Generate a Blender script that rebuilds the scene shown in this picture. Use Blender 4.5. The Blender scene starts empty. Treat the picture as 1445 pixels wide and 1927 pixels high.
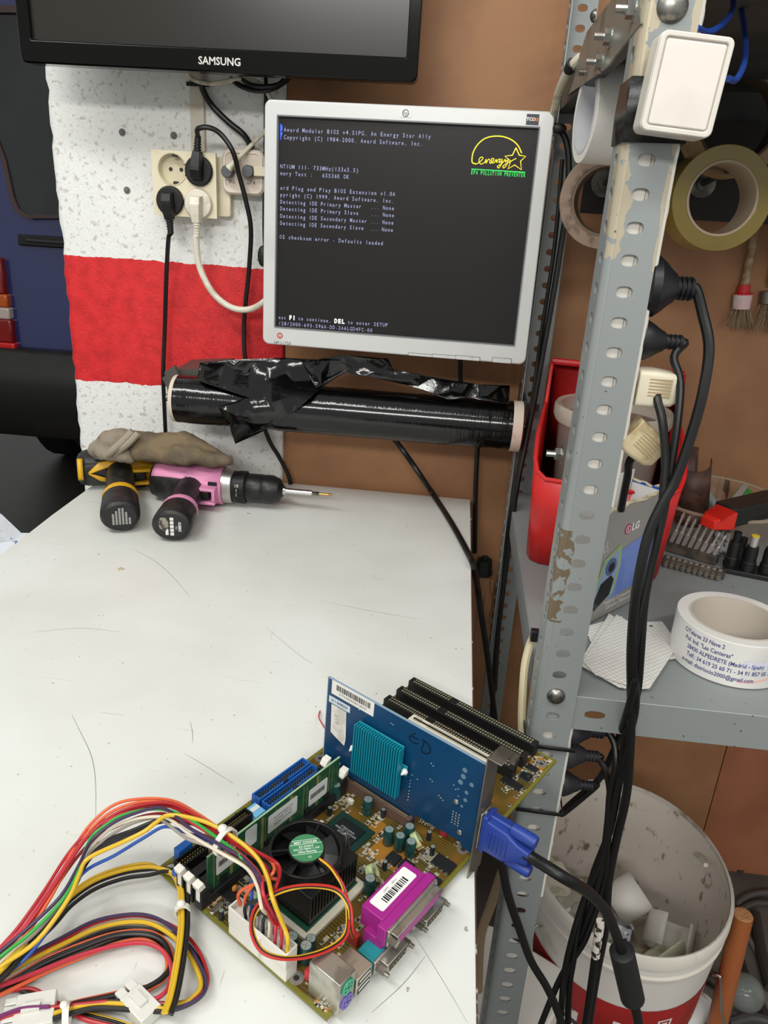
import bpy, bmesh, math, random
from mathutils import Vector as V, Matrix as M, geometry
S = bpy.context.scene
R = math.radians
# ------------------------------------------------------------------ camera, world, lights, exposure
f_px, CX, CY, CAMZ = 1447.0, 722.5, 963.5, 1.207
AX = (V((0.99335167, -0.09052183, 0.0711215)), V((0.09967286, 0.36717445, -0.92479633)), V((0.05760026, 0.92573685, 0.37375592)))
RM = M(AX)
cam = bpy.data.objects.new('camera', bpy.data.cameras.new('camera'))
S.collection.objects.link(cam)
cam.matrix_world = M.Translation((0, 0, CAMZ)) @ RM.to_4x4()
cam.data.sensor_fit = 'VERTICAL'; cam.data.sensor_height = 36.0
cam.data.lens = f_px * 36.0 / 1927.0
cam.data.clip_start = 0.02
S.camera = cam
w = bpy.data.worlds.new('world'); S.world = w; w.use_nodes = True
w.node_tree.nodes['Background'].inputs[0].default_value = (0.98, 1.0, 0.98, 1)
w.node_tree.nodes['Background'].inputs[1].default_value = 0.52
def area(name, loc, target, sx, sy, power, col=(1, 1, 1)):
    l = bpy.data.lights.new(name, 'AREA'); l.shape = 'RECTANGLE'; l.size = sx; l.size_y = sy; l.energy = power; l.color = col
    o = bpy.data.objects.new(name, l); S.collection.objects.link(o); o.location = loc
    o.rotation_euler = (V(target) - V(loc)).to_track_quat('-Z', 'Y').to_euler()
    return o
area('fluorescent_tube', (-0.9, -0.25, 2.75), (-0.1, 0.8, 0.8), 1.5, 0.16, 24, (0.99, 1.0, 0.96))
area('fluorescent_tube', (0.9, -0.6, 2.85), (0.2, 0.8, 0.8), 1.5, 0.16, 17, (1.0, 1.0, 0.96))
area('fluorescent_tube', (-0.3, -2.4, 2.45), (0.1, 0.9, 0.9), 1.8, 0.25, 42, (1.0, 0.98, 0.95))
S.view_settings.view_transform = 'Standard'; S.view_settings.look = 'None'
S.view_settings.exposure = 0.10; S.view_settings.gamma = 1.0; S.view_settings.use_curve_mapping = False
# ------------------------------------------------------------------ points of known planes
CAM = V((0, 0, CAMZ))
def ray(u, v): return RM @ V((u - CX, -(v - CY), -f_px))
def PZ(u, v, z): d = ray(u, v); return CAM + d * ((z - CAMZ) / d.z)
def PY(u, v, y): d = ray(u, v); return CAM + d * (y / d.y)
def PX(u, v, x): d = ray(u, v); return CAM + d * (x / d.x)
# ------------------------------------------------------------------ materials
def lin(h):
    h = h.lstrip('#'); c = [int(h[i:i + 2], 16) / 255 for i in (0, 2, 4)]
    return tuple((x / 12.92 if x < .04045 else ((x + .055) / 1.055) ** 2.4) for x in c) + (1,)
MC = {}
def mat(h, rough=.5, metal=0, spot=None, sc=20, lo=.5, hi=.62, bump=0, bsc=60, emit=0, alpha=1, trans=0, coat=0, ior=1.45, stretch=None):
    key = (h, rough, metal, spot, sc, lo, hi, bump, bsc, emit, alpha, trans, coat, stretch)
    if key in MC: return MC[key]
    m = bpy.data.materials.new('mat_' + h); m.use_nodes = True
    n = m.node_tree.nodes; l = m.node_tree.links; b = n['Principled BSDF']
    b.inputs['Base Color'].default_value = lin(h); b.inputs['Roughness'].default_value = rough
    b.inputs['Metallic'].default_value = metal; b.inputs['IOR'].default_value = ior
    b.inputs['Alpha'].default_value = alpha; b.inputs['Transmission Weight'].default_value = trans
    b.inputs['Coat Weight'].default_value = coat
    if emit: b.inputs['Emission Color'].default_value = lin(h); b.inputs['Emission Strength'].default_value = emit
    if spot or bump:
        tc = n.new('ShaderNodeTexCoord'); vec = tc.outputs['Object']
        if stretch:
            mp = n.new('ShaderNodeMapping'); mp.inputs['Scale'].default_value = stretch; l.new(vec, mp.inputs[0]); vec = mp.outputs[0]
    if spot:
        t = n.new('ShaderNodeTexNoise'); t.inputs['Scale'].default_value = sc; t.inputs['Detail'].default_value = 6; l.new(vec, t.inputs[0])
        r = n.new('ShaderNodeValToRGB'); r.color_ramp.elements[0].position = lo; r.color_ramp.elements[1].position = hi
        r.color_ramp.elements[0].color = lin(h); r.color_ramp.elements[1].color = lin(spot)
        l.new(t.outputs['Fac'], r.inputs[0]); l.new(r.outputs[0], b.inputs['Base Color'])
        if emit: pass
    if bump:
        t = n.new('ShaderNodeTexNoise'); t.inputs['Scale'].default_value = bsc; t.inputs['Detail'].default_value = 4; l.new(vec, t.inputs[0])
        u = n.new('ShaderNodeBump'); u.inputs['Strength'].default_value = bump; u.inputs['Distance'].default_value = .002
        l.new(t.outputs['Fac'], u.inputs['Height']); l.new(u.outputs[0], b.inputs['Normal'])
    MC[key] = m; return m
# ------------------------------------------------------------------ mesh builder
WM = {}
def FR(o, x, y):
    x = V(x).normalized(); y = V(y); z = x.cross(y).normalized(); y = z.cross(x)
    m = M((x, y, z)).transposed().to_4x4(); m.translation = V(o); return m
def link(o): S.collection.objects.link(o)
def cr(pts, n=6):
    P = [V(p) for p in pts]
    if len(P) < 3: return P
    P = [P[0] * 2 - P[1]] + P + [P[-1] * 2 - P[-2]]
    out = []
    for i in range(1, len(P) - 2):
        a, b, c, d = P[i - 1:i + 3]
        for k in range(n):
            t = k / n
            out.append(.5 * ((2 * b) + (c - a) * t + (2 * a - 5 * b + 4 * c - d) * t * t + (3 * b - a - 3 * c + d) * t ** 3))
    out.append(P[-2]); return out
def circ(r, n=24, ry=None, c=(0, 0), ph=0):
    ry = r if ry is None else ry
    return [(c[0] + r * math.cos(2 * math.pi * (k + ph) / n), c[1] + ry * math.sin(2 * math.pi * (k + ph) / n)) for k in range(n)]
def rrect(x0, y0, x1, y1, r, k=4):
    out = []
    for cx, cy, a in ((x1 - r, y1 - r, 0), (x0 + r, y1 - r, 90), (x0 + r, y0 + r, 180), (x1 - r, y0 + r, 270)):
        for i in range(k + 1):
            t = R(a + 90 * i / k); out.append((cx + r * math.cos(t), cy + r * math.sin(t)))
    return out
class MB:
    def __init__(s, T=None): s.bm = bmesh.new(); s.T = T or M(); s.mi = 0
    def v(s, p): return s.bm.verts.new(s.T @ V(p))
    def f(s, vs):
        try: q = s.bm.faces.new(vs); q.material_index = s.mi; return q
        except ValueError: return None
    def loft(s, rings, close=True, caps=True):
        L = [[s.v(p) for p in r] for r in rings]; n = len(L[0])
        for a, b in zip(L, L[1:]):
            for i in range(n if close else n - 1):
                j = (i + 1) % n; s.f([a[i], a[j], b[j], b[i]])
        if caps and close: s.f(L[0][::-1]); s.f(L[-1])
        return s
    def box(s, c, d, rz=0, L=None):
        Q = M.Translation(V(c)) @ M.Rotation(rz, 4, 'Z')
        if L is not None: Q = L @ Q
        x, y, z = [k / 2 for k in d]
        return s.loft([[Q @ V(p) for p in ((-x, -y, h), (x, -y, h), (x, y, h), (-x, y, h))] for h in (-z, z)])
    def bb(s, x0, x1, y0, y1, z0, z1): return s.box(((x0 + x1) / 2, (y0 + y1) / 2, (z0 + z1) / 2), (x1 - x0, y1 - y0, z1 - z0))
    def prism(s, pts, z0, z1, L=None, top=None):
        L = L or M(); top = top or pts
        return s.loft([[L @ V((x, y, z0)) for x, y in pts], [L @ V((x, y, z1)) for x, y in top]])
    def frame(s, outer, inner, z0, z1, L=None):
        L = L or M(); O = [[s.v(L @ V((x, y, z))) for x, y in q] for q, z in ((outer, z0), (outer, z1), (inner, z1), (inner, z0))]
        n = len(outer)
        for a, b in zip(O, O[1:] + O[:1]):
            for i in range(n): j = (i + 1) % n; s.f([a[i], a[j], b[j], b[i]])
        return s
    def cyl(s, p0, p1, r0, r1=None, n=16, caps=True):
        r1 = r0 if r1 is None else r1; p0 = V(p0); p1 = V(p1); q = (p1 - p0).to_track_quat('Z', 'Y')
        return s.loft([[p + q @ V((r * math.cos(2 * math.pi * k / n), r * math.sin(2 * math.pi * k / n), 0)) for k in range(n)] for p, r in ((p0, r0), (p1, r1))], caps=caps)
    def tube(s, pts, r, n=8, sm=5, flat=1):
        P = cr(pts, sm) if sm else [V(p) for p in pts]; rings = []; up = V((0, 0, 1))
        ref = None
        for i, p in enumerate(P):
            d = (P[min(i + 1, len(P) - 1)] - P[max(i - 1, 0)])
            if d.length < 1e-9: d = V((0, 0, 1))
            d.normalize()
            if ref is None: ref = d.orthogonal().normalized()
            ref = (ref - d * ref.dot(d)).normalized(); o = d.cross(ref)
            rr = r(i / (len(P) - 1)) if callable(r) else r
            rings.append([p + (ref * math.cos(2 * math.pi * k / n) + o * math.sin(2 * math.pi * k / n) * flat) * rr for k in range(n)])
        return s.loft(rings)
    def lathe(s, prof, L=None, n=32, sy=1, closed=False, caps=True):
        L = L or M()
        rings = [[L @ V((r * math.cos(2 * math.pi * k / n), sy * r * math.sin(2 * math.pi * k / n), z)) for k in range(n)] for r, z in prof]
        if closed: rings.append(rings[0])
        s.loft(rings, caps=caps and not closed)
        if closed: bmesh.ops.remove_doubles(s.bm, verts=s.bm.verts, dist=1e-7)
        return s
    def sphere(s, c, r, n=12, sc=(1, 1, 1)):
        m = M.Translation(V(c)) @ M.Diagonal((sc[0] * r, sc[1] * r, sc[2] * r, 1))
        return s.lathe([(max(math.sin(math.pi * k / n), .001), -math.cos(math.pi * k / n)) for k in range(n + 1)], m, n=n * 2)
    def grid(s, P):
        L = [[s.v(p) for p in r] for r in P]
        for a, b in zip(L, L[1:]):
            for i in range(len(a) - 1): s.f([a[i], a[i + 1], b[i + 1], b[i]])
        return s
    def perf(s, L, W, cells, rx, ry, hx=None):
        hx = W / 2 if hx is None else hx; y = 0
        for ln, hole in cells:
            if not hole:
                s.f([s.v(L @ V(p)) for p in ((0, y, 0), (W, y, 0), (W, y + ln, 0), (0, y + ln, 0))])
            else:
                c = (hx, y + ln / 2); o = []
                for (ax, ay), (bx, by) in zip(((0, 0), (W, 0), (W, ln), (0, ln)), ((W, 0), (W, ln), (0, ln), (0, 0))):
                    for k in range(5): o.append((ax + (bx - ax) * k / 5, y + ay + (by - ay) * k / 5))
                inn = []
                for px, py in o:
                    t = math.atan2((py - c[1]) / ry, (px - c[0]) / rx)
                    inn.append((c[0] + rx * math.copysign(abs(math.cos(t)) ** .85, math.cos(t)), c[1] + ry * math.copysign(abs(math.sin(t)) ** .85, math.sin(t))))
                A = [s.v(L @ V((*p, 0))) for p in o]; B = [s.v(L @ V((*p, 0))) for p in inn]
                for i in range(20): j = (i + 1) % 20; s.f([A[i], A[j], B[j], B[i]])
            y += ln
        return s
    def build(s, name, m, parent=None, bevel=0, smooth=.6, solid=0, fix=True, seg=2, label=None):
        if solid or not fix: bmesh.ops.remove_doubles(s.bm, verts=s.bm.verts, dist=1e-5)
        if fix: bmesh.ops.recalc_face_normals(s.bm, faces=s.bm.faces)
        me = bpy.data.meshes.new(name)
        if parent is None:
            xs = [v.co for v in s.bm.verts]; lo = [min(c[i] for c in xs) for i in range(3)]; hi = [max(c[i] for c in xs) for i in range(3)]
            W = M.Translation(((lo[0] + hi[0]) / 2, (lo[1] + hi[1]) / 2, lo[2]))
        else: W = WM[parent]
        s.bm.transform(W.inverted()); s.bm.to_mesh(me); s.bm.free()
        for q in (m if isinstance(m, (list, tuple)) else [m]): me.materials.append(q)
        if smooth:
            me.polygons.foreach_set('use_smooth', [True] * len(me.polygons)); me.set_sharp_from_angle(angle=smooth)
        o = bpy.data.objects.new(name, me); link(o)
        if parent is None: o.matrix_world = W
        else: o.parent = parent
        WM[o] = W
        if solid: q = o.modifiers.new('solid', 'SOLIDIFY'); q.thickness = solid; q.offset = 0
        if bevel: q = o.modifiers.new('bevel', 'BEVEL'); q.width = bevel; q.segments = seg; q.limit_method = 'ANGLE'; q.angle_limit = .7
        if label: o['label'] = label
        return o
def tag(o, label, cat, group=None):
    o['label'] = label; o['category'] = cat
    if group: o['group'] = group
    return o
def thing(name, label, cat, at=(0, 0, 0), group=None, W=None):
    o = bpy.data.objects.new(name, None); link(o); o.empty_display_size = .02
    W = W or M.Translation(V(at)); o.matrix_world = W; WM[o] = W; return tag(o, label, cat, group)
def struct(o): o['kind'] = 'structure'; return o
def text(body, size, T, m, name, parent, align='CENTER', off=0, ext=.00005, sp=1, lsp=1, sx=1):
    cu = bpy.data.curves.new('t', 'FONT'); cu.body = body; cu.size = size; cu.align_x = align; cu.align_y = 'CENTER'
    cu.offset = off; cu.extrude = ext; cu.space_character = sp; cu.space_line = lsp; cu.resolution_u = 2
    t = bpy.data.objects.new('t', cu); link(t)
    bpy.context.view_layer.update()
    me = bpy.data.meshes.new_from_object(t.evaluated_get(bpy.context.evaluated_depsgraph_get()))
    bpy.data.objects.remove(t); bpy.data.curves.remove(cu)
    me.transform((WM[parent].inverted() if parent else M()) @ T @ M.Diagonal((sx, 1, 1, 1)))
    me.materials.clear(); me.materials.append(m)
    o = bpy.data.objects.new(name, me); link(o)
    if parent: o.parent = parent; WM[o] = WM[parent]
    return o
def joined(objs, name):
    """several mesh objects of one parent into one"""
    bm = bmesh.new()
    for o in objs: bm.from_mesh(o.data)
    a = objs[0]; bm.to_mesh(a.data); bm.free(); a.name = name
    for o in objs[1:]: bpy.data.objects.remove(o)
    return a
WALLX, WALLZ = V((1, 0, 0)), V((0, 0, 1))
rnd = random.Random(7)
# ------------------------------------------------------------------ common materials
BLK = mat('#121212', .5); BLKG = mat('#0a0a0b', .12); CABLE = mat('#0e0e0e', .42); RUB = mat('#202022', .6)
STEEL = mat('#b9b9b4', .28, 1); DSTEEL = mat('#77736a', .4, 1, spot='#54504a', sc=40); CHROME = mat('#d8d8d6', .12, 1)
WHT = mat('#e8e4da', .4); CREAM = mat('#d9cfb4', .4, spot='#b9ab8a', sc=30, lo=.52, hi=.75); WIREW = mat('#cfc7b2', .45, spot='#a89e85', sc=60)
# ------------------------------------------------------------------ THE SETTING
m = mat('#3a3835', .55, spot='#2b2a28', sc=3, bump=.3, bsc=40)
struct(MB().bb(-5, 3, -3, 7, -.05, 0).build('floor', mat('#6c6660', .6, spot='#4f4b47', sc=5, lo=.4, hi=.7, bump=.3, bsc=30)))
struct(MB().bb(-5, -.9, -3, 7, 0, .001).build('floor_garage', mat('#221f1c', .5, spot='#1a1815', sc=4, lo=.4, hi=.7)))
# hardboard wall in two sheets with a seam
hb = mat('#a1744f', .6, spot='#8e6244', sc=9, lo=.42, hi=.7, bump=.12, bsc=300)
hb2 = mat('#a3684a', .55, spot='#90583c', sc=9, lo=.42, hi=.7, bump=.12, bsc=300)
wb = MB(); wb.bb(-.272, .5745, 1.235, 1.243, 0, 2.3); wb.mi = 1; wb.bb(.5765, 1.8, 1.235, 1.243, 0, 2.3); wb.mi = 2; wb.bb(-.27, 1.8, 1.2435, 1.26, 0, 2.3)
struct(wb.build('wall_back', [hb, hb2, mat('#1d1613', .8)]))
# rendered pillar with a red stripe
m = bpy.data.materials.new('stucco'); m.use_nodes = True; n = m.node_tree.nodes; l = m.node_tree.links; b = n['Principled BSDF']
tc = n.new('ShaderNodeTexCoord'); sp = n.new('ShaderNodeSeparateXYZ'); geo = n.new('ShaderNodeNewGeometry'); l.new(geo.outputs['Position'], sp.inputs[0])
n1 = n.new('ShaderNodeTexNoise'); n1.inputs['Scale'].default_value = 45; n1.inputs['Detail'].default_value = 5; l.new(geo.outputs['Position'], n1.inputs[0])
ma = n.new('ShaderNodeMath'); ma.operation = 'MULTIPLY_ADD'; l.new(n1.outputs['Fac'], ma.inputs[0]); ma.inputs[1].default_value = .012; l.new(sp.outputs['Z'], ma.inputs[2])
g1 = n.new('ShaderNodeMath'); g1.operation = 'GREATER_THAN'; l.new(ma.outputs[0], g1.inputs[0]); g1.inputs[1].default_value = .906
g2 = n.new('ShaderNodeMath'); g2.operation = 'LESS_THAN'; l.new(ma.outputs[0], g2.inputs[0]); g2.inputs[1].default_value = 1.106
g3 = n.new('ShaderNodeMath'); g3.operation = 'MULTIPLY'; l.new(g1.outputs[0], g3.inputs[0]); l.new(g2.outputs[0], g3.inputs[1])
n2 = n.new('ShaderNodeTexNoise'); n2.inputs['Scale'].default_value = 130; n2.inputs['Detail'].default_value = 4; l.new(geo.outputs['Position'], n2.inputs[0])
r1 = n.new('ShaderNodeValToRGB'); r1.color_ramp.elements[0].position = .34; r1.color_ramp.elements[0].color = lin('#c6c1b8'); r1.color_ramp.elements[1].position = .42; r1.color_ramp.elements[1].color = lin('#e6e6e2'); l.new(n2.outputs['Fac'], r1.inputs[0])
r2 = n.new('ShaderNodeValToRGB'); r2.color_ramp.elements[0].position = .3; r2.color_ramp.elements[0].color = lin('#bb191c'); r2.color_ramp.elements[1].position = .6; r2.color_ramp.elements[1].color = lin('#d62427'); l.new(n1.outputs['Fac'], r2.inputs[0])
mx = n.new('ShaderNodeMix'); mx.data_type = 'RGBA'; l.new(g3.outputs[0], mx.inputs[0]); l.new(r1.outputs[0], mx.inputs[6]); l.new(r2.outputs[0], mx.inputs[7]); l.new(mx.outputs[2], b.inputs['Base Color'])
b.inputs['Roughness'].default_value = .55
st = n.new('ShaderNodeMapping'); st.inputs['Scale'].default_value = (1, 1, .6); st.inputs['Rotation'].default_value = (0, .6, 0); l.new(geo.outputs['Position'], st.inputs[0])
n3 = n.new('ShaderNodeTexNoise'); n3.inputs['Scale'].default_value = 230; n3.inputs['Detail'].default_value = 3; n3.inputs['Distortion'].default_value = 1.2; l.new(st.outputs[0], n3.inputs[0])
cr3 = n.new('ShaderNodeValToRGB'); cr3.color_ramp.elements[0].position = .34; cr3.color_ramp.elements[1].position = .5; l.new(n3.outputs['Fac'], cr3.inputs[0])
bp = n.new('ShaderNodeBump'); bp.inputs['Strength'].default_value = .26; bp.inputs['Distance'].default_value = .004; l.new(cr3.outputs[0], bp.inputs['Height']); l.new(bp.outputs[0], b.inputs['Normal'])
STUCCO = m
pb = MB(); rows = []
for i in range(151):
    z = i * .0153; e = rnd.uniform(-.0025, .0025)
    rows.append([(-.6315 + e + .004, 1.6, z), (-.6315 + e, 1.3, z), (-.6320 + e, 1.232 + abs(e), z), (-.6275 + e, 1.2262, z), (-.62, 1.225, z), (-.4, 1.225, z), (-.275, 1.225, z), (-.2735, 1.2265, z), (-.2735, 1.6, z)])
pb.grid(rows); struct(pb.build('wall_pillar', STUCCO, smooth=1.2))
# drill holes left in the pillar
for i, (u, v) in enumerate(((230, 249), (327, 255), (239, 358))):
    p = PY(u, v, 1.2245); q = MB(); q.lathe([(.0052, .0004), (.0048, -.0006), (.0028, -.0004), (.0024, .0022), (.001, .0022)], FR(p, (1, 0, 0), (0, 0, 1)), n=14)
    tag(q.build('wall_plug', mat('#6d6a66', .7)), ['grey plastic wall plug left of the upper pair in the white render', 'grey wall plug just above the four way socket block', 'lowest grey wall plug, left of the socket block'][i], 'wall plug', 'plugged holes in the pillar')
# ------------------------------------------------------------------ VAN beyond the pillar
van = thing('van', 'dark blue van with black bumper parked beyond the white and red pillar', 'car', (-1.6, 2.6, 0))
VB = mat('#1c2458', .3, coat=.6, spot='#181f4c', sc=2)
yv = 2.62
prof = [(2.60, .42), (2.60, 1.10), (2.66, 1.30), (2.80, 1.75), (2.86, 1.95), (3.1, 2.02), (4.2, 2.02), (4.2, .42)]
MB().loft([[(x, y, z) for y, z in prof] for x in (-1.83, -1.8, -.2, -.17)]).build('body', VB, van, bevel=.02)
gl = mat('#26282a', .06, spot='#1c1d1e', sc=2)
def vy(z): return 2.60 if z < 1.1 else (2.60 + (z - 1.1) * .3 if z < 1.3 else 2.66 + (z - 1.3) * .31)
def vanpt(u, v): 
    p = PY(u, v, 2.6)
    for _ in range(3): p = PY(u, v, vy(p.z))
    return p
wp = [vanpt(u, v) for u, v in ((8, 300), (24, 375), (34, 398), (50, 408), (60, 411))]
L0 = [(p.x, p.z) for p in wp]
out = [(-1.655, 1.72), (-1.62, 1.45)] + L0 + [(-.45, 1.155), (-.38, 1.25), (-.42, 1.75)]
cx_ = sum(p[0] for p in out) / len(out); cz_ = sum(p[1] for p in out) / len(out)
q = MB(); q.loft([[(x, vy(z) - .012, z) for x, z in out], [(x, vy(z) + .01, z) for x, z in out]]); win = q.build('rear_window', gl, van)
inn = [(cx_ + (x - cx_) * .955, cz_ + (z - cz_) * .95) for x, z in out]
q = MB(); O_ = [[(x, vy(z) - d, z) for x, z in s_] for s_, d in ((out, -.01), (out, .02), (inn, .02), (inn, -.01))]
q.loft(O_ + [O_[0]], caps=False); q.build('window_seal', mat('#3a2a26', .5), win)
h = vanpt(36, 440); h2 = vanpt(110, 466)
q = MB(); q.bb(h.x, h.x + .5, 2.585, 2.605, h2.z, h.z); q.mi = 1; q.bb(h.x + .03, h.x + .47, 2.58, 2.59, h2.z + .012, h.z - .012); q.build('door_handle', [mat('#0f0f12', .35), mat('#262628', .4)], van, bevel=.004)
a = vanpt(-60, 480); b_ = vanpt(38, 668)
for z0, z1, col in ((b_.z, b_.z + .045, '#c21a14'), (b_.z + .045, b_.z + .125, '#7d0f0c'), (b_.z + .125, b_.z + .165, '#b9aaa0'), (b_.z + .165, b_.z + .21, '#b3500f'), (b_.z + .21, a.z, '#7a0d0c')):
    MB().bb(-1.85, b_.x - .012 * (z1 - b_.z) / .3, 2.572, 2.62, z0, z1).build('tail_light', mat(col, .25, coat=.5), van, bevel=.006)
c0 = vanpt(60, 655).z
q = MB(); q.loft([[(x, y, z) for y, z in ((2.62, c0), (2.55, c0), (2.50, c0 - .06), (2.49, .55), (2.51, .40), (2.56, .34), (2.7, .34))] for x in (-2.0, -1.9, -1.2, -.2, -.1)]); q.build('bumper', mat('#1b1a19', .5, spot='#242220', sc=3), van, bevel=.01)
for x in (-1.75, -.35): MB().lathe([(.05, -.09), (.28, -.09), (.31, -.06), (.31, .06), (.28, .09), (.05, .09)], FR((x, 3.4, .31), (0, 1, 0), (0, 0, 1)), n=28).build('wheel', mat('#141414', .7), van)
# ------------------------------------------------------------------ WORK TABLE
tb = thing('work_table', 'white laminate workbench top, scratched, against the pillar and brown wall', 'table', (-.26, .7, 0))
m = bpy.data.materials.new('laminate'); m.use_nodes = True; n = m.node_tree.nodes; l = m.node_tree.links; b = n['Principled BSDF']
tc = n.new('ShaderNodeTexCoord'); no = n.new('ShaderNodeTexNoise'); no.inputs['Scale'].default_value = 6; no.inputs['Detail'].default_value = 8; l.new(tc.outputs['Object'], no.inputs[0])
r1 = n.new('ShaderNodeValToRGB'); r1.color_ramp.elements[0].position = .35; r1.color_ramp.elements[0].color = lin('#dcddd8'); r1.color_ramp.elements[1].position = .65; r1.color_ramp.elements[1].color = lin('#d3d3cc'); l.new(no.outputs['Fac'], r1.inputs[0])
mask = None
def mathn(op, a, b2):
    q = n.new('ShaderNodeMath'); q.operation = op
    for i, x in enumerate((a, b2)):
        if hasattr(x, 'type'): l.new(x, q.inputs[i])
        else: q.inputs[i].default_value = x
    return q.outputs[0]
for rot, sc, th in ((.5, (9, 620, 1), .775), (-1.05, (8, 580, 1), .78), (0, (170, 120, 1), .755), (.8, (320, 230, 1), .765), (.1, (580, 14, 1), .775)):
    mp = n.new('ShaderNodeMapping'); mp.inputs['Rotation'].default_value = (0, 0, rot); mp.inputs['Scale'].default_value = sc; l.new(tc.outputs['Object'], mp.inputs[0])
    t = n.new('ShaderNodeTexNoise'); t.inputs['Scale'].default_value = 1.0; t.inputs['Detail'].default_value = 2; l.new(mp.outputs[0], t.inputs[0])
    g = mathn('GREATER_THAN', t.outputs['Fac'], th); mask = g if mask is None else mathn('MAXIMUM', mask, g)
mx = n.new('ShaderNodeMix'); mx.data_type = 'RGBA'; l.new(mask, mx.inputs[0]); l.new(r1.outputs[0], mx.inputs[6]); mx.inputs[7].default_value = lin('#a19e96'); l.new(mx.outputs[2], b.inputs['Base Color'])
b.inputs['Roughness'].default_value = .38
TT = .75
lx = PZ(0, 1045, TT).x
fr = [(lx - .06, .05), (.0505, .05), (.0505, 1.222), (-.45, 1.223), (-.566, 1.223), (-.568, 1.0), (lx, .86)]
MB().prism(fr, TT - .028, TT).build('tabletop', m, tb, bevel=.0008)
q = MB(); q.bb(.0505, .0515, .05, 1.222, TT - .028, TT - .0006); q.build('edge_band', mat('#4a2f26', .7, spot='#d8d4cc', sc=60, lo=.6, hi=.68), tb)
for x, y in ((-.52, .15), (.0, .15), (-.52, 1.15), (.0, 1.15)): MB().bb(x - .02, x + .02, y - .02, y + .02, 0, TT - .028).build('leg', mat('#55504a', .5), tb)
# small marks lying on the table: a chip of paint, a hair-thin line of scratches
for k, (u, v, r_) in enumerate(((228, 1071, .004), (468, 967, .003))):
    p = PZ(u, v, TT); q = MB(); q.prism([(p.x + r_ * (1 + .4 * math.sin(5 * t)) * math.cos(t), p.y + r_ * (1 + .5 * math.cos(3 * t)) * math.sin(t)) for t in [i * .6 for i in range(10)]], TT, TT + .0007)
    tag(q.build('crumb', mat('#b9ad92', .8)), ['beige crumb on the left of the white tabletop', 'beige crumb on the tabletop near the pink drill'][k], 'crumb')
def hair(pts, wd):
    P = cr([PZ(u, v, TT + .0002) for u, v in pts], 5); q = MB(); L_ = []
    for i, p in enumerate(P):
        d = (P[min(i + 1, len(P) - 1)] - P[max(i - 1, 0)]).normalized(); w_ = wd * (.4 + .6 * math.sin(math.pi * i / (len(P) - 1))); L_.append((p + V((-d.y, d.x, 0)) * w_, p - V((-d.y, d.x, 0)) * w_))
    q.grid([[a for a, _ in L_], [b_ for _, b_ in L_]]); q.build('scratch', mat('#6f6c66', .7), tb, smooth=0, fix=False)
for pts, wd in (([(135, 1345), (150, 1375), (168, 1412), (176, 1440), (180, 1480), (180, 1540)], .00022), ([(250, 1033), (290, 1055), (325, 1085), (358, 1124)], .0002), ([(345, 1417), (385, 1440), (440, 1475)], .00015), ([(358, 1358), (362, 1378), (362, 1398)], .0002), ([(700, 1905), (760, 1850), (800, 1800)], .00018), ([(780, 1760), (830, 1840), (880, 1925)], .00012), ([(60, 1190), (150, 1182), (230, 1190)], .00015), ([(600, 1130), (700, 1150), (790, 1165)], .00012), ([(500, 1180), (560, 1230), (590, 1250)], .00014)): hair(pts, wd)
# bag at far left, on a stool below the table edge
q = MB(); pts = []
for i in range(7):
    for j in range(7): pts.append((i, j))
g = [[V((-.84 + i * .032, .97 + j * .03, .658 + rnd.uniform(-.02, .02) + .02 * math.sin(i))) for i in range(7)] for j in range(7)]
q.grid(g); tag(q.build('plastic_bag', mat('#cfd3d8', .3, spot='#4a6aa0', sc=90, lo=.62, hi=.66, bump=1, bsc=60), smooth=0, solid=.001), 'crumpled white plastic bag with blue print left of the workbench', 'bag')
tag(MB().bb(-.98, -.66, .95, 1.17, 0, .615).build('crate', mat('#1d1c1b', .8), bevel=.006), 'dark crate under the plastic bag beside the workbench', 'crate')
# ------------------------------------------------------------------ SHELF UNIT
sh = thing('shelving_unit', 'grey slotted steel shelving unit with worn paint right of the workbench', 'shelf', (.6, .9, 0))
m = bpy.data.materials.new('grey_steel'); m.use_nodes = True; n = m.node_tree.nodes; l = m.node_tree.links; b = n['Principled BSDF']
geo = n.new('ShaderNodeNewGeometry'); sp = n.new('ShaderNodeSeparateXYZ'); l.new(geo.outputs['Position'], sp.inputs[0])
no = n.new('ShaderNodeTexNoise'); no.inputs['Scale'].default_value = 26; no.inputs['Detail'].default_value = 7; l.new(geo.outputs['Position'], no.inputs[0])
no3 = n.new('ShaderNodeTexNoise'); no3.inputs['Scale'].default_value = 75; no3.inputs['Detail'].default_value = 6; l.new(geo.outputs['Position'], no3.inputs[0]); no2 = n.new('ShaderNodeTexNoise'); no2.inputs['Scale'].default_value = 2.6; no2.inputs['Detail'].default_value = 1; l.new(geo.outputs['Position'], no2.inputs[0])
def mp2(op, a, b2): 
    q = n.new('ShaderNodeMath'); q.operation = op
    for i, x in enumerate((a, b2)):
        if hasattr(x, 'type'): l.new(x, q.inputs[i])
        else: q.inputs[i].default_value = x
    return q.outputs[0]
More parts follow.
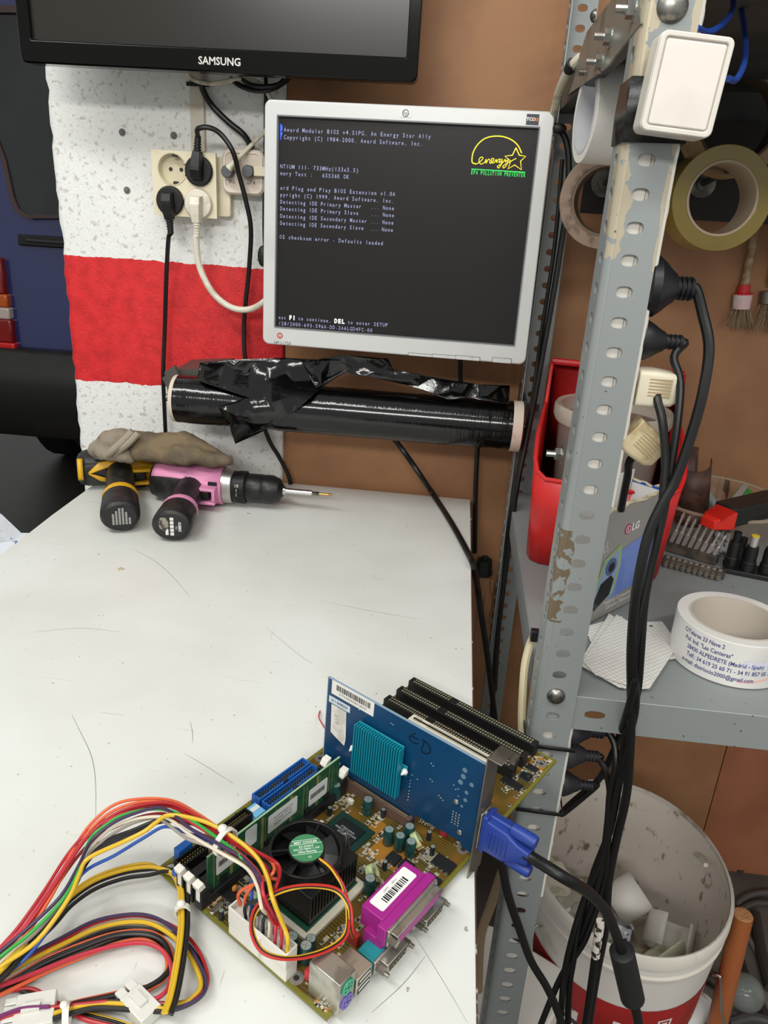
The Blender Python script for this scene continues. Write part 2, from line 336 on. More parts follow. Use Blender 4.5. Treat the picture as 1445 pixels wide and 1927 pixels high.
# worn cream paint hugging the corner of the front post (x near .108) above the film roll
wx = mp2('ADD', sp.outputs['X'], mp2('ADD', mp2('MULTIPLY', mp2('SUBTRACT', no.outputs['Fac'], .5), -.026), mp2('MULTIPLY', mp2('SUBTRACT', no3.outputs['Fac'], .5), -.012)))
cm = mp2('MULTIPLY', mp2('LESS_THAN', wx, .1155), mp2('GREATER_THAN', mp2('ADD', sp.outputs['Z'], mp2('MULTIPLY', no.outputs['Fac'], .2)), 1.28))
cm = mp2('MULTIPLY', cm, mp2('LESS_THAN', sp.outputs['Y'], .64))
wx2 = mp2('GREATER_THAN', mp2('ADD', sp.outputs['X'], mp2('MULTIPLY', mp2('SUBTRACT', no.outputs['Fac'], .5), .012)), .1402)
c2 = mp2('MULTIPLY', mp2('MULTIPLY', wx2, mp2('LESS_THAN', sp.outputs['X'], .15)), mp2('GREATER_THAN', sp.outputs['Z'], 1.17)); c2 = mp2('MULTIPLY', c2, mp2('LESS_THAN', sp.outputs['Y'], .64))
cm = mp2('MAXIMUM', cm, c2); cm = mp2('MULTIPLY', cm, mp2('GREATER_THAN', no3.outputs['Fac'], .41))
rust = mp2('MULTIPLY', mp2('LESS_THAN', mp2('ADD', sp.outputs['X'], mp2('MULTIPLY', no.outputs['Fac'], -.03)), .1035), mp2('LESS_THAN', mp2('ABSOLUTE', mp2('SUBTRACT', sp.outputs['Z'], .91), 0), .045))
rust = mp2('MULTIPLY', rust, mp2('LESS_THAN', sp.outputs['Y'], .64)); rust = mp2('MULTIPLY', rust, mp2('GREATER_THAN', no3.outputs['Fac'], .47))
rp = n.new('ShaderNodeValToRGB'); rp.color_ramp.elements[0].position = .35; rp.color_ramp.elements[0].color = lin('#929796'); rp.color_ramp.elements[1].position = .7; rp.color_ramp.elements[1].color = lin('#808584'); l.new(no2.outputs['Fac'], rp.inputs[0])
sk = n.new('ShaderNodeTexNoise'); sk.inputs['Scale'].default_value = 160; sk.inputs['Detail'].default_value = 2; l.new(geo.outputs['Position'], sk.inputs[0])
def mixc(fac, a, col):
    q = n.new('ShaderNodeMix'); q.data_type = 'RGBA'; l.new(fac, q.inputs[0]); l.new(a, q.inputs[6]); q.inputs[7].default_value = lin(col); return q.outputs[2]
c = mixc(cm, rp.outputs[0], '#b0a58e'); c = mixc(rust, c, '#6e604c'); c = mixc(mp2('GREATER_THAN', sk.outputs['Fac'], .74), c, '#55544f'); l.new(c, b.inputs['Base Color'])
b.inputs['Roughness'].default_value = .42; b.inputs['Metallic'].default_value = .15
GREY = m
Z0 = 1.108 - .0229 * 48 - .01145
NC = 82
zz = [Z0 + .0229 * k for k in range(NC)]
def post(xc, y, side=1, W=.0315):
    q = MB(); xl = xc; 
    # z=0 start padding
    q.perf(FR((xl + .005, y, 0), (1, 0, 0), (0, 0, 1)), W, [(Z0, 0)] + [(.0229, 1)] * NC, .0064, .0044, hx=.0124)
    Lt = Z0 + .0229 * NC
    arc = [(xl + .005 - .005 * math.sin(t), y + side * (.005 - .005 * math.cos(t))) for t in [R(22.5 * k) for k in range(5)]]
    q.grid([[(x_, y_, 0) for x_, y_ in arc], [(x_, y_, Lt) for x_, y_ in arc]])
    q.perf(FR((xl, y + side * .005, 0), (0, side, 0), (0, 0, 1)), .034, [(Z0, 0)] + [(.0229, 1)] * NC, .0064, .0044, hx=.013)
    return q.build('post', GREY, sh, solid=.0017, smooth=0)
post(.107, .62); post(.107, 1.175, side=-1)
post(1.0, .62); post(1.0, 1.175, side=-1)
def shelf(z, ylo=.622, yhi=1.172, lip=.036, fr_cells=None, lips=1):
    q = MB(); x0, x1 = .1095, 1.03
    q.f([q.v(p) for p in ((x0, ylo, z), (x1, ylo, z), (x1, yhi, z), (x0, yhi, z))])
    if lips: q.perf(FR((x0, ylo, z), (0, 0, -1), (1, 0, 0)), lip, fr_cells or [(x1 - x0, 0)], .0045, .0105)
    q.perf(FR((x0, yhi, z), (0, 0, -1), (1, 0, 0)), lip, [(x1 - x0, 0)], .004, .01)
    q.perf(FR((x0, ylo, z), (0, 0, -1), (0, 1, 0)), lip, [(.03, 0), (.03, 1), (.43, 0), (.03, 1), (.03, 0)], .004, .009)
    if lips: q.grid([[(x0, ylo, z - lip), (x1, ylo, z - lip)], [(x0, ylo + .011, z - lip), (x1, ylo + .011, z - lip)]])
    q.grid([[(x0, yhi, z - lip), (x1, yhi, z - lip)], [(x0, yhi - .011, z - lip), (x1, yhi - .011, z - lip)]])
    q.grid([[(x0, ylo, z - lip), (x0, yhi, z - lip)], [(x0 + .011, ylo, z - lip), (x0 + .011, yhi, z - lip)]])
    return q.build('shelf_board', GREY if lips else mat('#474645', .5, .2, spot='#3b3a39', sc=8), sh, solid=.0014, smooth=0)
shelf(.787, fr_cells=[(.038, 0), (.032, 1), (.024, 0), (.03, 0), (.8, 0)])
shelf(1.366, lips=0)
def bolt(p, d, r=.0085, nut=False):
    q = MB(); d = V(d); p = V(p); F = FR(p, d.orthogonal(), d.cross(d.orthogonal()))
    if (F.to_3x3() @ V((0, 0, 1))).dot(d) < 0: F = F @ M.Rotation(math.pi, 4, 'X')
    if nut: q.prism(circ(.0062, 6), .001, .0062, F); q.cyl(F @ V((0, 0, .004)), F @ V((0, 0, .014)), .003, n=10); q.cyl(p, F @ V((0, 0, .0014)), .0085, n=20)
    else: q.lathe([(r, 0), (r * .96, .0015), (r * .75, .0034), (r * .4, .0046), (.0003, .005)], F, n=20)
    return q.build('bolt', STEEL if nut else mat('#8f8c86', .35, 1, spot='#6b6862', sc=80), sh)
bolt((.1245, .619, 1.108 - .0229 * 14), (0, -1, 0), .0086); p = PY(1268, 12, .619); bolt((.1245, .619, p.z), (0, -1, 0), .0105)
for u, v, nt in ((1150, 70, 1), (1133, 118, 1), (1195, 18, 1), (1120, 30, 0)):
    p = PX(u, v, .106); bolt(p, (-1, 0, 0), .006, nut=bool(nt))
p = PX(1057, 855, .1065); bolt(p, (-1, 0, 0), nut=True)
# gusset plate and brace strips at the top shelf
q = MB(); g0 = PX(1062, 190, .1062); 
a = [PX(u, v, .1055) for u, v in ((1066, 180), (1104, 60), (1195, -60), (1205, 45), (1155, 108), (1146, 122))]
q.loft([[p for p in a], [p + V((.0016, 0, 0)) for p in a]]); q.build('gusset_plate', mat('#8b8a80', .4, .5, spot='#6f6d64', sc=30), sh)
# crossbar along the back carrying the hooks
MB().bb(.155, 1.0, 1.155, 1.159, 1.208, 1.329).build('crossbar', mat('#211a17', .6), sh)
for u, v in ((1322, 346), (1137, 345)):
    p = PY(u, v, 1.15); q = MB(); q.cyl(p + V((0, .006, 0)), p, .0175, n=24); q.cyl(p, p + V((0, -.006, 0)), .009, n=6); q.cyl(p, p + V((.004, -.15, .022)), .0042, n=12); q.build('hook_bolt', DSTEEL, sh)
# wall anchors under cable tie on posts
# ------------------------------------------------------------------ TELEVISION
tv = thing('television', 'large black flat television on the pillar, top of the picture', 'television', (-.34, 1.19, 1.348))
TB = mat('#080706', .12, ior=1.3)
x0, x1, z0, z1 = -.602, -.0775, 1.3495, 1.70
F = FR((0, 1.115, 0), WALLX, WALLZ)
q = MB(); o_ = rrect(x0, z0, x1, z1, .008); i_ = rrect(x0 + .0165, z0 + .0275, x1 - .0155, z1 - .02, .002); q.frame(o_, i_, -.02, .006, F)
q.build('bezel', TB, tv, bevel=.002)
MB().prism(rrect(x0 + .015, z0 + .026, x1 - .014, z1 - .018, .002), -.018, -.001, F).build('screen', mat('#26241f', .22), tv)
MB().prism(rrect(x0 + .004, z0 + .004, x1 - .004, z1 - .004, .006), -.022, -.05, F, top=rrect(x0 + .05, z0 + .05, x1 - .05, z1 - .03, .006)).build('back_cover', mat('#141414', .5), tv)
MB().bb(-.45, -.25, 1.165, 1.226, 1.5, 1.62).build('wall_mount', mat('#222222', .5, .5), tv)
text('SAMSUNG', .0125, FR(PY(413, 116, 1.1085), WALLX, WALLZ), mat('#c9c7c2', .3, .5), 'logo', tv, off=.00025, sx=.98)
# ------------------------------------------------------------------ MONITOR
FMo = FR((-.25635, 1.11284, 1.30252), (.99892, -.0467, .0036), (-.0017, .0456, .9989))
mo = thing('monitor', 'silver framed computer monitor showing start-up text on a dark screen', 'monitor', W=FMo @ M.Translation((.169, -.29, 0)))
SIL = mat('#c6c6c4', .35, .15, spot='#b9b8b4', sc=14, lo=.55, hi=.8)
q = MB(FMo); OUT = rrect(-.0185, -.2955, .3565, .0195, .009, 5); INN = rrect(0, -.27, .338, 0, .0008, 5)
q.frame(OUT, INN, -.012, .004); q.build('bezel', SIL, mo, bevel=.0022, seg=3)
q = MB(FMo); q.frame(rrect(-.0016, -.2716, .3396, .0016, .0012, 5), INN, -.004, .0048); q.build('screen_trim', mat('#6f7173', .4), mo)
# LCD panel: dark, faintly lit, reflecting
m = bpy.data.materials.new('lcd'); m.use_nodes = True; b = m.node_tree.nodes['Principled BSDF']; b.inputs['Base Color'].default_value = lin('#141313'); b.inputs['Roughness'].default_value = .34; b.inputs['IOR'].default_value = 1.28
b.inputs['Emission Color'].default_value = lin('#2d2a29'); b.inputs['Emission Strength'].default_value = .36
MB(FMo).bb(-.001, .339, -.271, .001, -.006, -.0018).build('screen', m, mo)
q = MB(FMo); q.prism(OUT, -.012, -.022); q.prism(rrect(.01, -.28, .33, .0, .01), -.022, -.05, top=rrect(.05, -.24, .29, -.03, .01)); q.build('back_cover', mat('#3a3b3d', .5), mo)
MB(FMo).bb(.12, .22, -.2, -.1, -.11, -.05).build('wall_arm', mat('#2a2a2a', .5), mo)
# screen text, one character per cell
GC = {}
def glyph(ch, off):
    if (ch, off) in GC: return GC[ch, off]
    cu = bpy.data.curves.new('t', 'FONT'); cu.body = ch; cu.size = 1; cu.offset = off; cu.resolution_u = 2
    t = bpy.data.objects.new('t', cu); link(t); bpy.context.view_layer.update()
    me = bpy.data.meshes.new_from_object(t.evaluated_get(bpy.context.evaluated_depsgraph_get()))
    vs = [tuple(v.co) for v in me.vertices]; fs = [tuple(p.vertices) for p in me.polygons]
    if vs: xs = [v[0] for v in vs]; a, b2 = min(xs), max(xs)
    else: a = b2 = 0
    bpy.data.objects.remove(t); bpy.data.curves.remove(cu); bpy.data.meshes.remove(me)
    GC[ch, off] = (vs, fs, a, b2); return GC[ch, off]
def mono(q, s, x, y, cw, ch, off=.004):
    for k, c_ in enumerate(s):
        if c_ == ' ': continue
        vs, fs, a, b2 = glyph(c_, off)
        if not vs: continue
        wd = b2 - a; sx = min(.74 / max(wd, .3), 1.5) if c_ not in '.,:\'-' else 1.0
        L = [q.v((x + cw * (k + .5) + (px - (a + b2) / 2) * sx * cw, y + py * ch, 0)) for px, py, _ in vs]
        for f_ in fs: q.f([L[i] for i in f_])
def spt(u, v):
    W = FMo.inverted(); o = W @ CAM; d = W.to_3x3() @ ray(u, v); t = -o.z / d.z; return o + d * t
def row(s, u0, v0, u1, v1, q, off=.004, hs=1.0):
    """a line of text filling the span between two points of the screen"""
    a = spt(u0, v0); b2 = spt(u1, v1); cw = (b2.x - a.x) / len(s)
    mono(q, s, a.x, (a.y + b2.y) / 2 - .0022, cw, .0072 * hs, off)
def emat(h, e): return mat(h, .5, emit=e)
TF = FMo @ M.Translation((0, 0, -.0012))
q = MB(TF)
for s, u0, v0, u1, v1 in (
    ('Award Modular BIOS v4.51PG, An Energy Star Ally', 533, 244, 811, 257), ('Copyright (C) 1984-2000, Award Software, Inc.', 533, 258, 796, 271),
    ('NTIUM III- 733MHz(133x5.5)', 526, 314, 675, 320), ('mory Test :   65536K OK', 526, 327, 657, 332),
    ('ard Plug and Play BIOS Extension v1.0A', 526, 354, 744, 365), ('pyright (C) 1999, Award Software, Inc.', 526, 367, 742, 378),
    ('Detecting IDE Primary Master   ... None', 526, 380, 742, 392), ('Detecting IDE Primary Slave    ... None', 526, 393, 742, 405),
    ('Detecting IDE Secondary Master ... None', 526, 407, 741, 419), ('Detecting IDE Secondary Slave  ... None', 526, 420, 740, 433),
    ('OS checksum error - Defaults loaded', 525, 446, 721, 458),
    ('ess ', 523, 597, 543, 599), ('to continue,', 560, 600, 623, 604), ('to enter SETUP', 653, 607, 730, 612), ('/28/2000-693-596A-DD-2A6LGD4FC-00', 523, 609, 701, 622)):
    row(s, u0, v0, u1, v1, q)
q.build('screen_text', emat('#8487a8', .6), mo, smooth=0, fix=False)
q = MB(TF); row('F1', 543, 598, 556, 600, q, .03, 1.15); row('DEL', 628, 604, 649, 607, q, .03, 1.15); q.build('bright_text', emat('#f4f4f8', 1.0), mo, smooth=0, fix=False)
q = MB(TF)
a = spt(526, 243); q.prism([(a.x + .0007, a.y + .007), (a.x + .0035, a.y + .004), (a.x + .0035, a.y - .001), (a.x + .0007, a.y - .004)], 0, .0001)
a = spt(526, 255); q.prism([(a.x + .0007, a.y + .004), (a.x + .004, a.y + .004), (a.x + .002, a.y - .001), (a.x + .0015, a.y - .005), (a.x + .0007, a.y - .005)], 0, .0001)
q.build('blue_emblem', emat('#2f55e6', 1.0), mo)
# yellow arc, script word and star, green line of text
def stroke(q, pts, r=.0005, sm=5):
    P = [spt(u, v) for u, v in pts]; q.tube([(p.x, p.y, .0002) for p in P], r, n=5, sm=sm, flat=1)
ex_ = lambda pts: [(480 + x * .4152, 160 + y * .4152) for x, y in pts]
q = MB(TF)
stroke(q, ex_([(1003, 358), (985, 352), (983, 330), (990, 300), (1010, 268), (1040, 243), (1080, 232), (1125, 234), (1165, 250), (1192, 275), (1208, 308)]), .00075)
stroke(q, ex_([(1182, 284), (1197, 318), (1226, 323), (1203, 345), (1207, 384), (1176, 362), (1146, 380), (1158, 345), (1132, 322), (1166, 318), (1182, 284)]), .0008, 0)
stroke(q, ex_([(1003, 358), (1022, 345), (1033, 330), (1022, 327), (1014, 342), (1022, 358), (1040, 350), (1047, 335), (1046, 355), (1056, 338), (1064, 338), (1064, 355), (1078, 345), (1082, 335), (1073, 333), (1071, 350), (1083, 352), (1093, 336), (1094, 352), (1102, 338), (1112, 336), (1104, 352), (1116, 346), (1120, 334), (1116, 358), (1104, 376), (1098, 368), (1118, 356), (1134, 336), (1134, 350), (1146, 338), (1140, 362), (1126, 376), (1124, 366), (1150, 350), (1184, 332)]), .00055, 3)
q.build('energy_logo', emat('#d9c63a', .9), mo)
q = MB(TF); row('EPA POLLUTION PREVENTER', 886, 324, 989, 330, q, .0, 1.0); a = spt(887, 318); b2 = spt(988, 324); q.tube([(a.x, a.y, .0002), (b2.x, b2.y, .0002)], .0006, n=5, sm=0); q.build('green_text', emat('#2fd05a', .9), mo, smooth=0, fix=False)
# bezel marks and buttons
BFm = FMo @ M.Translation((0, 0, .0041))
def bz(u, v): return spt(u, v)
a = bz(764, 214); q = MB(BFm); q.prism(rrect(a.x - .0072, a.y - .0048, a.x + .0072, a.y + .0048, .001), 0, .0005); lb = q.build('badge', mat('#dcdcda', .4), mo)
q = MB(BFm @ M.Translation((a.x, a.y, .0006))); q.frame(circ(.0044, 20), circ(.0036, 20), 0, .0002); q.build('badge_ring', mat('#2a2a2a', .4), lb)
text('hp', .0062, BFm @ M.Translation((a.x, a.y, .0006)) , mat('#2a2a2a', .4), 'badge_letters', lb)
a = bz(1002, 226); q = MB(BFm); q.bb(a.x - .0078, a.x + .0078, a.y - .0062, a.y + .0062, 0, .0003); lb = q.build('sticker', mat('#1b2436', .35), mo)
text('TCO', .0052, BFm @ M.Translation((a.x - .002, a.y + .0002, .0004)), mat('#e8e4d8', .4), 'sticker_letters', lb, off=.0002); text('03', .0052, BFm @ M.Translation((a.x + .0045, a.y, .0004)), mat('#e0762a', .4), 'sticker_number', lb, off=.0002)
a = bz(528, 631); q = MB(BFm); q.frame(circ(.0042, 16, c=(a.x, a.y)), circ(.0027, 16, c=(a.x, a.y)), 0, .0002); q.prism([(a.x - .001, a.y - .002), (a.x + .001, a.y - .002), (a.x, a.y + .002)], 0, .0002); q.build('red_emblem', mat('#c4352c', .4), mo)
text('HP L1750', .0062, BFm @ M.Translation((bz(533, 645).x, bz(533, 645).y, .0001)), mat('#55585c', .4), 'model_lettering', mo)
for u0, v0, u1, v1, s in ((769, 663, 813, 678, ''), (814, 666, 857, 680, '-'), (858, 669, 902, 683, '+'), (927, 671, 961, 686, '')):
    a = bz(u0, v0); b2 = bz(u1, v1); q = MB(BFm); q.prism(rrect(a.x, -.2953, b2.x, b2.y + .008, .0012), -.001, .0006); bt = q.build('button', mat('#c2c2c0', .35, .1), mo, bevel=.0005)
    q = MB(BFm); q.frame(rrect(a.x - .0006, -.2954, b2.x + .0006, b2.y + .0086, .0012), rrect(a.x, -.2953, b2.x, b2.y + .008, .0012), -.0005, .0001); q.build('button_gap', mat('#3c3d3f', .6), bt)
    if s: text(s, .006, BFm @ M.Translation(((a.x + b2.x) / 2 + .006, -.2915, .0008)), mat('#77797b', .4), 'button_mark', bt)
# ------------------------------------------------------------------ SOCKETS ON THE PILLAR
sk_ = thing('socket_block', 'cream four way mains socket block screwed to the pillar', 'power socket', (-.42, 1.222, 1.165))
IV = mat('#ddd3b8', .35, spot='#cfc3a4', sc=20, lo=.55, hi=.8)
sx0, sx1, sz0, sz1, sy = PY(289, 350, 1.195).x, PY(408, 350, 1.195).x, PY(352, 408, 1.195).z, PY(350, 285, 1.195).z, 1.192
F = FR(((sx0 + sx1) / 2, sy, (sz0 + sz1) / 2), WALLX, WALLZ); hw, hh = (sx1 - sx0) / 2, (sz1 - sz0) / 2
q = MB(F)
PC_ = [F.inverted() @ PY(u, v, sy) for u, v in ((324, 318), (375, 322), (321, 378), (374, 384))]; xm_ = (PC_[0].x + PC_[1].x + PC_[2].x + PC_[3].x) / 4; ym_ = sum(p.y for p in PC_) / 4
for p_ in PC_:
    ax0, ax1 = (-hw, xm_) if p_.x < xm_ else (xm_, hw); ay0, ay1 = (-hh, ym_) if p_.y < ym_ else (ym_, hh); o_ = []; 
    for (ax_, ay_), (bx_, by_) in zip(((ax0, ay0), (ax1, ay0), (ax1, ay1), (ax0, ay1)), ((ax1, ay0), (ax1, ay1), (ax0, ay1), (ax0, ay0))):
        for k in range(8): o_.append((ax_ + (bx_ - ax_) * k / 8, ay_ + (by_ - ay_) * k / 8))
    i_ = [(p_.x + .0215 * math.cos(t), p_.y + .0215 * math.sin(t)) for t in [math.atan2(y - p_.y, x - p_.x) for x, y in o_]]
    q.frame(o_, i_, -.006, 0)
q.build('face_plate', IV, sk_)
MB(F).prism(rrect(-hw + .003, -hh + .003, hw + .016, hh - .004, .004), -.0325, -.0165).build('back_box', IV, sk_, bevel=.001)
SOC = []
for i, (u, v) in enumerate(((324, 318), (375, 322), (321, 378), (374, 384))):
    p = PY(u, v, sy); G = FR(p, WALLX, WALLZ); SOC.append(p); q = MB(G)
    q.lathe([(.0222, .0002), (.0222, .001), (.0208, .001), (.0196, -.012), (.0001, -.0122)], n=32, caps=False); rec = q.build('socket_well', mat('#cfc4a8', .35), sk_)
    if i == 0:
        q = MB(G)
        for x in (-.0065, .0095): q.cyl((x, 0, -.0121), (x, 0, -.0115), .0028, n=14)
        for y in (-1, 1): q.bb(.001, .008, y * .0185 - .0022, y * .0185 + .0022, -.004, .0006)
        q.build('contact', mat('#2a241e', .5), rec)
def schuko(p, G, r=.0205, col=BLK, name='plug', parent=None, down=True, ribs=5, dl=None):
    """round plug seen from the front with a grip and strain relief leaving along local -y"""
    q = MB(G); q.lathe([(r, -.004), (r, .004), (r * .93, .006), (.001, .0062)], n=28)
    q.loft([[(-.0085, -.002, .005), (.0085, -.002, .005), (.0085, .012, .005), (-.0085, .012, .005)], [(-.0075, -.004, .024), (.0075, -.004, .024), (.007, .010, .018), (-.007, .010, .018)]])
    q.loft([[(-.0085, -.001, .004), (.0085, -.001, .004), (.0075, .0, .024), (-.0075, .0, .024)], [(-.0085, -.014, .004), (.0085, -.014, .004), (.0065, -.014, .022), (-.0065, -.014, .022)], [(-.006, -.026, .007), (.006, -.026, .007), (.0055, -.026, .018), (-.0055, -.026, .018)]])
    b2 = q.build('plug', col, parent, bevel=.0008)
    q = MB(G)
    for k in range(ribs): y = -.0265 - k * .0038; q.cyl((0, y, .0125), (0, y - .0025, .0125), .0058 - k * .0003, .0058 - k * .0003, n=12)
    q.cyl((0, -.026, .0125), (0, -.027 - ribs * .0038, .0125), .0042, n=12); q.build('strain_relief', col, b2)
    return G @ V((0, -.026 - ribs * .0038, .0125))
# three plugged cords
c1 = thing('power_cable', 'black cord plugged lower left of the four way block, hanging straight down', 'cable', SOC[2])
G = FR(SOC[2], (1, 0, .06), (-.06, 0, 1)); e = schuko(None, G, parent=c1)
MB().tube([e, PY(317, 450, 1.185), PY(313, 520, 1.195), PY(310, 620, 1.205), PY(307, 700, 1.2), PY(309, 760, 1.2), PY(312, 830, 1.2), PY(312, 870, 1.21)], .0034).build('cord', CABLE, c1)
c2_ = thing('power_cable', 'black cord plugged upper right of the four way block, looping over beside the monitor', 'cable', SOC[1])
G = FR(SOC[1], (-1, 0, .08), (-.08, 0, -1)); e = schuko(None, G, parent=c2_)
MB().tube([e, PY(372, 243, 1.165), PY(392, 240, 1.165), PY(415, 252, 1.17), PY(438, 285, 1.17), PY(450, 330, 1.18), PY(463, 380, 1.185), PY(472, 430, 1.19), PY(469, 500, 1.2), PY(462, 570, 1.205), PY(459, 620, 1.205), PY(462, 680, 1.2), PY(480, 750, 1.2), PY(505, 825, 1.21), PY(525, 860, 1.215), PY(543, 896, 1.218), PY(548, 925, 1.219)], .0036).build('cord', CABLE, c2_)
c3_ = thing('power_cable', 'white cord plugged lower right of the four way block, curving behind the monitor', 'cable', SOC[3])
WP = mat('#d8d2c2', .4, spot='#c5bda8', sc=50)
G = FR(SOC[3], (1, 0, 0), (0, 0, 1)); e = schuko(None, G, r=.0206, col=WP, parent=c3_)
MB().tube([e, PY(369, 450, 1.18), PY(375, 500, 1.185), PY(398, 548, 1.185), PY(430, 576, 1.185), (PY(462, 583, 1.185)), PY(490, 573, 1.18), PY(520, 545, 1.17), PY(560, 500, 1.16)], .0048, n=10).build('cord', WP, c3_)
# TV aerial box
tvb = thing('aerial_socket', 'cream square aerial outlet with two grey knobs beside the monitor', 'aerial socket', (-.33, 1.222, 1.18))
a = PY(416, 278, 1.198); b2 = PY(497, 370, 1.198); F = FR(((a.x + b2.x) / 2, 1.2, (a.z + b2.z) / 2), WALLX, WALLZ); hw, hh = (b2.x - a.x) / 2, (a.z - b2.z) / 2
q = MB(F); q.prism(rrect(-hw, -hh, hw, hh, .012), -.0245, 0); q.build('back_box', mat('#d6c8b8', .4), tvb, bevel=.003)
q = MB(F); q.frame(rrect(-hw + .003, -hh + .003, hw - .003, hh - .003, .01), rrect(-hw + .0055, -hh + .0055, hw - .0055, hh - .0055, .008), 0, .0016); q.build('raised_rim', mat('#ddd0bf', .4), tvb)
KG = mat('#55585a', .45)
for u, v in ((430, 323), (469, 323)):
    p = PY(u, v, 1.195); MB(FR(p, WALLX, WALLZ)).lathe([(.0085, -.004), (.0088, .008), (.0075, .0105), (.001, .011)], n=20).build('knob', KG, tvb)
q = MB(FR(PY(489, 323, 1.198), WALLX, WALLZ)); q.bb(-.007, .014, -.0065, .0065, .0, .01); q.build('coaxial_plug', CREAM, tvb, bevel=.001)
for s, u, v in (('TVS', 436, 341), ('R-VT', 472, 343)): text(s, .0058, FR(PY(u, v, 1.1985), (-1, 0, 0), (0, 0, -1)), mat('#57524c', .5), 'lettering', tvb)
co = MB(); co.cyl(PY(430, 318, 1.185), PY(450, 297, 1.187), .006, .004, n=12); co.tube([PY(446, 300, 1.186), PY(458, 288, 1.19), PY(478, 268, 1.2), PY(498, 248, 1.2), PY(520, 215, 1.19), PY(505, 178, 1.19), PY(490, 158, 1.19), PY(470, 150, 1.19), PY(440, 150, 1.185), PY(410, 156, 1.185), PY(385, 156, 1.185), PY(362, 148, 1.185), PY(350, 130, 1.185)], .0031)
tag(co.build('aerial_cable', WIREW), 'cream aerial cable from the square outlet up behind the television', 'cable')
# trunking
q = MB(); a = PY(354, 155, 1.215); b2 = PY(381, 155, 1.215); cN = PY(370, 285, 1.215)
q.bb(a.x, b2.x, 1.2185, 1.226, cN.z, 1.42); tag(q.build('cable_duct', mat('#cdc4b4', .5, spot='#b7ab96', sc=40), bevel=.001), 'dirty white cable duct running down to the socket block', 'cable duct')
MBt = MB(); p = PY(370, 157, 1.216); MBt.bb(PY(350, 157, 1.216).x, PY(392, 157, 1.216).x, 1.2165, 1.2182, p.z - .0035, p.z + .002); tag(MBt.build('cable_strap', BLK), 'black strap across the cable duct below the television', 'strap')
q = MB(); q.tube([PY(380, 150, 1.21), PY(382, 170, 1.212), PY(400, 200, 1.212), PY(430, 230, 1.212), PY(458, 253, 1.212), PY(474, 278, 1.205)], .0044, n=10); tag(q.build('aerial_lead', CABLE), 'thick black lead running diagonally from duct to the square aerial outlet', 'cable')
q = MB(); q.tube([PY(434, 148, 1.19), PY(450, 160, 1.185), (PY(478, 170, 1.185)), PY(510, 168, 1.185), PY(540, 150, 1.19), PY(550, 130, 1.19)], .0036); tag(q.build('signal_cable', CABLE), 'black cable loop sagging lowest under the television edge', 'cable')
q = MB(); q.tube([PY(452, 146, 1.19), PY(468, 158, 1.18), PY(495, 163, 1.178), PY(525, 158, 1.18), PY(540, 140, 1.19)], .003); tag(q.build('signal_cable', CABLE), 'black cable loop tucked just above the lowest loop under the television', 'cable')
q = MB(); q.tube([PY(500, 130, 1.2), PY(500, 200, 1.2), PY(499, 300, 1.205), PY(497, 420, 1.205), PY(500, 500, 1.205)], .003); tag(q.build('signal_cable', CABLE), 'black cable dropping vertically behind the left edge of the monitor', 'cable')
q = MB(); p = PY(494, 482, 1.2); q.sphere(p, .011, 8, (.7, .5, 1.4)); tag(q.build('cable_clip', BLK), 'small black clip on the cable behind the monitor left edge', 'clip')
# ------------------------------------------------------------------ STRETCH FILM ROLL
fl = thing('stretch_film_roll', 'roll of black stretch film on a wall bracket under the monitor', 'film roll', (-.15, 1.12, .875))
A = PY(338, 750, 1.12); B = PY(962, 797, 1.12); r_ = .0365; d = (B - A).normalized()
FB = mat('#060606', .13, bump=.25, bsc=55, coat=.2, stretch=(6, 1, .25))
q = MB(); prof = [(.02, 0), (r_, 0)]; L_ = (B - A).length
for k in range(1, 60): prof.append((r_ + rnd.uniform(-.0005, .0005), L_ * k / 60))
prof += [(r_, L_), (.02, L_)]
ax = FR(A, (0, 0, 1), d.cross(V((0, 0, 1))));
if (ax.to_3x3() @ V((0, 0, 1))).dot(d) < 0: ax = FR(A, (0, 0, 1), V((0, 0, 1)).cross(d))
q.T = ax; q.lathe(prof, n=48); q.build('film', FB, fl, smooth=.9)
q = MB(ax); q.lathe([(.019, -.006), (r_ - .001, -.006), (r_ - .0005, .0005), (.019, .0005)], closed=True); q.build('core_ring', mat('#cdc0b0', .7, spot='#b7a893', sc=30), fl); q = MB(ax); q.lathe([(.019, L_), (r_ + .001, L_), (r_ + .001, L_ + .014), (.033, L_ + .0155), (.019, L_ + .0155)], closed=True, n=40); q.build('core_ring', mat('#cdc0b0', .7, spot='#b7a893', sc=30), fl)
MB(ax).cyl((0, 0, -.02), (0, 0, L_ + .03), .006).build('spindle', DSTEEL, fl)
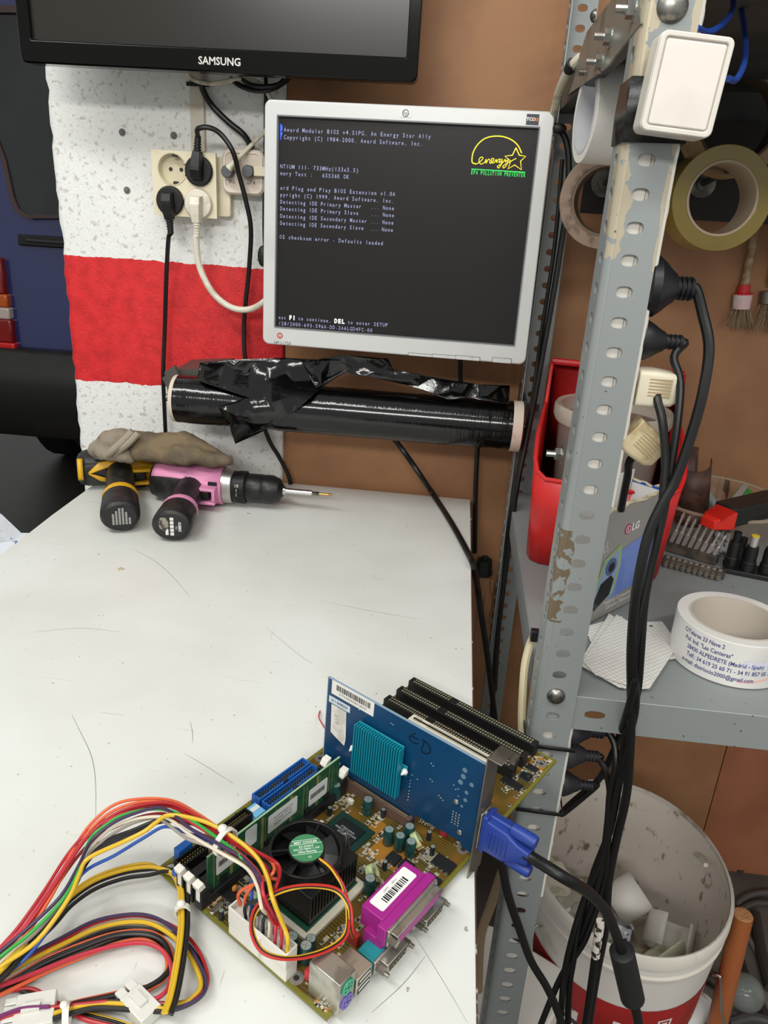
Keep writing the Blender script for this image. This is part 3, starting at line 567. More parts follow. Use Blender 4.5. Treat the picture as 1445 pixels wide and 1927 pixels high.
def crumple(pts, ylo, amp, name, parent, seed, dens=.017, W=None):
    rr = random.Random(seed); P = [PY(u, v, ylo) for u, v in pts]; P2 = [V((p.x, p.z)) for p in P]
    xs = [p.x for p in P2]; zs = [p.y for p in P2]; n0 = len(P2); extra = []
    for _ in range(9000):
        c_ = V((rr.uniform(min(xs), max(xs)), rr.uniform(min(zs), max(zs)))); ins = False; j = n0 - 1
        for i in range(n0):
            a, b3 = P2[i], P2[j]
            if (a.y > c_.y) != (b3.y > c_.y) and c_.x < (b3.x - a.x) * (c_.y - a.y) / (b3.y - a.y) + a.x: ins = not ins
            j = i
        if ins and all((c_ - e2).length > dens * rr.uniform(.6, 1.5) for e2 in extra): extra.append(c_)
        if len(extra) > 160: break
    allp = P2 + extra; vo, eo, fo, *_ = geometry.delaunay_2d_cdt(allp, [], [list(range(n0))], 1, 1e-5)
    q = MB(); L = []
    for k, p in enumerate(vo):
        base = ylo if W is None else W(p.x, p.y)
        L.append(q.v((p.x, base - rr.uniform(0, amp), p.y)))
    for t in fo: q.f([L[i] for i in t])
    return q.build(name, FSH, parent, solid=.0006, smooth=.75, fix=True)
FSH = mat('#070808', .12, bump=.35, bsc=90, coat=.2)
def onroll(x, z):
    c_ = A.z + (B.z - A.z) * (x - A.x) / (B.x - A.x); h = z - c_
    return 1.12 - math.sqrt(max(.0392 ** 2 - h * h, 0)) if h > -.2 and abs(h) < .0392 else (1.125 if h > 0 else 1.083)
crumple([(363, 690), (430, 684), (520, 682), (628, 686), (655, 700), (600, 735), (565, 765), (520, 800), (447, 831), (430, 800), (413, 764), (470, 745), (380, 722), (364, 716)], 1.085, .011, 'loose_film', fl, 3, W=onroll)
crumple([(560, 690), (640, 676), (725, 684), (735, 705), (790, 715), (900, 733), (962, 736), (958, 764), (880, 755), (845, 756), (760, 735), (690, 718), (640, 712), (590, 735)], 1.085, .008, 'loose_film', fl, 5, dens=.02, W=onroll)
q = MB(); a = [PY(u, v, 1.125) for u, v in ((309, 700), (328, 688), (338, 712), (331, 768), (321, 770))]
q.loft([a, [p + V((.002, .003, 0)) for p in a]]); a = [PY(u, v, 1.2) for u, v in ((330, 697), (352, 682), (430, 679), (440, 690), (360, 700), (340, 716))]
q.loft([[p + V((0, -.06, 0)) for p in a], [p + V((0, .024, 0)) for p in a]]); q.build('bracket', mat('#57524c', .5, .4), fl)
q = MB(); p = PY(985, 790, 1.12); q.bb(p.x - .002, p.x + .001, 1.11, 1.234, p.z - .02, p.z + .03); q.bb(p.x, p.x + .02, 1.115, 1.125, p.z + .015, p.z + .024); q.build('bracket', mat('#3b3835', .5, .4), fl)
# ------------------------------------------------------------------ DRILLS
def drill(name, label, ax0, ax1, yb, hand, shell, trim, dark, col_lbl):
    """body axis from rear ax0 to chuck end ax1 (world), hand: end of the battery"""
    t = thing(name, label, 'drill', (ax0.x, ax0.y, TT)); d = (ax1 - ax0).normalized(); up = V((0, 0, 1)); sd = up.cross(d)
    F = M((d, sd, up)).transposed().to_4x4(); F.translation = ax0
    q = MB(F)
    def ring(x, ry, rz, dz=0, n=20): return [(x, ry * math.copysign(abs(math.cos(2 * math.pi * k / n)) ** .8, math.cos(2 * math.pi * k / n)), dz + rz * math.copysign(abs(math.sin(2 * math.pi * k / n)) ** .8, math.sin(2 * math.pi * k / n))) for k in range(n)]
    q.loft([ring(x, ry, rz) for x, ry, rz in ((-.004, .015, .016), (0, .023, .024), (.012, .0275, .0275), (.06, .028, .028), (.09, .026, .027), (.112, .024, .026))]); q.build('motor_housing', dark, t, smooth=1)
    q = MB(F); n = 20
    def arc(x, r1, a0, a1, k=10): return [(x, r1 * math.cos(R(a0 + (a1 - a0) * i / k)), r1 * math.sin(R(a0 + (a1 - a0) * i / k))) for i in range(k + 1)]
    for a0, a1, xs in ((35, 150, (.004, .012, .06, .112)), (150, 250, (.05, .06, .09, .114)), (-80, 35, (.045, .06, .09, .114))):
        q.grid([arc(x, .0294 if i else .027, a0, a1) for i, x in enumerate(xs)])
    q.build('shell', shell, t, solid=.0016, smooth=1)
    # handle towards the camera
    hb_ = F @ V((.062, 0, -.002)); he = V(hand); hd = (he - hb_).normalized(); hs = hd.cross(V((0, 0, 1))).normalized(); hu = hs.cross(hd); Ln = (he - hb_).length
    HF = M((hs, hu, hd)).transposed().to_4x4(); HF.translation = hb_
    def hr(z, a, b2, sx=0): return [(sx + a * math.cos(2 * math.pi * k / 20), b2 * math.sin(2 * math.pi * k / 20), z) for k in range(20)]
    q = MB(HF); q.loft([hr(0, .026, .022), hr(.03, .023, .020), hr(Ln * .45, .0215, .019), hr(Ln * .62, .024, .0205)]); q.build('handle', dark, t, smooth=1)
    q = MB(HF); q.loft([hr(Ln * .6, .0250, .0215), hr(Ln * .63, .0265, .0225), hr(Ln * .66, .0265, .0225), hr(Ln * .68, .026, .022)]); q.build('handle_trim', trim, t, smooth=1)
    q = MB(HF); q.loft([hr(Ln * .66, .0255, .0215), hr(Ln * .9, .0275, .0235), hr(Ln * .985, .027, .023), hr(Ln, .0245, .0205)]); bt = q.build('battery', dark, t, smooth=.9)
    LF = HF @ M.Translation((0, 0, Ln + .0003))
    q = MB(LF); q.prism([(x, y) for x, y in circ(.0215, 24, .0175)], 0, .0002); q.build('battery_label', mat('#1d1d1e', .4), bt)
    for s in (-1, 1): MB(F).bb(.072, .098, -s * .012 - .004, -s * .012 + .004, -.034, -.024).build('trigger', BLK, t, bevel=.002) if s > 0 else None
    gx = .1 if shell is trim else .1; q = MB(F); q.bb(.074, .110, -.047, -.024, .004, .009); q.bb(.105, .110, -.047, -.024, -.012, .006); q.bb(.074, .110, -.047, -.024, -.0175, -.0125); q.build('trigger_guard', trim, t, bevel=.0015); MB(F).bb(.082, .100, -.044, -.02, -.010, .003).build('trigger_switch', BLK, t, bevel=.002)
    q = MB(F); q.loft([ring(.11, .026, .0275), ring(.128, .0255, .026)]); q.build('collar', mat('#b9b7b2', .35, .8), t, bevel=.001)
    q = MB(F @ M.Rotation(R(90), 4, 'Y')); 
    q.lathe([(.0235, .127), (.0245, .13), (.0245, .147), (.023, .149)], n=28); 
    for k in range(20): a = 2 * math.pi * k / 20; q.box((.0246 * math.cos(a), .0246 * math.sin(a), .141), (.0016, .003, .012), rz=a)
    q.build('clutch_ring', BLK, t)
    q = MB(F @ M.Rotation(R(90), 4, 'Y')); q.lathe([(.021, .149), (.0225, .152), (.0225, .172), (.0215, .174), (.0225, .176), (.0225, .188), (.018, .2), (.011, .204), (.0095, .206)], n=28)
    q.build('chuck', mat('#191919', .4), t)
    return t, F, LF, Ln, bt
PA = PY(292, 906, 1.105); PB_ = PY(525, 906, 1.105); PA.z = PB_.z = TT + .031
dk = mat('#1c1b1b', .45, spot='#2b2a28', sc=60)
pk = mat('#d98bb0', .4, spot='#c77a9e', sc=30, lo=.55, hi=.8)
he = PY(322, 988, .945); he.z = TT + .026
t, F, LF, Ln, bt = drill('cordless_drill', 'pink and black cordless drill with a screwdriver bit in its chuck', PA, PB_, 1.118, he, pk, pk, dk, None)
q = MB(F @ M.Rotation(R(90), 4, 'Y')); q.cyl((0, 0, .204), (0, 0, .21), .008, .006, n=12); q.cyl((0, 0, .206), (0, 0, .251), .0045, n=12); q.build('bit_holder', CHROME, t)
q = MB(F @ M.Rotation(R(90), 4, 'Y')); q.cyl((0, 0, .251), (0, 0, .262), .0032, n=6); q.mi = 1; q.cyl((0, 0, .262), (0, 0, .277), .002, n=8); q.cyl((0, 0, .277), (0, 0, .283), .0028, .0012, n=8); q.build('screwdriver_bit', [DSTEEL, mat('#a8834a', .35, .8)], t)
WL = mat('#d6d4ce', .5); 
q = MB(LF); 
for k in range(5): q.bb(-.0035, .0015, -.0145 + k * .0056, -.0100 + k * .0056, .0002, .0004)
q.bb(.004, .008, -.014, -.005, .0002, .0004); q.build('label_icons', WL, bt)
RZ = LF @ M.Translation((0, 0, .0003)) @ M.Rotation(R(90), 4, 'Z')
text('DEKO', .0052, RZ @ M.Translation((-.001, .0115, 0)), WL, 'label_lettering', bt, off=.0002); text('CE', .0058, RZ @ M.Translation((.001, -.0065, 0)), WL, 'label_lettering', bt); text('12V', .0034, RZ @ M.Translation((-.003, .0068, 0)), WL, 'label_lettering', bt)
text('18\nI\n1', .0075, F @ M.Rotation(R(90), 4, 'X') @ M.Translation((.138, .003, .0262)), mat('#c9c7c2', .5), 'torque_number', t)
for x, z, w_ in ((.095, .012, .014),): MB(F).bb(x, x + w_, -.031, -.0285, z - .008, z + .003).build('direction_switch', BLK, t, bevel=.001)
q = MB(HF0 := LF); 
rr = random.Random(5); q.prism([(.010 + .008 * math.cos(a) * rr.uniform(.7, 1), .002 + .012 * math.sin(a) * rr.uniform(.7, 1)) for a in [k * .5 for k in range(12)]], .0003, .0008); q.build('torn_label', mat('#8d877b', .8, spot='#3b3936', sc=200, lo=.45, hi=.55), bt)
YA = PY(150, 880, 1.12); YB = PY(385, 905, 1.20); YA.z = TT + .0315; YB.z = TT + .0315
ye = mat('#d9a51e', .4, spot='#b98a18', sc=30, lo=.5, hi=.8)
he = PY(226, 968, .958); he.z = TT + .027
t2, F2, LF2, Ln2, bt2 = drill('cordless_drill', 'yellow and black cordless drill under the work glove, left of the pink one', YA, YB, 1.125, he, mat('#23211e', .45), ye, dk, None)
q = MB(F2)
def arc2(x, r1, a0, a1, k=8): return [(x, -r1 * math.cos(R(a0 + (a1 - a0) * i / k)), r1 * math.sin(R(a0 + (a1 - a0) * i / k))) for i in range(k + 1)]
q.grid([arc2(x, .0306, a0, a1) for x, a0, a1 in ((.014, 0, 6), (.03, 10, 34), (.05, 22, 40), (.07, 30, 42))]); q.grid([arc2(x, .0306, a0, a1) for x, a0, a1 in ((.014, 0, 3), (.03, -24, -8), (.05, -38, -24))])
q.grid([arc2(x, .0306, a0, a1) for x, a0, a1 in ((.07, 10, 80), (.09, -40, 85), (.114, -60, 90))]); q.grid([arc2(x, .0296, a0, a1) for x, a0, a1 in ((-.002, -20, 50), (.006, -20, 50))])
q.build('yellow_panel', ye, t2, solid=.0014, smooth=1)
for k, n_ in enumerate((5, 9, 12, 12, 10, 8)): 
    q = MB(LF2 @ M.Rotation(R(90), 4, 'Z')); y = .011 - k * .0044
    for j in range(n_): q.bb(-.012 + j * .0021, -.0106 + j * .0021, y, y + .0028, .0003, .0005)
    q.build('label_lines', mat('#a9a7a2', .6), bt2)
# ------------------------------------------------------------------ GLOVE (soft, lying across both drills)
def blob(name, caps, m_, vox=.0035, sm=3, disp=.0022, dsc=.02):
    q = MB()
    for a, b3, ra, rb in caps:
        a = V(a); b3 = V(b3); k = 8
        for i in range(k + 1): q.sphere(a.lerp(b3, i / k), ra + (rb - ra) * i / k, 7)
    o = q.build(name, m_)
    r = o.modifiers.new('r', 'REMESH'); r.mode = 'VOXEL'; r.voxel_size = vox; r.use_smooth_shade = True
    s_ = o.modifiers.new('s', 'SMOOTH'); s_.iterations = sm
    tx = bpy.data.textures.new('c', 'CLOUDS'); tx.noise_scale = dsc
    dm = o.modifiers.new('d', 'DISPLACE'); dm.texture = tx; dm.strength = disp * 2; dm.mid_level = .5
    bpy.context.view_layer.update(); me = bpy.data.meshes.new_from_object(o.evaluated_get(bpy.context.evaluated_depsgraph_get()))
    o.modifiers.clear(); me.materials.clear(); me.materials.append(m_); o.data = me; me.polygons.foreach_set('use_smooth', [True] * len(me.polygons)); return o
gp = lambda u, v, y=1.105: PY(u, v, y)
GL = mat('#75654c', .85, spot='#5b5042', sc=25, lo=.42, hi=.62, bump=.5, bsc=260)
gl_ = [(gp(232, 832), gp(300, 838), .020, .021), (gp(300, 838), gp(345, 838), .021, .021), (gp(260, 850, 1.09), gp(340, 856, 1.085), .014, .014), (gp(345, 832), gp(392, 848), .018, .011), (gp(392, 848), gp(420, 862), .011, .008),
       (gp(335, 852, 1.08), gp(400, 866, 1.085), .014, .012), (gp(400, 866, 1.085), gp(430, 866, 1.085), .011, .009), (gp(310, 858, 1.08), gp(350, 866, 1.075), .012, .010), (gp(345, 842, 1.14), gp(400, 858, 1.135), .012, .009), (gp(250, 845, 1.14), gp(330, 845, 1.14), .014, .014)]
go = blob('work_glove', gl_, GL, disp=.003, dsc=.018); tag(go, 'dirty tan work glove lying across the two drills', 'glove')
cf = blob('cuff', [(gp(176, 848, 1.10), gp(205, 830, 1.10), .010, .015), (gp(205, 830, 1.10), gp(232, 826, 1.1), .017, .017), (gp(190, 852, 1.09), gp(240, 858, 1.09), .011, .013), (gp(185, 850, 1.12), gp(235, 848, 1.13), .014, .015), (gp(228, 835), gp(245, 850), .016, .016)], mat('#8f8474', .9, spot='#7c705e', sc=40, lo=.45, hi=.7, bump=.6, bsc=400), disp=.003, dsc=.014)
mw = cf.matrix_world.copy(); cf.parent = go; cf.matrix_parent_inverse = M(); cf.matrix_basis = WM[go].inverted() @ WM[cf]
WM[cf] = WM[go]
for s_ in range(1):
    q = MB(); q.tube([gp(250, 812, 1.082), gp(232, 830, 1.078), gp(212, 848, 1.076), gp(200, 858, 1.084)], .006, n=10); q.tube([gp(260, 815, 1.08), gp(240, 836, 1.074), gp(215, 856, 1.084)], .005); q.build('cuff_fold', mat('#9a907f', .9, bump=.6, bsc=400), go)
p = PY(460, 871, 1.12); q = MB(); q.cyl(p + V((-.006, 0, 0)), p + V((.005, 0, 0)), .0035, .001, n=8); 
# ------------------------------------------------------------------ MOTHERBOARD (board frame: x along the port edge, y away from it, mm)
BO, BX, BY = V((-.0381, .31154, .7535)), V((.53177, .84685, -.004)), V((-.84398, .53075, .03))
BW = FR(BO, BX, BY); BT = BW @ M.Scale(.001, 4)
mb = thing('motherboard', 'brown computer motherboard lying on the white bench with one corner over its edge', 'motherboard', W=BW @ M.Translation((.15, .08, 0)))
def bm_(): return MB(BT)
def P3(x, y, z): return BT @ V((x, y, z))
m = bpy.data.materials.new('pcb'); m.use_nodes = True; n = m.node_tree.nodes; l = m.node_tree.links; b = n['Principled BSDF']
tc = n.new('ShaderNodeTexCoord'); no = n.new('ShaderNodeTexNoise'); no.inputs['Scale'].default_value = 45; no.inputs['Detail'].default_value = 1.5; l.new(tc.outputs['Object'], no.inputs[0])
r1 = n.new('ShaderNodeValToRGB'); e = r1.color_ramp.elements; e[0].position = .36; e[0].color = lin('#40350f'); e[1].position = .7; e[1].color = lin('#7c5218')
q = e.new(.5); q.color = lin('#544314'); l.new(no.outputs['Fac'], r1.inputs[0])
wv = n.new('ShaderNodeTexWave'); wv.inputs['Scale'].default_value = 130; wv.inputs['Distortion'].default_value = 5; wv.inputs['Detail'].default_value = 0; wv.inputs['Detail Scale'].default_value = .12; l.new(tc.outputs['Object'], wv.inputs[0])
wr = n.new('ShaderNodeValToRGB'); wr.color_ramp.elements[0].position = .72; wr.color_ramp.elements[1].position = .8; l.new(wv.outputs['Fac'], wr.inputs[0])
mx = n.new('ShaderNodeMix'); mx.data_type = 'RGBA'; mx.blend_type = 'MIX'; l.new(wr.outputs[0], mx.inputs[0]); l.new(r1.outputs[0], mx.inputs[6]); mx.inputs[7].default_value = lin('#66531f'); l.new(mx.outputs[2], b.inputs['Base Color'])
b.inputs['Roughness'].default_value = .28; PCB = m
OLV = mat('#6d6a22', .4)
q = bm_(); q.bb(-3.5, 302, -1, 160, 1.4, 3); q.build('circuit_board', PCB, mb)
q = bm_(); q.frame([(-4, -1.5), (302.5, -1.5), (302.5, 160.5), (-4, 160.5)], [(-1.2, 1.2), (299.5, 1.2), (299.5, 157.5), (-1.2, 157.5)], 1.3, 3.06); q.build('board_edge', OLV, mb)
SLK = mat('#d8d3c2', .6); CU = mat('#a8742c', .35, .3); GLD = mat('#c9b47a', .3, .9); TIN = mat('#b9b9b4', .3, .9)
for x, y in ((3, 30), (289, 7), (3, 152), (289, 150), (160, 7), (160, 153)):
    q = bm_(); q.frame(circ(4.8, 20, c=(x, y)), circ(1.9, 20, c=(x, y)), 3, 3.25); h_ = q.build('mounting_pad', TIN, mb)
    q = bm_(); q.cyl((x, y, 2.9), (x, y, 3.12), 1.9); q.build('mounting_hole', mat('#2c2a26', .8), h_)
for x0, x1, y0, y1 in ((281, 297, 2, 16), (-2, 6, -1, 12), (108, 128, 34, 60), (-1, 12, 108, 128), (122, 140, 64, 74), (288, 298, 118, 156), (262, 285, 145, 157)): q = bm_(); q.prism(rrect(x0, y0, x1, y1, 2.5), 3, 3.04); q.build('copper_area', CU, mb, smooth=0)
PL = mat('#141415', .5); IC = mat('#171718', .42)
def slot(x, y0, y1, col, name, wid, h, npin, pincol, gap=None, lab=None):
    q = bm_(); q.bb(x - wid / 2, x + wid / 2, y0, y1, 3, h); b2 = q.build(name, col, mb, bevel=.0003, label=lab)
    q = bm_(); q.bb(x - wid * .12, x + wid * .12, y0 + 3, y1 - 3, h - .02, h + .06); q.build('slot_groove', mat('#050505', .9), b2)
    q = bm_(); L_ = y1 - y0 - 8
    for k in range(npin):
        y = y0 + 4 + L_ * (k + .5) / npin
        if gap and abs(y - gap) < 3: continue
        for s in (-1, 1): q.bb(x + s * wid * .2 - wid * .1, x + s * wid * .2 + wid * .1, y - L_ / npin * .3, y + L_ / npin * .3, h, h + .16)
    q.build('contacts', pincol, b2, smooth=0); return b2
for k, x in enumerate((296, 276, 256)): slot(x, 17, 156, PL, 'expansion_slot', 9, 15, 49, mat('#cfc9a8', .3, .7), gap=105)
for x in (245.5, 223, 202, 182): slot(x, 33, 120, mat('#dcd6c4', .45), 'pci_slot', 9.5, 17.5, 60, mat('#b5ad95', .4, .4), gap=105)
slot(151, 49, 128, mat('#5b463c', .5), 'graphics_slot', 8, 13, 50, mat('#a89878', .4, .5), gap=110)
# memory slots and clips
for i, y in enumerate((113.5, 123, 132.5)):
    q = bm_(); q.bb(2, 138, y - 3.6, y + 3.6, 3, 11); q.bb(-5, 3, y - 3.6, y + 3.6, 3, 19); q.bb(137, 144, y - 3.6, y + 3.6, 3, 19); q.build('memory_slot', mat('#17171a', .5), mb, bevel=.0003)
    for x, s in ((-3.5, -1), (141.5, 1)):
        q = bm_(); q.bb(x - 1.8, x + 1.8, y - 2, y + 2, 10, 22); q.loft([[(x - 3, y - 3.2, 21), (x + 3, y - 3.2, 21), (x + 3, y + 3.2, 21), (x - 3, y + 3.2, 21)], [(x - 2 + s * 2, y - 3.2, 25.5), (x + 3 + s * 2, y - 3.2, 26.5), (x + 3 + s * 2, y + 3.2, 26.5), (x - 2 + s * 2, y + 3.2, 25.5)]])
        q.build('memory_clip', mat('#dedbd0', .4), mb, bevel=.0004)
# drive connectors
def header(x0, x1, y, wd, h, col, name, nx, notch=True):
    q = bm_(); O_ = rrect(x0, y - wd / 2, x1, y + wd / 2, .3, 1); I_ = rrect(x0 + 1.2, y - wd / 2 + 1.2, x1 - 1.2, y + wd / 2 - 1.2, .3, 1)
    q.frame(O_, I_, 3, h); q.bb(x0 + 1, x1 - 1, y - wd / 2 + 1, y + wd / 2 - 1, 3, 4.6); b2 = q.build(name, col, mb)
    q = bm_()
    for k in range(nx):
        for s in (-1, 1):
            px = x0 + 3 + (x1 - x0 - 6) * k / (nx - 1); q.bb(px - .35, px + .35, y + s * 1.27 - .35, y + s * 1.27 + .35, 4.5, h - 1.5)
    q.build('pins', GLD, b2, smooth=0); return b2
BL = mat('#1d5aa8', .35)
for y in (141.5, 152.5):
    b2 = header(84, 142, y, 9.2, 13, BL, 'drive_connector', 20); q = bm_(); q.bb(110.5, 115.5, y - 4.75, y - 3.3, 8, 13.1); q.build('key_notch', mat('#0c2448', .6), b2)
header(38, 72, 147, 9, 12, PL, 'floppy_connector', 17); header(4, 28, 146, 9, 12, PL, 'panel_header', 9)
q = bm_(); q.bb(-2, 4, 137, 145, 3, 12); q.build('blue_header', BL, mb, bevel=.0003)
q = bm_(); q.bb(10, 22, 152, 158, 3, 14); q.build('blue_header', BL, mb, bevel=.0003)
q = bm_(); q.bb(72, 82, 139, 151, 3, 10); d_ = q.build('switch_block', mat('#6fb2dc', .4), mb, bevel=.0003)
for k in range(5): q = bm_(); q.bb(73.5 + k * 1.6, 74.6 + k * 1.6, 144, 148, 10, 10.9); q.build('switch', mat('#e8e8e4', .4), d_)
# chipset
q = bm_(); q.bb(96, 127, 66, 99, 3, 4.2); c_ = q.build('chipset', mat('#14332a', .35), mb)
q = bm_(); q.bb(101, 122, 71.5, 93.5, 4.2, 5.2); d2 = q.build('chip_die_cap', mat('#15181a', .4), c_, bevel=.0002)
text('VT82C694X\n0050CD TAIWAN\n1EC080411', 2.6, BT @ M.Translation((111, 82.5, 5.3)) @ M.Rotation(R(-90), 4, 'Z'), mat('#b5b5b0', .5), 'chip_marking', d2, off=.0, ext=0)
# CPU socket
q = bm_(); q.bb(24, 84, 40, 101, 3, 6.5); q.build('processor_socket', mat('#cfc8b4', .5), mb, bevel=.0004)
q = bm_(); q.bb(28, 80, 45, 97, 6.5, 8); q.build('processor', mat('#1a4a36', .4), mb)
# ATX power socket
header(-3.5, 6.5, 59, 52, 13, mat('#d9d6cc', .45), 'power_socket', 2)
# capacitors
CAPG = mat('#183f3d', .3, spot='#13312f', sc=300)
def cap(x, y, r, h, top='#a9b5b2', col=CAPG, nm='capacitor'):
    q = bm_(); q.lathe([(r * .96, 3), (r, 3.5), (r, 3 + h - .8), (r * .9, 3 + h), (.01, 3 + h)], M.Translation((x, y, 0)), n=18); b2 = q.build(nm, col, mb)
    q = bm_(); q.cyl((x, y, 3 + h), (x, y, 3.1 + h), r * .8, n=16); q.build('vent_top', mat(top, .3, .6), b2)
    for a in (0, 90): q = bm_(); q.box((x, y, 3.13 + h), (r * 1.4, .25, .1), rz=R(a + 30)); q.build('score_line', mat('#5d6a68', .5), b2)
for x, y, r, h in ((134, 113, 4, 14), (149.0 - 10, 84, 4.2, 14), (140, 44, 4, 13), (126, 53, 4, 14), (127, 43.5, 4, 14), (128, 34, 4, 14), (14, 45, 4.2, 14), (15, 34, 4.2, 14), (82, 36, 4.2, 14), (10, 54, 4, 12), (22, 36, 3.6, 12)): cap(x, y, r, h)
for x, y in ((117, 104), (144, 72), (105, 40), (0, 96), (140, 22), (72, 20), (262, 9), (150, 32)): cap(x, y, 1.9, 8, col=mat('#1a2026', .35), nm='small_capacitor')
for x, y in ((20, 105), (2, 112)): q = bm_(); q.sphere((x, y, 7), 2.4, 8, (1, .7, 1.1)); q.build('ceramic_capacitor', mat('#b8782a', .4), mb)
# coils
def coil(x, y, rot):
    L_ = BT @ M.Translation((x, y, 9)) @ M.Rotation(rot, 4, 'Z') @ M.Rotation(R(55), 4, 'X')
    q = MB(L_); q.lathe([(3.4, -2.6), (6.6, -2.6), (6.6, 2.6), (3.4, 2.6)], n=24, closed=True); c_ = q.build('coil_core', mat('#b4bf8c', .45), mb, bevel=.0004)
    q = MB(L_)
    for k in range(4):
        a = R(150 + k * 28); ca, sa = math.cos(a), math.sin(a)
        q.tube([(r * ca, r * sa, z) for r, z in ((2.7, -2.9), (6.7, -2.9), (6.7, 2.9), (2.7, 2.9), (2.7, -2.9))], .38, n=6, sm=0)
    q.build('copper_winding', mat('#b5713a', .25, .9), c_)
coil(138, 35, .9); coil(92, 41, .6)
# chips with legs
def chip(x, y, dx, dy, name='chip', h=2, sides=(1, 1), mark=None, rz=0, legs=6):
    L_ = BT @ M.Translation((x, y, 3)) @ M.Rotation(rz, 4, 'Z')
    q = MB(L_); q.bb(-dx / 2, dx / 2, -dy / 2, dy / 2, .2, h); c_ = q.build(name, IC, mb, bevel=.0001)
    q = MB(L_)
    if sides[0]:
        for k in range(legs):
            px = -dx / 2 + dx * (k + .5) / legs
            for s in (-1, 1): q.bb(px - dx / legs * .2, px + dx / legs * .2, min(s * dy / 2, s * (dy / 2 + 1.4)), max(s * dy / 2, s * (dy / 2 + 1.4)), .1, .7)
    if sides[1]:
        ly = max(2, int(legs * dy / dx))
        for k in range(ly):
            py = -dy / 2 + dy * (k + .5) / ly
            for s in (-1, 1): q.bb(min(s * dx / 2, s * (dx / 2 + 1.4)), max(s * dx / 2, s * (dx / 2 + 1.4)), py - dy / ly * .2, py + dy / ly * .2, .1, .7)
    q.build('legs', TIN, c_, smooth=0)
    if mark: text(mark, min(dx, dy) * .3, L_ @ M.Translation((0, 0, h + .1)) @ M.Rotation(R(-90), 4, 'Z'), mat('#a9a9a4', .5), 'chip_marking', c_, ext=0)
    return c_
chip(16, 98, 9, 22, legs=4, sides=(0, 1)); chip(138, 10, 11, 16, legs=3, sides=(0, 1)); chip(116, 40, 9, 9, 'power_transistor', 3.5, (1, 0), legs=2); chip(117, 29, 9, 9, 'power_transistor', 3.5, (1, 0), legs=2)
chip(104, 20, 7, 17, legs=3, sides=(0, 1), mark='8712'); chip(250 + 14, 9, 9, 9, legs=7, mark='ALC'); chip(277, 10, 6, 10, legs=3, sides=(0, 1)); chip(121, 8, 7, 12, legs=3, sides=(0, 1)); chip(110, 12, 8, 8, legs=6); chip(248, 14, 8, 18, legs=3, sides=(0, 1)); chip(53, 112 - 14, 1, 1) if 0 else None
chip(266, 148, 6, 12, legs=3, sides=(0, 1))
q = bm_(); q.loft([[(x, y, z) for x, y in rrect(-3.5 + 0, 101, 8, 105.5, 2.2)] for z in (3, 6.2)]); q.build('crystal_oscillator', mat('#b5ab98', .25, .9), mb, bevel=.0006)
# red and white small headers
for x, y, dx, dy, h, c_ in ((163, 26, 6, 5, 11, '#b52b30'), (8, 24, 4, 5, 10, '#c93040'), (45, 19, 4, 8, 13, '#9c2c28'), (138, 100, 3, 5, 7, '#cfc9b8'), (103, 103, 10, 3, 5, '#dad6c8'), (58, 100, 3, 3, 9, '#cfc9b8'), (74, 102, 3, 3, 9, '#cfc9b8'), (86, 100, 8, 3, 6, '#d9d4c6')):
    q = bm_(); q.bb(x - dx / 2, x + dx / 2, y - dy / 2, y + dy / 2, 3, h); q.build('jumper_block', mat(c_, .45), mb, bevel=.0003)
# small parts and white legend over the free areas
zones = [(88, 145, 4, 66, 60), (128, 146, 66, 125, 18), (86, 146, 100, 110, 12), (-1, 22, 88, 112, 30), (236, 298, 1, 16, 34), (24, 100, 20, 38, 26), (160, 236, 2, 30, 20), (-2, 22, -1, 30, 12), (22, 80, 102, 109, 16), (2, 140, 136, 158, 22), (284, 300, 16, 158, 14)]
rr = random.Random(11); small = []; extra = MB(BT); leg = MB(BT); padq = MB(BT)
chipm = [mat('#2b2622', .5), mat('#8a7f6a', .5), mat('#6a4a2c', .5)]
for zx0, zx1, zy0, zy1, cnt in zones:
    for k in range(cnt):
        x = rr.uniform(zx0, zx1); y = rr.uniform(zy0, zy1); dx, dy = rr.choice(((2, 1.2), (1.2, 2), (2.6, 1.4), (1.4, 2.6)))
        if len(small) < 98:
            q = bm_(); q.bb(x - dx / 2, x + dx / 2, y - dy / 2, y + dy / 2, 3, 3.8); o = q.build('chip_resistor', rr.choice(chipm), mb); small.append(o)
        else: extra.bb(x - dx / 2, x + dx / 2, y - dy / 2, y + dy / 2, 3, 3.8)
        leg.frame(rrect(x - dx * .8, y - dy * .8, x + dx * .8, y + dy * .8, .2, 1), rrect(x - dx * .6, y - dy * .55, x + dx * .6, y + dy * .55, .2, 1), 3, 3.05)
        for s in (-1, 1):
            if dx > dy: padq.bb(x + s * dx / 2 - .35, x + s * dx / 2 + .35, y - dy / 2, y + dy / 2, 3, 3.85)
            else: padq.bb(x - dx / 2, x + dx / 2, y + s * dy / 2 - .35, y + s * dy / 2 + .35, 3, 3.85)
        if rr.random() < .9:
            t_ = rr.uniform(1.5, 4)
            for j in range(rr.randint(2, 5)): leg.bb(x + 2 + j * .9, x + 2.4 + j * .9, y - t_ / 2, y + t_ / 2, 3, 3.05)
for i in range(13): leg.bb(131.0 + i * 1.5, 131.3 + i * 1.5, 14, 29, 3, 3.05) if i < 9 else None
for i in range(9): leg.bb(131, 144, 14.5 + i * 1.7, 14.8 + i * 1.7, 3, 3.05)
o = extra.build('surface_components', chipm[0], mb, smooth=0); o['kind'] = 'stuff'
o = leg.build('printed_legend', SLK, mb, smooth=0); o['kind'] = 'stuff'; o = padq.build('solder_joints', TIN, mb, smooth=0); o['kind'] = 'stuff'
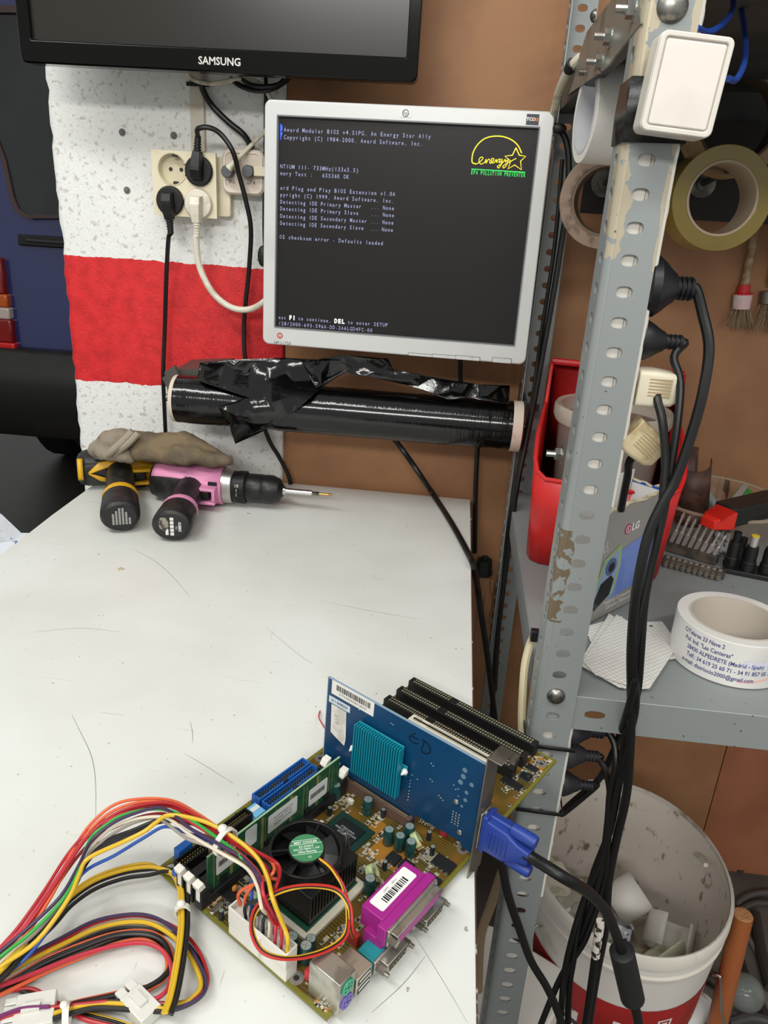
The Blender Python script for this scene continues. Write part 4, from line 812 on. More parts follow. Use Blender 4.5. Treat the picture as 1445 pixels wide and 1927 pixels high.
text('RoHS', 6, BT @ M.Translation((162, 42, 3.1)) @ M.Rotation(R(90), 4, 'Z'), SLK, 'printed_logo', mb, ext=0)
# rear ports
SH = mat('#b6b2a8', .3, .85, spot='#98938a', sc=60); SH2 = mat('#bdb6a6', .3, .8)
q = bm_(); q.bb(1, 15.5, -5.5, 19, 3, 30); ps = q.build('keyboard_port', SH, mb, bevel=.0008)
for z, c_ in ((23, '#2c9a78'), (10.5, '#6b5ab0')):
    q = bm_(); q.cyl((8.2, -5.6, z), (8.2, -6.6, z), 5.3, 5.3, n=24); so = q.build('round_socket', mat(c_, .4), ps)
    q = bm_(); q.cyl((8.2, -6.6, z), (8.2, -6.7, z), 1.0, n=8); 
    for a in (30, 90, 150, 210, 330): q.cyl((8.2 + 3.1 * math.cos(R(a)), -6.55, z + 3.1 * math.sin(R(a))), (8.2 + 3.1 * math.cos(R(a)), -6.75, z + 3.1 * math.sin(R(a))), .55, n=8)
    q.build('pin_holes', mat('#10201c', .6), so)
q = bm_(); q.bb(17, 32, -6, 12, 3, 19); us = q.build('usb_port', SH2, mb, bevel=.0005)
for z in (6.8, 14.6):
    q = bm_(); q.bb(18.5, 30.5, -6.15, -5.8, z - 2.4, z + 2.4); so = q.build('usb_opening', mat('#14161e', .5), us); q = bm_(); q.bb(19.5, 29.5, -6.4, -6.1, z + .2, z + 1.3); q.build('usb_tongue', mat('#e0ded6', .4), so)
text('02TC', 3.2, BT @ M.Translation((24, 3, 19.1)) @ M.Rotation(R(0), 4, 'Z'), mat('#6a655c', .6), 'stamp', us, ext=0)
MG = mat('#97207c', .38)
q = bm_(); q.bb(50, 98, 2, 19, 17, 33); q.bb(46, 102, -4, 3, 17, 32); q.bb(46, 53, -2, 13, 3, 20); q.bb(95, 102, -2, 13, 3, 20); lp = q.build('printer_port', MG, mb, bevel=.0006)
q = bm_(); q.bb(47, 101, -6.2, -4, 18, 31.5); q.prism([(52, 20.5), (96, 20.5), (98.5, 29), (49.5, 29)], 4.5, 11, M.Rotation(R(90), 4, 'X')); q.build('metal_shell', SH, lp, bevel=.0005)
q = bm_(); q.prism([(53, 21.3), (95, 21.3), (97.5, 28.2), (50.5, 28.2)], 10.8, 11.1, M.Rotation(R(90), 4, 'X')); q.build('pin_face', MG, lp)
for x in (48.3, 99.7): q = bm_(); q.cyl((x, -6, 24.5), (x, -12, 24.5), 2.4, n=6); q.build('jack_screw', mat('#a09a8e', .3, .9), lp)
q = bm_(); q.prism(rrect(55, 5.5, 93, 17, 1.5), 33, 33.15); st_ = q.build('label', mat('#e6e4e0', .45), lp)
q = bm_(); k = 0; x = 62
while x < 86: wv_ = rr.choice((.5, .8, 1.3)); q.bb(x, x + wv_, 7.5, 12.5, 33.15, 33.25); x += wv_ + rr.choice((.5, .9))
q.build('barcode', mat('#17171a', .5), st_, smooth=0)
text('P 600      CANT', 2.1, BT @ M.Translation((74, 14.6, 33.2)) @ M.Rotation(R(180), 4, 'Z'), mat('#2a2a2c', .5), 'label_lettering', st_, ext=0)
for x0, c_, nm in ((36, '#1a7f86', 'serial_port'), (78, '#1a7f86', 'serial_port')):
    q = bm_(); q.bb(x0, x0 + 31, -4, 9, 3, 14); sp_ = q.build(nm, mat(c_, .4), mb, bevel=.0005)
    q = bm_(); q.bb(x0 - .5, x0 + 31.5, -5.8, -4, 3.5, 15); q.prism([(x0 + 6, 5), (x0 + 25, 5), (x0 + 26.5, 13), (x0 + 4.5, 13)], 5.5, 12, M.Rotation(R(90), 4, 'X')); q.build('metal_shell', SH, sp_, bevel=.0005)
    q = bm_(); q.prism([(x0 + 7, 5.8), (x0 + 24, 5.8), (x0 + 25.4, 12.2), (x0 + 5.6, 12.2)], 11.9, 12.1, M.Rotation(R(90), 4, 'X')); q.build('pin_face', mat('#2a2824', .5), sp_)
    q = bm_()
    for k in range(5): q.cyl((x0 + 9.5 + k * 3, -12, 10.4), (x0 + 9.5 + k * 3, -12.8, 10.4), .5, n=6)
    for k in range(4): q.cyl((x0 + 11 + k * 3, -12, 7.6), (x0 + 11 + k * 3, -12.8, 7.6), .5, n=6)
    q.build('pins', GLD, sp_)
    for x in (x0 + 2.2, x0 + 28.8): q = bm_(); q.cyl((x, -5.8, 9), (x, -12, 9), 2.4, n=6); q.cyl((x, -12, 9), (x, -15, 9), 1.5, n=10); q.build('jack_screw', mat('#a09a8e', .3, .9), sp_)
# ------------------------------------------------------------------ MEMORY MODULE
mm = thing('memory_module', 'long green memory module standing in the nearest memory slot', 'memory module', W=BW @ M.Translation((.07, .1135, .008)))
q = bm_(); q.bb(3, 136.5, 112.9, 114.1, 8, 43); q.build('circuit_board', mat('#1c4a31', .35, spot='#23583a', sc=200), mm)
q = bm_(); x = 8
for k in range(9): q.bb(x, x + 2.6 if k % 2 else x + .5, 112.75, 112.9, 12, 41); x += 14.5
for k in range(9): q.bb(12 + 14.5 * k, 12.4 + 14.5 * k, 112.8, 112.9, 16, 40)
q.build('traces', mat('#7c7a48', .4), mm, smooth=0)
q = bm_(); q.bb(3, 136.5, 112.8, 114.2, 42.7, 43.2); q.build('edge', mat('#8fae8a', .4), mm)
def rface(x, z, y=112.6): return BT @ FR((x, y, z), (1, 0, 0), (0, 0, 1))
for x0, x1, z0, z1, tx in ((10, 27, 21, 38, None), (36, 47, 24, 41, 'W'), (58, 88, 22, 38, 'Aeneon 64MB\nGreat Winner\n2574200305141'), (101, 122, 17, 33, None)):
    q = MB(rface((x0 + x1) / 2, (z0 + z1) / 2)); hx_, hz_ = (x1 - x0) / 2, (z1 - z0) / 2; q.prism(rrect(-hx_, -hz_, hx_, hz_, 1.5), 0, .15); lb = q.build('label', mat('#d5d5d2', .45), mm)
    if tx and len(tx) > 2: text(tx, 3.1, rface((x0 + x1) / 2, (z0 + z1) / 2, 112.4) @ M.Rotation(R(180), 4, 'Z'), mat('#2d2d30', .5), 'label_lettering', lb, ext=0)
    elif not tx:
        q = MB(rface((x0 + x1) / 2, (z0 + z1) / 2, 112.4)); x = -hx_ + 2
        while x < hx_ - 3: wv_ = rr.choice((.3, .6, .9)); q.bb(x, x + wv_, -2, 2.5, 0, .1); x += wv_ + .5
        q.build('barcode', mat('#1b1b1d', .5), lb, smooth=0)
for k in range(6): q = bm_(); x = 16 + k * 21; q.bb(x - 3, x + 3, 111.6, 112.9, 13, 17); q.build('chip', IC, mm)
# ------------------------------------------------------------------ GRAPHICS CARD
CXc = 151.5
gc = thing('graphics_card', 'blue graphics card with teal heatsink standing upright in the motherboard', 'graphics card', W=BW @ M.Translation((.1515, .07, .01)))
Cb = BT @ FR((CXc, -5.5, -1), (0, -1, 0), (0, 0, 1))   # card face seen from the camera side: x -> -board y, y -> up, z -> -board x
CF = mat('#0e3d62', .3, spot='#0b3252', sc=12, lo=.45, hi=.65)
q = MB(Cb); q.prism([(-148, 17), (-128, 17), (-128, 9), (-54, 9), (-54, 17), (-12, 19), (-10, 15), (1.5, 15), (1.5, 97), (-148, 97)], -1.6, 0); q.build('circuit_board', CF, gc)
q = MB(Cb); q.bb(-148, 1.5, 96.6, 97.3, -1.7, .1); q.bb(-148.6, -147.8, 17, 97.3, -1.7, .1); q.build('board_edge', mat('#7f95a8', .4), gc)
TE = mat('#0f7e93', .38)
q = MB(Cb); q.bb(-112, -68, 30, 76, 2, 3.5); 
q.bb(-116, -112, 44, 52, 2, 3.2); q.bb(-68, -63, 50, 60, 2, 3.2); hs_ = q.build('heatsink', TE, gc, bevel=.0004)
for k in range(20): q = MB(Cb); x = -111.6 + k * 2.28; q.bb(x, x + 1.0, 30, 76, 3.5, 9.5); q.build('fin', TE, hs_)
for x, y in ((-115, 48), (-64.5, 55)): q = MB(Cb); q.lathe([(2.6, 3.2), (2.6, 4.5), (1.5, 6), (.8, 8)], M.Translation((x, y, 0)), n=12); q.build('push_pin', mat('#dcdcd6', .4), gc)
q = MB(Cb); q.bb(-144, -101, 84, 97, 0, .15); lb = q.build('label', mat('#dedbd4', .5), gc)
q = MB(Cb); x = -139
while x < -105: wv_ = rr.choice((.4, .8, 1.2)); q.bb(x, x + wv_, 89.5, 94.5, .15, .25); x += wv_ + rr.choice((.4, .7))
q.build('barcode', mat('#3a3733', .5), lb, smooth=0)
text('DTG4A000001281D', 3.0, Cb @ M.Translation((-122, 87, .2)), mat('#3a3733', .5), 'label_lettering', lb, ext=0, sx=1.1)
q = MB(Cb); q.bb(-146, -124, 75, 81, 0, .2); lb = q.build('label', mat('#c5ced4', .5), gc); text('611 5098359', 3.6, Cb @ M.Translation((-135, 78, .3)), mat('#26303a', .5), 'label_lettering', lb, off=.05, ext=0, sx=.9)
q = MB(Cb); q.prism([(-142, 47), (-138, 45), (-127, 41), (-126, 48), (-127.5, 74), (-143, 74)], 0, .2); lb = q.build('label', mat('#d9d5cc', .6, spot='#c3beb2', sc=80), gc); text('010', 6, Cb @ M.Translation((-137, 62, .3)) @ M.Rotation(R(-80), 4, 'Z'), mat('#9a968c', .5), 'label_lettering', lb, ext=0)
q = MB(Cb); q.tube([(-61, 91, .1), (-65, 87, .1), (-66, 83, .1), (-62, 81.5, .1), (-58, 83, .1)], .4, n=4); q.tube([(-65.5, 86, .1), (-58, 87, .1)], .4, n=4, sm=0); q.build('marker_letter', mat('#0a0a0c', .4), gc)
q = MB(Cb); q.tube([(-53, 89, .1), (-54.5, 79, .1)], .4, n=4, sm=0); q.tube([(-55, 89, .1), (-49, 87, .1), (-47, 82, .1), (-50, 78.5, .1), (-54.5, 78, .1)], .4, n=4); q.build('marker_letter', mat('#0a0a0c', .4), gc)
q = MB(Cb)
for x, y, r in ((-17, 83, 2), (-17.5, 77, 2.1), (-19, 71, 2.1), (-10, 74, 1.8), (-13, 65, 1.5), (-13, 58, 1.6), (-15, 51, 1.1), (-20, 64, .8), (-24, 65, .7), (-19, 58, .7)): q.cyl((x, y, 0), (x, y, .15), r, n=14)
q.build('solder_pads', mat('#7fa0b8', .3, .5), gc)
q = MB(Cb)
for i in range(3):
    for j in range(5): q.sphere((-16 - i * 2.6 - (j % 2) * .0, 42 - j * 2.6, .1), .75, 5, (1, 1, .6))
for x, y in ((-20, 52), (-13.5, 27)): q.sphere((x, y, .2), 2.3, 6, (1, 1, .6))
for x, y in ((-60, 52), (-55, 51), (-45, 72), (-43, 71), (-44, 58), (-42, 57), (-84, 87), (-82, 87), (-115, 83), (-117, 68), (-115, 67), (-35, 48), (-33, 47), (-31, 46), (-61, 46), (-61, 43), (-61, 40), (-61, 36), (-61, 33), (-61, 30), (-61, 27), (-22, 62)): q.sphere((x, y, .05), .6, 4, (1, 1, .6))
o = q.build('solder_points', TIN, gc)
BR = mat('#8b867c', .35, .85, spot='#6f6a60', sc=30)
q = MB(Cb); q.bb(1.5, 2.5, -2, 110, -11, 7.5); q.prism([(1.5, -2), (1.5, -10), (2.5, -10), (2.5, -2)], -7, 3); 
q.bb(1.5, 13, 109, 110, -11, 7.5); q.prism([(2, 7), (13, 7), (13, 0), (9.5, 0), (9.5, -3), (13, -3), (13, -11), (2, -11)], 109, 110, M(((1, 0, 0, 0), (0, 0, 1, 0), (0, 1, 0, 0), (0, 0, 0, 1)))) if 0 else None
q.build('bracket', BR, gc, bevel=.0003)
q = MB(Cb); q.bb(13, 17, 105, 109.5, -11, -4); q.build('bracket_tab', BR, gc)
q = MB(Cb); q.bb(2.5, 4, 26, 58, -8, -1 + 5); q.bb(4, 10, 31, 52, -6.5, 2); q.build('vga_socket', SH, gc, bevel=.0006)
for y in (28.5, 55): q = MB(Cb); q.cyl((3, y, -2), (8, y, -2), 2.5, n=6); q.build('jack_screw', mat('#a09a8e', .3, .9), gc)
for x, y in ((-20, 80), (-60, 60), (-100, 45), (-130, 60), (-90, 85)): q = MB(Cb); q.bb(x - 7, x + 7, y - 5, y + 5, -3.4, -1.6); q.build('memory_chip', IC, gc)
# ------------------------------------------------------------------ VGA CABLE
vc = thing('vga_cable', 'black monitor cable with bright blue plug on the graphics card bracket', 'cable', P3(151, -30, 42))
VB_ = mat('#223a88', .38)
q = MB(Cb); q.loft([[(x, y, z) for y, z in rrect(c0 - h_, -2 - w_, c0 + h_, -2 + w_, 1.5, 3)] for x, h_, w_, c0 in ((5, 16, 7, 42), (8.5, 16.2, 7.4, 42), (9, 13.5, 7, 42), (24, 13, 7.4, 42), (33, 7.5, 6.5, 42), (42, 5.5, 5.5, 42))]); vp = q.build('plug', VB_, vc, bevel=.0008)
q = MB(Cb)
for k in range(5): q.bb(12 + k * 3.2, 13.4 + k * 3.2, 34, 50, -10.1 - .0, 6.1)
q.build('grip_ribs', VB_, vp, bevel=.0003)
for y in (28.5, 55.5):
    q = MB(Cb); q.lathe([(2, 5), (2, 25), (4.6, 25.5), (4.8, 27), (4.8, 42), (4.0, 44), (.01, 44)], M.Translation((0, y, -2)) @ M.Rotation(R(90), 4, 'Y'), n=14); q.build('thumb_screw', VB_, vc)
s0 = P3(152, -42, 42); s1 = P3(152, -50, 42)
FE0 = PY(1170, 1790, .47); FE1 = PY(1190, 1878, .475)
q = MB(); q.tube([s0, s1, PY(1062, 1652, .40), PY(1105, 1678, .425), PY(1138, 1712, .45), PY(1158, 1755, .465), FE0], lambda t: .0042 if t > .1 else .0046, n=12); q.tube([FE1, PY(1202, 1930, .48), PY(1215, 2050, .5), PY(1230, 2300, .55)], .0042, n=12)
q.build('cord', CABLE, vc)
q = MB(); ax_ = (FE1 - FE0).normalized(); q.tube([FE0 - ax_ * .001, FE0, FE0 + ax_ * .003, FE1 - ax_ * .003, FE1, FE1 + ax_ * .001], lambda t: .0102 if .12 < t < .88 else .0078, n=20, sm=0); q.build('ferrite', mat('#1e1f20', .45), vc)
# ------------------------------------------------------------------ CPU COOLER
cc = thing('cpu_cooler', 'black processor cooler with round fan and green hub label', 'fan', W=BW @ M.Translation((.055, .072, .008)))
HB = mat('#161514', .42)
q = bm_(); q.bb(31, 79, 46, 98, 8, 13); hk = q.build('heatsink_base', HB, cc)
for k in range(16): q = bm_(); x = 31.4 + k * 3.08; q.bb(x, x + 1.3, 46, 98, 13, 33); q.build('fin', HB, hk)
q = bm_(); q.bb(31, 79, 46, 98, 30.5, 33.5); q.bb(31, 34.5, 44.5, 98.5, 8, 33) if 0 else None
q.frame(circ(25.2, 40, c=(52.5, 70.5)), circ(23.2, 40, c=(52.5, 70.5)), 33, 43.5); q.build('fan_frame', mat('#121212', .3), cc, bevel=.0004)
q = bm_()
for k in range(3): a = R(20 + 120 * k); q.box((52.5 + 16 * math.cos(a), 70.5 + 16 * math.sin(a), 42.6), (16, 1.6, 1.5), rz=a)
q.build('fan_strut', mat('#121212', .3), cc)
q = bm_(); q.cyl((52.5, 70.5, 34), (52.5, 70.5, 40.5), 10.5, n=28)
for k in range(7):
    a0 = 2 * math.pi * k / 7
    q.grid([[(52.5 + r * math.cos(a0 + t * .75), 70.5 + r * math.sin(a0 + t * .75), 35 + 6 * t) for t in [i / 5 for i in range(6)]] for r in (10, 16, 22.2)])
q.build('fan_blades', mat('#191919', .3), cc)
q = bm_(); q.cyl((52.5, 70.5, 40.5), (52.5, 70.5, 43.4), 12.4, n=32); hub = q.build('hub', mat('#161616', .3), cc, bevel=.0005)
q = bm_(); q.cyl((52.5, 70.5, 43.4), (52.5, 70.5, 43.6), 11.6, n=36); gl_b = q.build('hub_label', mat('#3f8055', .45), hub)
LBL = BT @ M.Translation((52.5, 70.5, 43.65)) @ M.Rotation(R(-38), 4, 'Z')
text('BEST COOLER', 2.5, LBL @ M.Translation((0, 4.6, 0)), mat('#dfe8df', .5), 'label_lettering', gl_b, off=.06, ext=0); text('EC-015015\nDC12V MAX 1.1W\nSilent Bearing', 2.2, LBL @ M.Translation((0, -1.2, 0)), mat('#dfe8df', .5), 'label_lettering', gl_b, off=.04, ext=0)
text('CE', 2.0, LBL @ M.Translation((1, -8.2, 0)), mat('#dfe8df', .5), 'label_lettering', gl_b, ext=0)
q = MB(LBL)
for y in (3.0, -5.2, 6.6): h_ = math.sqrt(11.4 ** 2 - y * y); q.bb(-h_, h_, y - .15, y + .15, 0, .06)
q.build('label_rule', mat('#dfe8df', .5), gl_b)
q = bm_(); q.tube([(80, 60, 20), (82, 60, 34), (84, 62, 38), (86, 60, 26), (86, 58, 6)], 1.1, n=8); q.build('clip_spring', mat('#6f6b63', .35, .8), cc)
def lp_(u, v, h): 
    d = ray(u, v); o = BO; nrm = (BW.to_3x3() @ V((0, 0, 1))); return CAM + d * (((o + nrm * h * .001) - CAM).dot(nrm) / d.dot(nrm))
base = [(603, 1617, 43), (620, 1630, 44), (634, 1648, 45), (648, 1675, 42)]
loop = [(655, 1720, 34), (650, 1760, 30), (620, 1785, 30), (575, 1800, 34), (530, 1803, 40), (492, 1788, 44), (474, 1750, 48), (480, 1715, 50), (505, 1688, 52), (540, 1672, 52), (585, 1667, 50), (630, 1675, 46), (654, 1705, 40), (658, 1745, 30), (664, 1768, 14)]
for k, c_ in enumerate(('#d8a829', '#1a1a1a', '#b5281f')):
    off = (k - 1) * 2.2; pts = [lp_(u + off, v + off * .4, h) for u, v, h in base] + [lp_(u + off * (1 if u > 560 else -1) + (3 if i > 8 else 0), v + off * (1 if v > 1740 else -1), h + k * .8) for i, (u, v, h) in enumerate(loop)]
    MB().tube(pts, .00085, n=8).build('wire', mat(c_, .4), cc)
# ------------------------------------------------------------------ POWER SUPPLY CABLES
atx = thing('power_supply_harness', 'thick bundle of coloured wires plugged into the white motherboard power socket', 'cable', P3(0, 60, 15))
q = bm_(); q.bb(-4.2, 6.2, 33, 85, 13, 24) ; q.bb(-5.2, -4.2, 52, 66, 10, 24); 
q = bm_(); O_ = rrect(-4.2, 33, 6.2, 85, .5, 1); q.frame(O_, rrect(-3, 34.2, 5, 83.8, .3, 1), 13.5, 27); q.bb(-4, 6, 33.2, 84.8, 13.5, 22); q.bb(-6, -4.2, 55, 63, 8, 24); q.build('plug', mat('#d6d3ca', .35), atx, bevel=.0004)
def crp(pts): return [(x * .3875, 1460 + y * .3875) for x, y in pts]
def hprof(u):
    t = [(-60, 12), (0, 18), (80, 32), (150, 45), (230, 58), (300, 66), (380, 70), (430, 70), (480, 66), (515, 58), (560, 50)]
    for (a, ha), (b3, hb3) in zip(t, t[1:]):
        if u <= b3: return (ha + (hb3 - ha) * max(0, (u - a)) / (b3 - a)) * .001
    return .05
def wire(pts, col, par, r=.00112, dh=0, end=None, hf=hprof, name='wire'):
    P = [PZ(u, v, TT + max(hf(u) + dh, .0015)) for u, v in crp(pts)]
    if end: P += end
    return MB().tube(P, r, n=8).build(name, mat(col, .38), par)
def pin(k, row_): # cable entering the plug: k 0..9 from the far end
    y = 82 - k * 5.2; x = -1 if row_ else 3.5; return [P3(x, y, 36), P3(x, y, 24)]
RED, PINK, ORG, YEL, BLKW, PUR, GRN, WHI, GRY, BLU = '#a81f26', '#b83040', '#d9633c', '#cfa827', '#1b1a1b', '#3b2a4a', '#2a9a3a', '#d2c8b4', '#918880', '#244f9e'
wire([(-120, 990), (0, 870), (120, 745), (230, 590), (350, 370), (440, 235), (560, 138), (700, 111), (840, 122), (960, 185), (1100, 280), (1240, 365), (1330, 420), (1352, 500)], ORG, atx, end=[P3(10, 70, 52)] + pin(1, 0))
wire([(-120, 1010), (0, 885), (130, 765), (240, 600), (360, 385), (450, 250), (560, 165), (700, 125), (840, 140), (970, 205), (1100, 290), (1225, 360), (1320, 420)], ORG, atx, dh=.002, end=[P3(12, 64, 56)] + pin(0, 0))
wire([(-120, 960), (0, 835), (100, 720), (220, 550), (330, 380), (430, 270), (560, 190), (700, 150), (830, 150), (970, 225), (1090, 300), (1200, 370), (1290, 440), (1310, 520)], RED, atx, dh=.001, end=[P3(6, 52, 44)] + pin(8, 1))
wire([(-120, 975), (0, 845), (110, 735), (230, 565), (345, 395), (440, 280), (560, 200), (700, 165), (820, 170), (950, 240), (1080, 320), (1190, 400), (1265, 490), (1280, 580)], PINK, atx, dh=.003, end=[P3(2, 50, 40)] + pin(7, 1))
wire([(-120, 985), (0, 850), (115, 745), (235, 580), (350, 400), (450, 270), (570, 180), (720, 135), (850, 140), (980, 210), (1110, 290), (1250, 370), (1345, 425), (1358, 480), (1340, 540)], RED, atx, dh=.004, end=[P3(8, 58, 46)] + pin(6, 0))
wire([(-120, 1000), (0, 865), (130, 735), (250, 570), (370, 400), (470, 300), (600, 230), (720, 190), (820, 190), (930, 260), (1070, 335), (1180, 420), (1250, 510), (1275, 600)], RED, atx, dh=-.002, end=[P3(0, 48, 38)] + pin(8, 0))
wire([(-120, 970), (0, 855), (140, 735), (290, 590), (380, 440), (440, 320), (540, 235), (660, 180), (780, 155), (860, 200), (930, 260), (1060, 330), (1180, 400), (1260, 500)], PUR, atx, dh=.005, end=pin(5, 0))
wire([(-120, 1000), (0, 880), (140, 770), (290, 620), (370, 490), (410, 370), (450, 290), (520, 235), (600, 190), (760, 160), (900, 200), (1080, 320), (1200, 420)], GRN, atx, dh=.004, end=[P3(12, 74, 50)] + pin(3, 0))
wire([(-120, 1050), (0, 930), (180, 800), (330, 600), (385, 480), (430, 400), (600, 320), (700, 270), (760, 225), (830, 190), (1000, 225), (1150, 310), (1250, 400), (1300, 500), (1325, 600)], YEL, atx, dh=.005, r=.0014, end=[P3(1, 40, 40)] + pin(9, 1))
wire([(-120, 1110), (0, 990), (150, 860), (300, 650), (400, 475), (560, 385), (700, 300), (800, 247), (900, 275), (1000, 310), (1120, 370), (1220, 470)], BLU, atx, dh=-.004, end=[P3(10, 78, 46)] + pin(2, 0))
wire([(-100, 1000), (60, 850), (200, 720), (340, 540), (400, 400), (520, 270), (640, 215), (760, 198), (830, 215), (930, 290), (1080, 378), (1200, 450), (1250, 540), (1270, 640)], WHI, atx, dh=0, end=[P3(2, 55, 38)] + pin(6, 1))
wire([(-100, 990), (60, 860), (200, 735), (335, 560), (390, 430), (480, 330), (620, 240), (740, 205), (800, 225), (900, 300), (980, 330), (1080, 370), (1190, 440)], GRY, atx, dh=-.002, end=[P3(6, 66, 44)] + pin(4, 1))
for k in range(4):
    d_ = k * 7
    wire([(-110, 1020 + d_), (20, 895 + d_), (180, 750 + d_), (340, 560 + d_), (430, 370 + d_ * 2), (520, 310 + d_ * 1.6), (640, 265 + d_), (770, 215 + d_ * .6), (900, 215 + d_ * .6), (1040, 250 + d_), (1170, 320 + d_), (1290, 410 + d_), (1330, 500 + d_)], BLKW, atx, dh=-.003 - k * .001, end=[P3(8 - k * 2, 62 - k * 3, 44)] + pin(2 + k, 1))
zt = mat('#d9d6cc', .4)
def tie(u, v, h, r, dirp, nm, par, head=.0032):
    c_ = PZ(u, v, TT + h); c2_ = PZ(dirp[0], dirp[1], TT + h); ax = (c2_ - c_).normalized(); F_ = FR(c_, ax.orthogonal(), ax.cross(ax.orthogonal()))
    q = MB(F_); q.lathe([(r, -.0018), (r + .0012, -.0018), (r + .0012, .0018), (r, .0018)], n=20, closed=True); q.build(nm, zt, par)
    q = MB(); q.sphere(c_ + V((-.25 * r, .2 * r, r + .001)), head, 8, (1, 1, .8)); q.build('tie_head', zt, par)
tie(424, 1585, .068, .0085, (470, 1615), 'cable_tie', atx)
# second lead with the square four pin plug
p4 = thing('power_supply_lead', 'black and yellow lead with zip ties and a square clear four pin plug', 'cable', PZ(300, 1890, TT))
lowh = lambda u: .013 if u > 20 else .010
def h4(u): return .004 + .012 * min(1, max(0, (u - 130) / 120)) - (.006 if u < 200 else 0)
P4P = [(-150, 1090), (0, 960), (120, 830), (260, 690), (345, 595), (460, 515), (600, 465), (720, 448), (800, 452), (860, 480), (890, 550), (893, 640), (892, 740), (878, 860), (858, 980), (836, 1080), (812, 1150)]
for k, c_ in enumerate((YEL, YEL, BLKW, BLKW)):
    off = (k - 1.5) * 13; wire([(x + off * (1 if x > 780 else .2), y + off * (-.2 if x > 780 else 1) + (0 if k < 3 else 14)) for x, y in P4P], c_, p4, hf=lambda u: .02 if u < 60 else .014, dh=(k % 2) * .002, r=.0014)
tie(343, 1714, .016, .0042, (343, 1760), 'cable_tie', p4, .003)
tie(126, 1912, .008, .0065, (160, 1905), 'cable_tie', p4, .0025)
CLP = mat('#d9d7cf', .25, alpha=.92)
def plug4(uv, ang, par, nx, name, L_=.020, W_=.0105, off=None):
    o = PZ(uv[0], uv[1], TT + .0012); F_ = M.Translation(o) @ M.Rotation(ang, 4, 'Z'); q = MB(F_)
    q.bb(0, L_, -W_ / 2, W_ / 2, 0, .0095); b2 = q.build(name, CLP, par, bevel=.0006)
    for i in range(nx):
        for z in (.0026, .0069):
            y = (i - (nx - 1) / 2) * (W_ / nx); q = MB(F_); q.frame(rrect(-W_ / nx * .4, -.0018, W_ / nx * .4, .0018, .0004, 1), rrect(-W_ / nx * .2, -.0009, W_ / nx * .2, .0009, .0002, 1), 0, .006, FR((0, y, z), (0, -1, 0), (0, 0, 1))); q.build('pin_sleeve', CLP, b2)
    q = MB(F_); q.bb(.004, .014, -.0025, .0025, .0095, .0115); q.build('latch', CLP, b2)
A4 = PZ(256, 1872, TT); B4 = PZ(298, 1915, TT); plug4((246, 1885), math.atan2(B4.y - A4.y, B4.x - A4.x), p4, 2, 'plug', .021, .014)
# drive leads looping on the bench
dl = thing('drive_power_lead', 'loops of red, yellow, orange and black drive leads lying on the bench, bottom left', 'cable', PZ(200, 1850, TT))
hz = lambda base_: (lambda u: base_)
W_ = wire
W_([(-100, 1010), (0, 960), (120, 900), (300, 800), (450, 720), (600, 682), (720, 685), (830, 725), (920, 790), (980, 880), (1010, 980), (990, 1050), (920, 1090), (830, 1105), (740, 1100)], RED, dl, hf=hz(.006))
W_([(-100, 1000), (0, 950), (120, 880), (300, 785), (450, 708), (600, 675), (710, 676), (800, 712), (880, 780), (950, 880), (1000, 990), (985, 1060), (900, 1115), (800, 1135), (700, 1130)], PUR, dl, hf=hz(.009))
W_([(-100, 1035), (0, 985), (130, 905), (320, 810), (460, 745), (600, 712), (720, 715), (820, 765), (900, 840), (950, 930), (975, 1000), (962, 1050), (900, 1100), (800, 1120), (700, 1120)], YEL, dl, hf=hz(.006), r=.0015)
W_([(-100, 1060), (60, 990), (200, 905), (400, 800), (560, 745), (700, 745), (800, 760), (880, 790), (950, 870), (985, 940), (1000, 1010), (975, 1070), (890, 1120), (780, 1140), (640, 1110)], BLKW, dl, hf=hz(.003), r=.0015)
for k in range(3): W_([(-100, 1075 + k * 9), (60, 985 + k * 9), (220, 890 + k * 10), (400, 815 + k * 10), (560, 765 + k * 7), (700, 755 + k * 8), (790, 790 + k * 8), (835 - k * 6, 870 + k * 8), (830 - k * 8, 950), (760 - k * 6, 1010), (640, 1040 + k * 5), (500, 1070 + k * 6), (330, 1110 + k * 4), (180, 1165 + k * 6), (60, 1210 + k * 8)], ORG if k == 0 else BLKW, dl, hf=hz(.005 + k * .001), r=.0014)
for k in range(3): W_([(-100, 1095 + k * 9), (80, 1010 + k * 8), (240, 930 + k * 8), (420, 860 + k * 6), (580, 800 + k * 6), (700, 785 + k * 6), (780, 830 + k * 6), (812, 900), (795, 970 + k * 7), (700, 1030 + k * 8), (560, 1060 + k * 6), (400, 1095 + k * 8), (250, 1130 + k * 9), (120, 1175 + k * 8)], (BLKW, BLKW, ORG)[k], dl, hf=hz(.003 + k * .001), r=.0014)
W_([(-100, 1050), (60, 1000), (200, 945), (380, 875), (560, 825), (700, 812), (790, 850), (832, 930), (820, 1020), (780, 1070), (720, 1095)], PINK, dl, hf=hz(.009), r=.0014)
for k, c_ in enumerate((YEL, BLKW, BLKW, RED)): W_([(-80, 1010 + k * 12), (60, 1012 + k * 10), (160, 1050 + k * 9 - (40 if k == 3 else 0)), (260, 1100 + k * 8 - (30 if k == 3 else 0)), (400, 1150 + k * 9), (560, 1190 + k * 10), (700, 1240 + k * 10)], c_, dl, hf=hz(.002 + .0005 * k), r=.0014)
for k, c_ in enumerate((BLKW, YEL, BLKW, BLKW)): W_([(120, 1200 + k * 12), (200, 1165 + k * 12), (320, 1125 + k * 12), (450, 1100 + k * 10), (560, 1095 + k * 12), (700, 1110 + k * 10), (820, 1130 + k * 6)], c_, dl, hf=hz(.008), dh=.0012 * (k % 2), r=.0015)
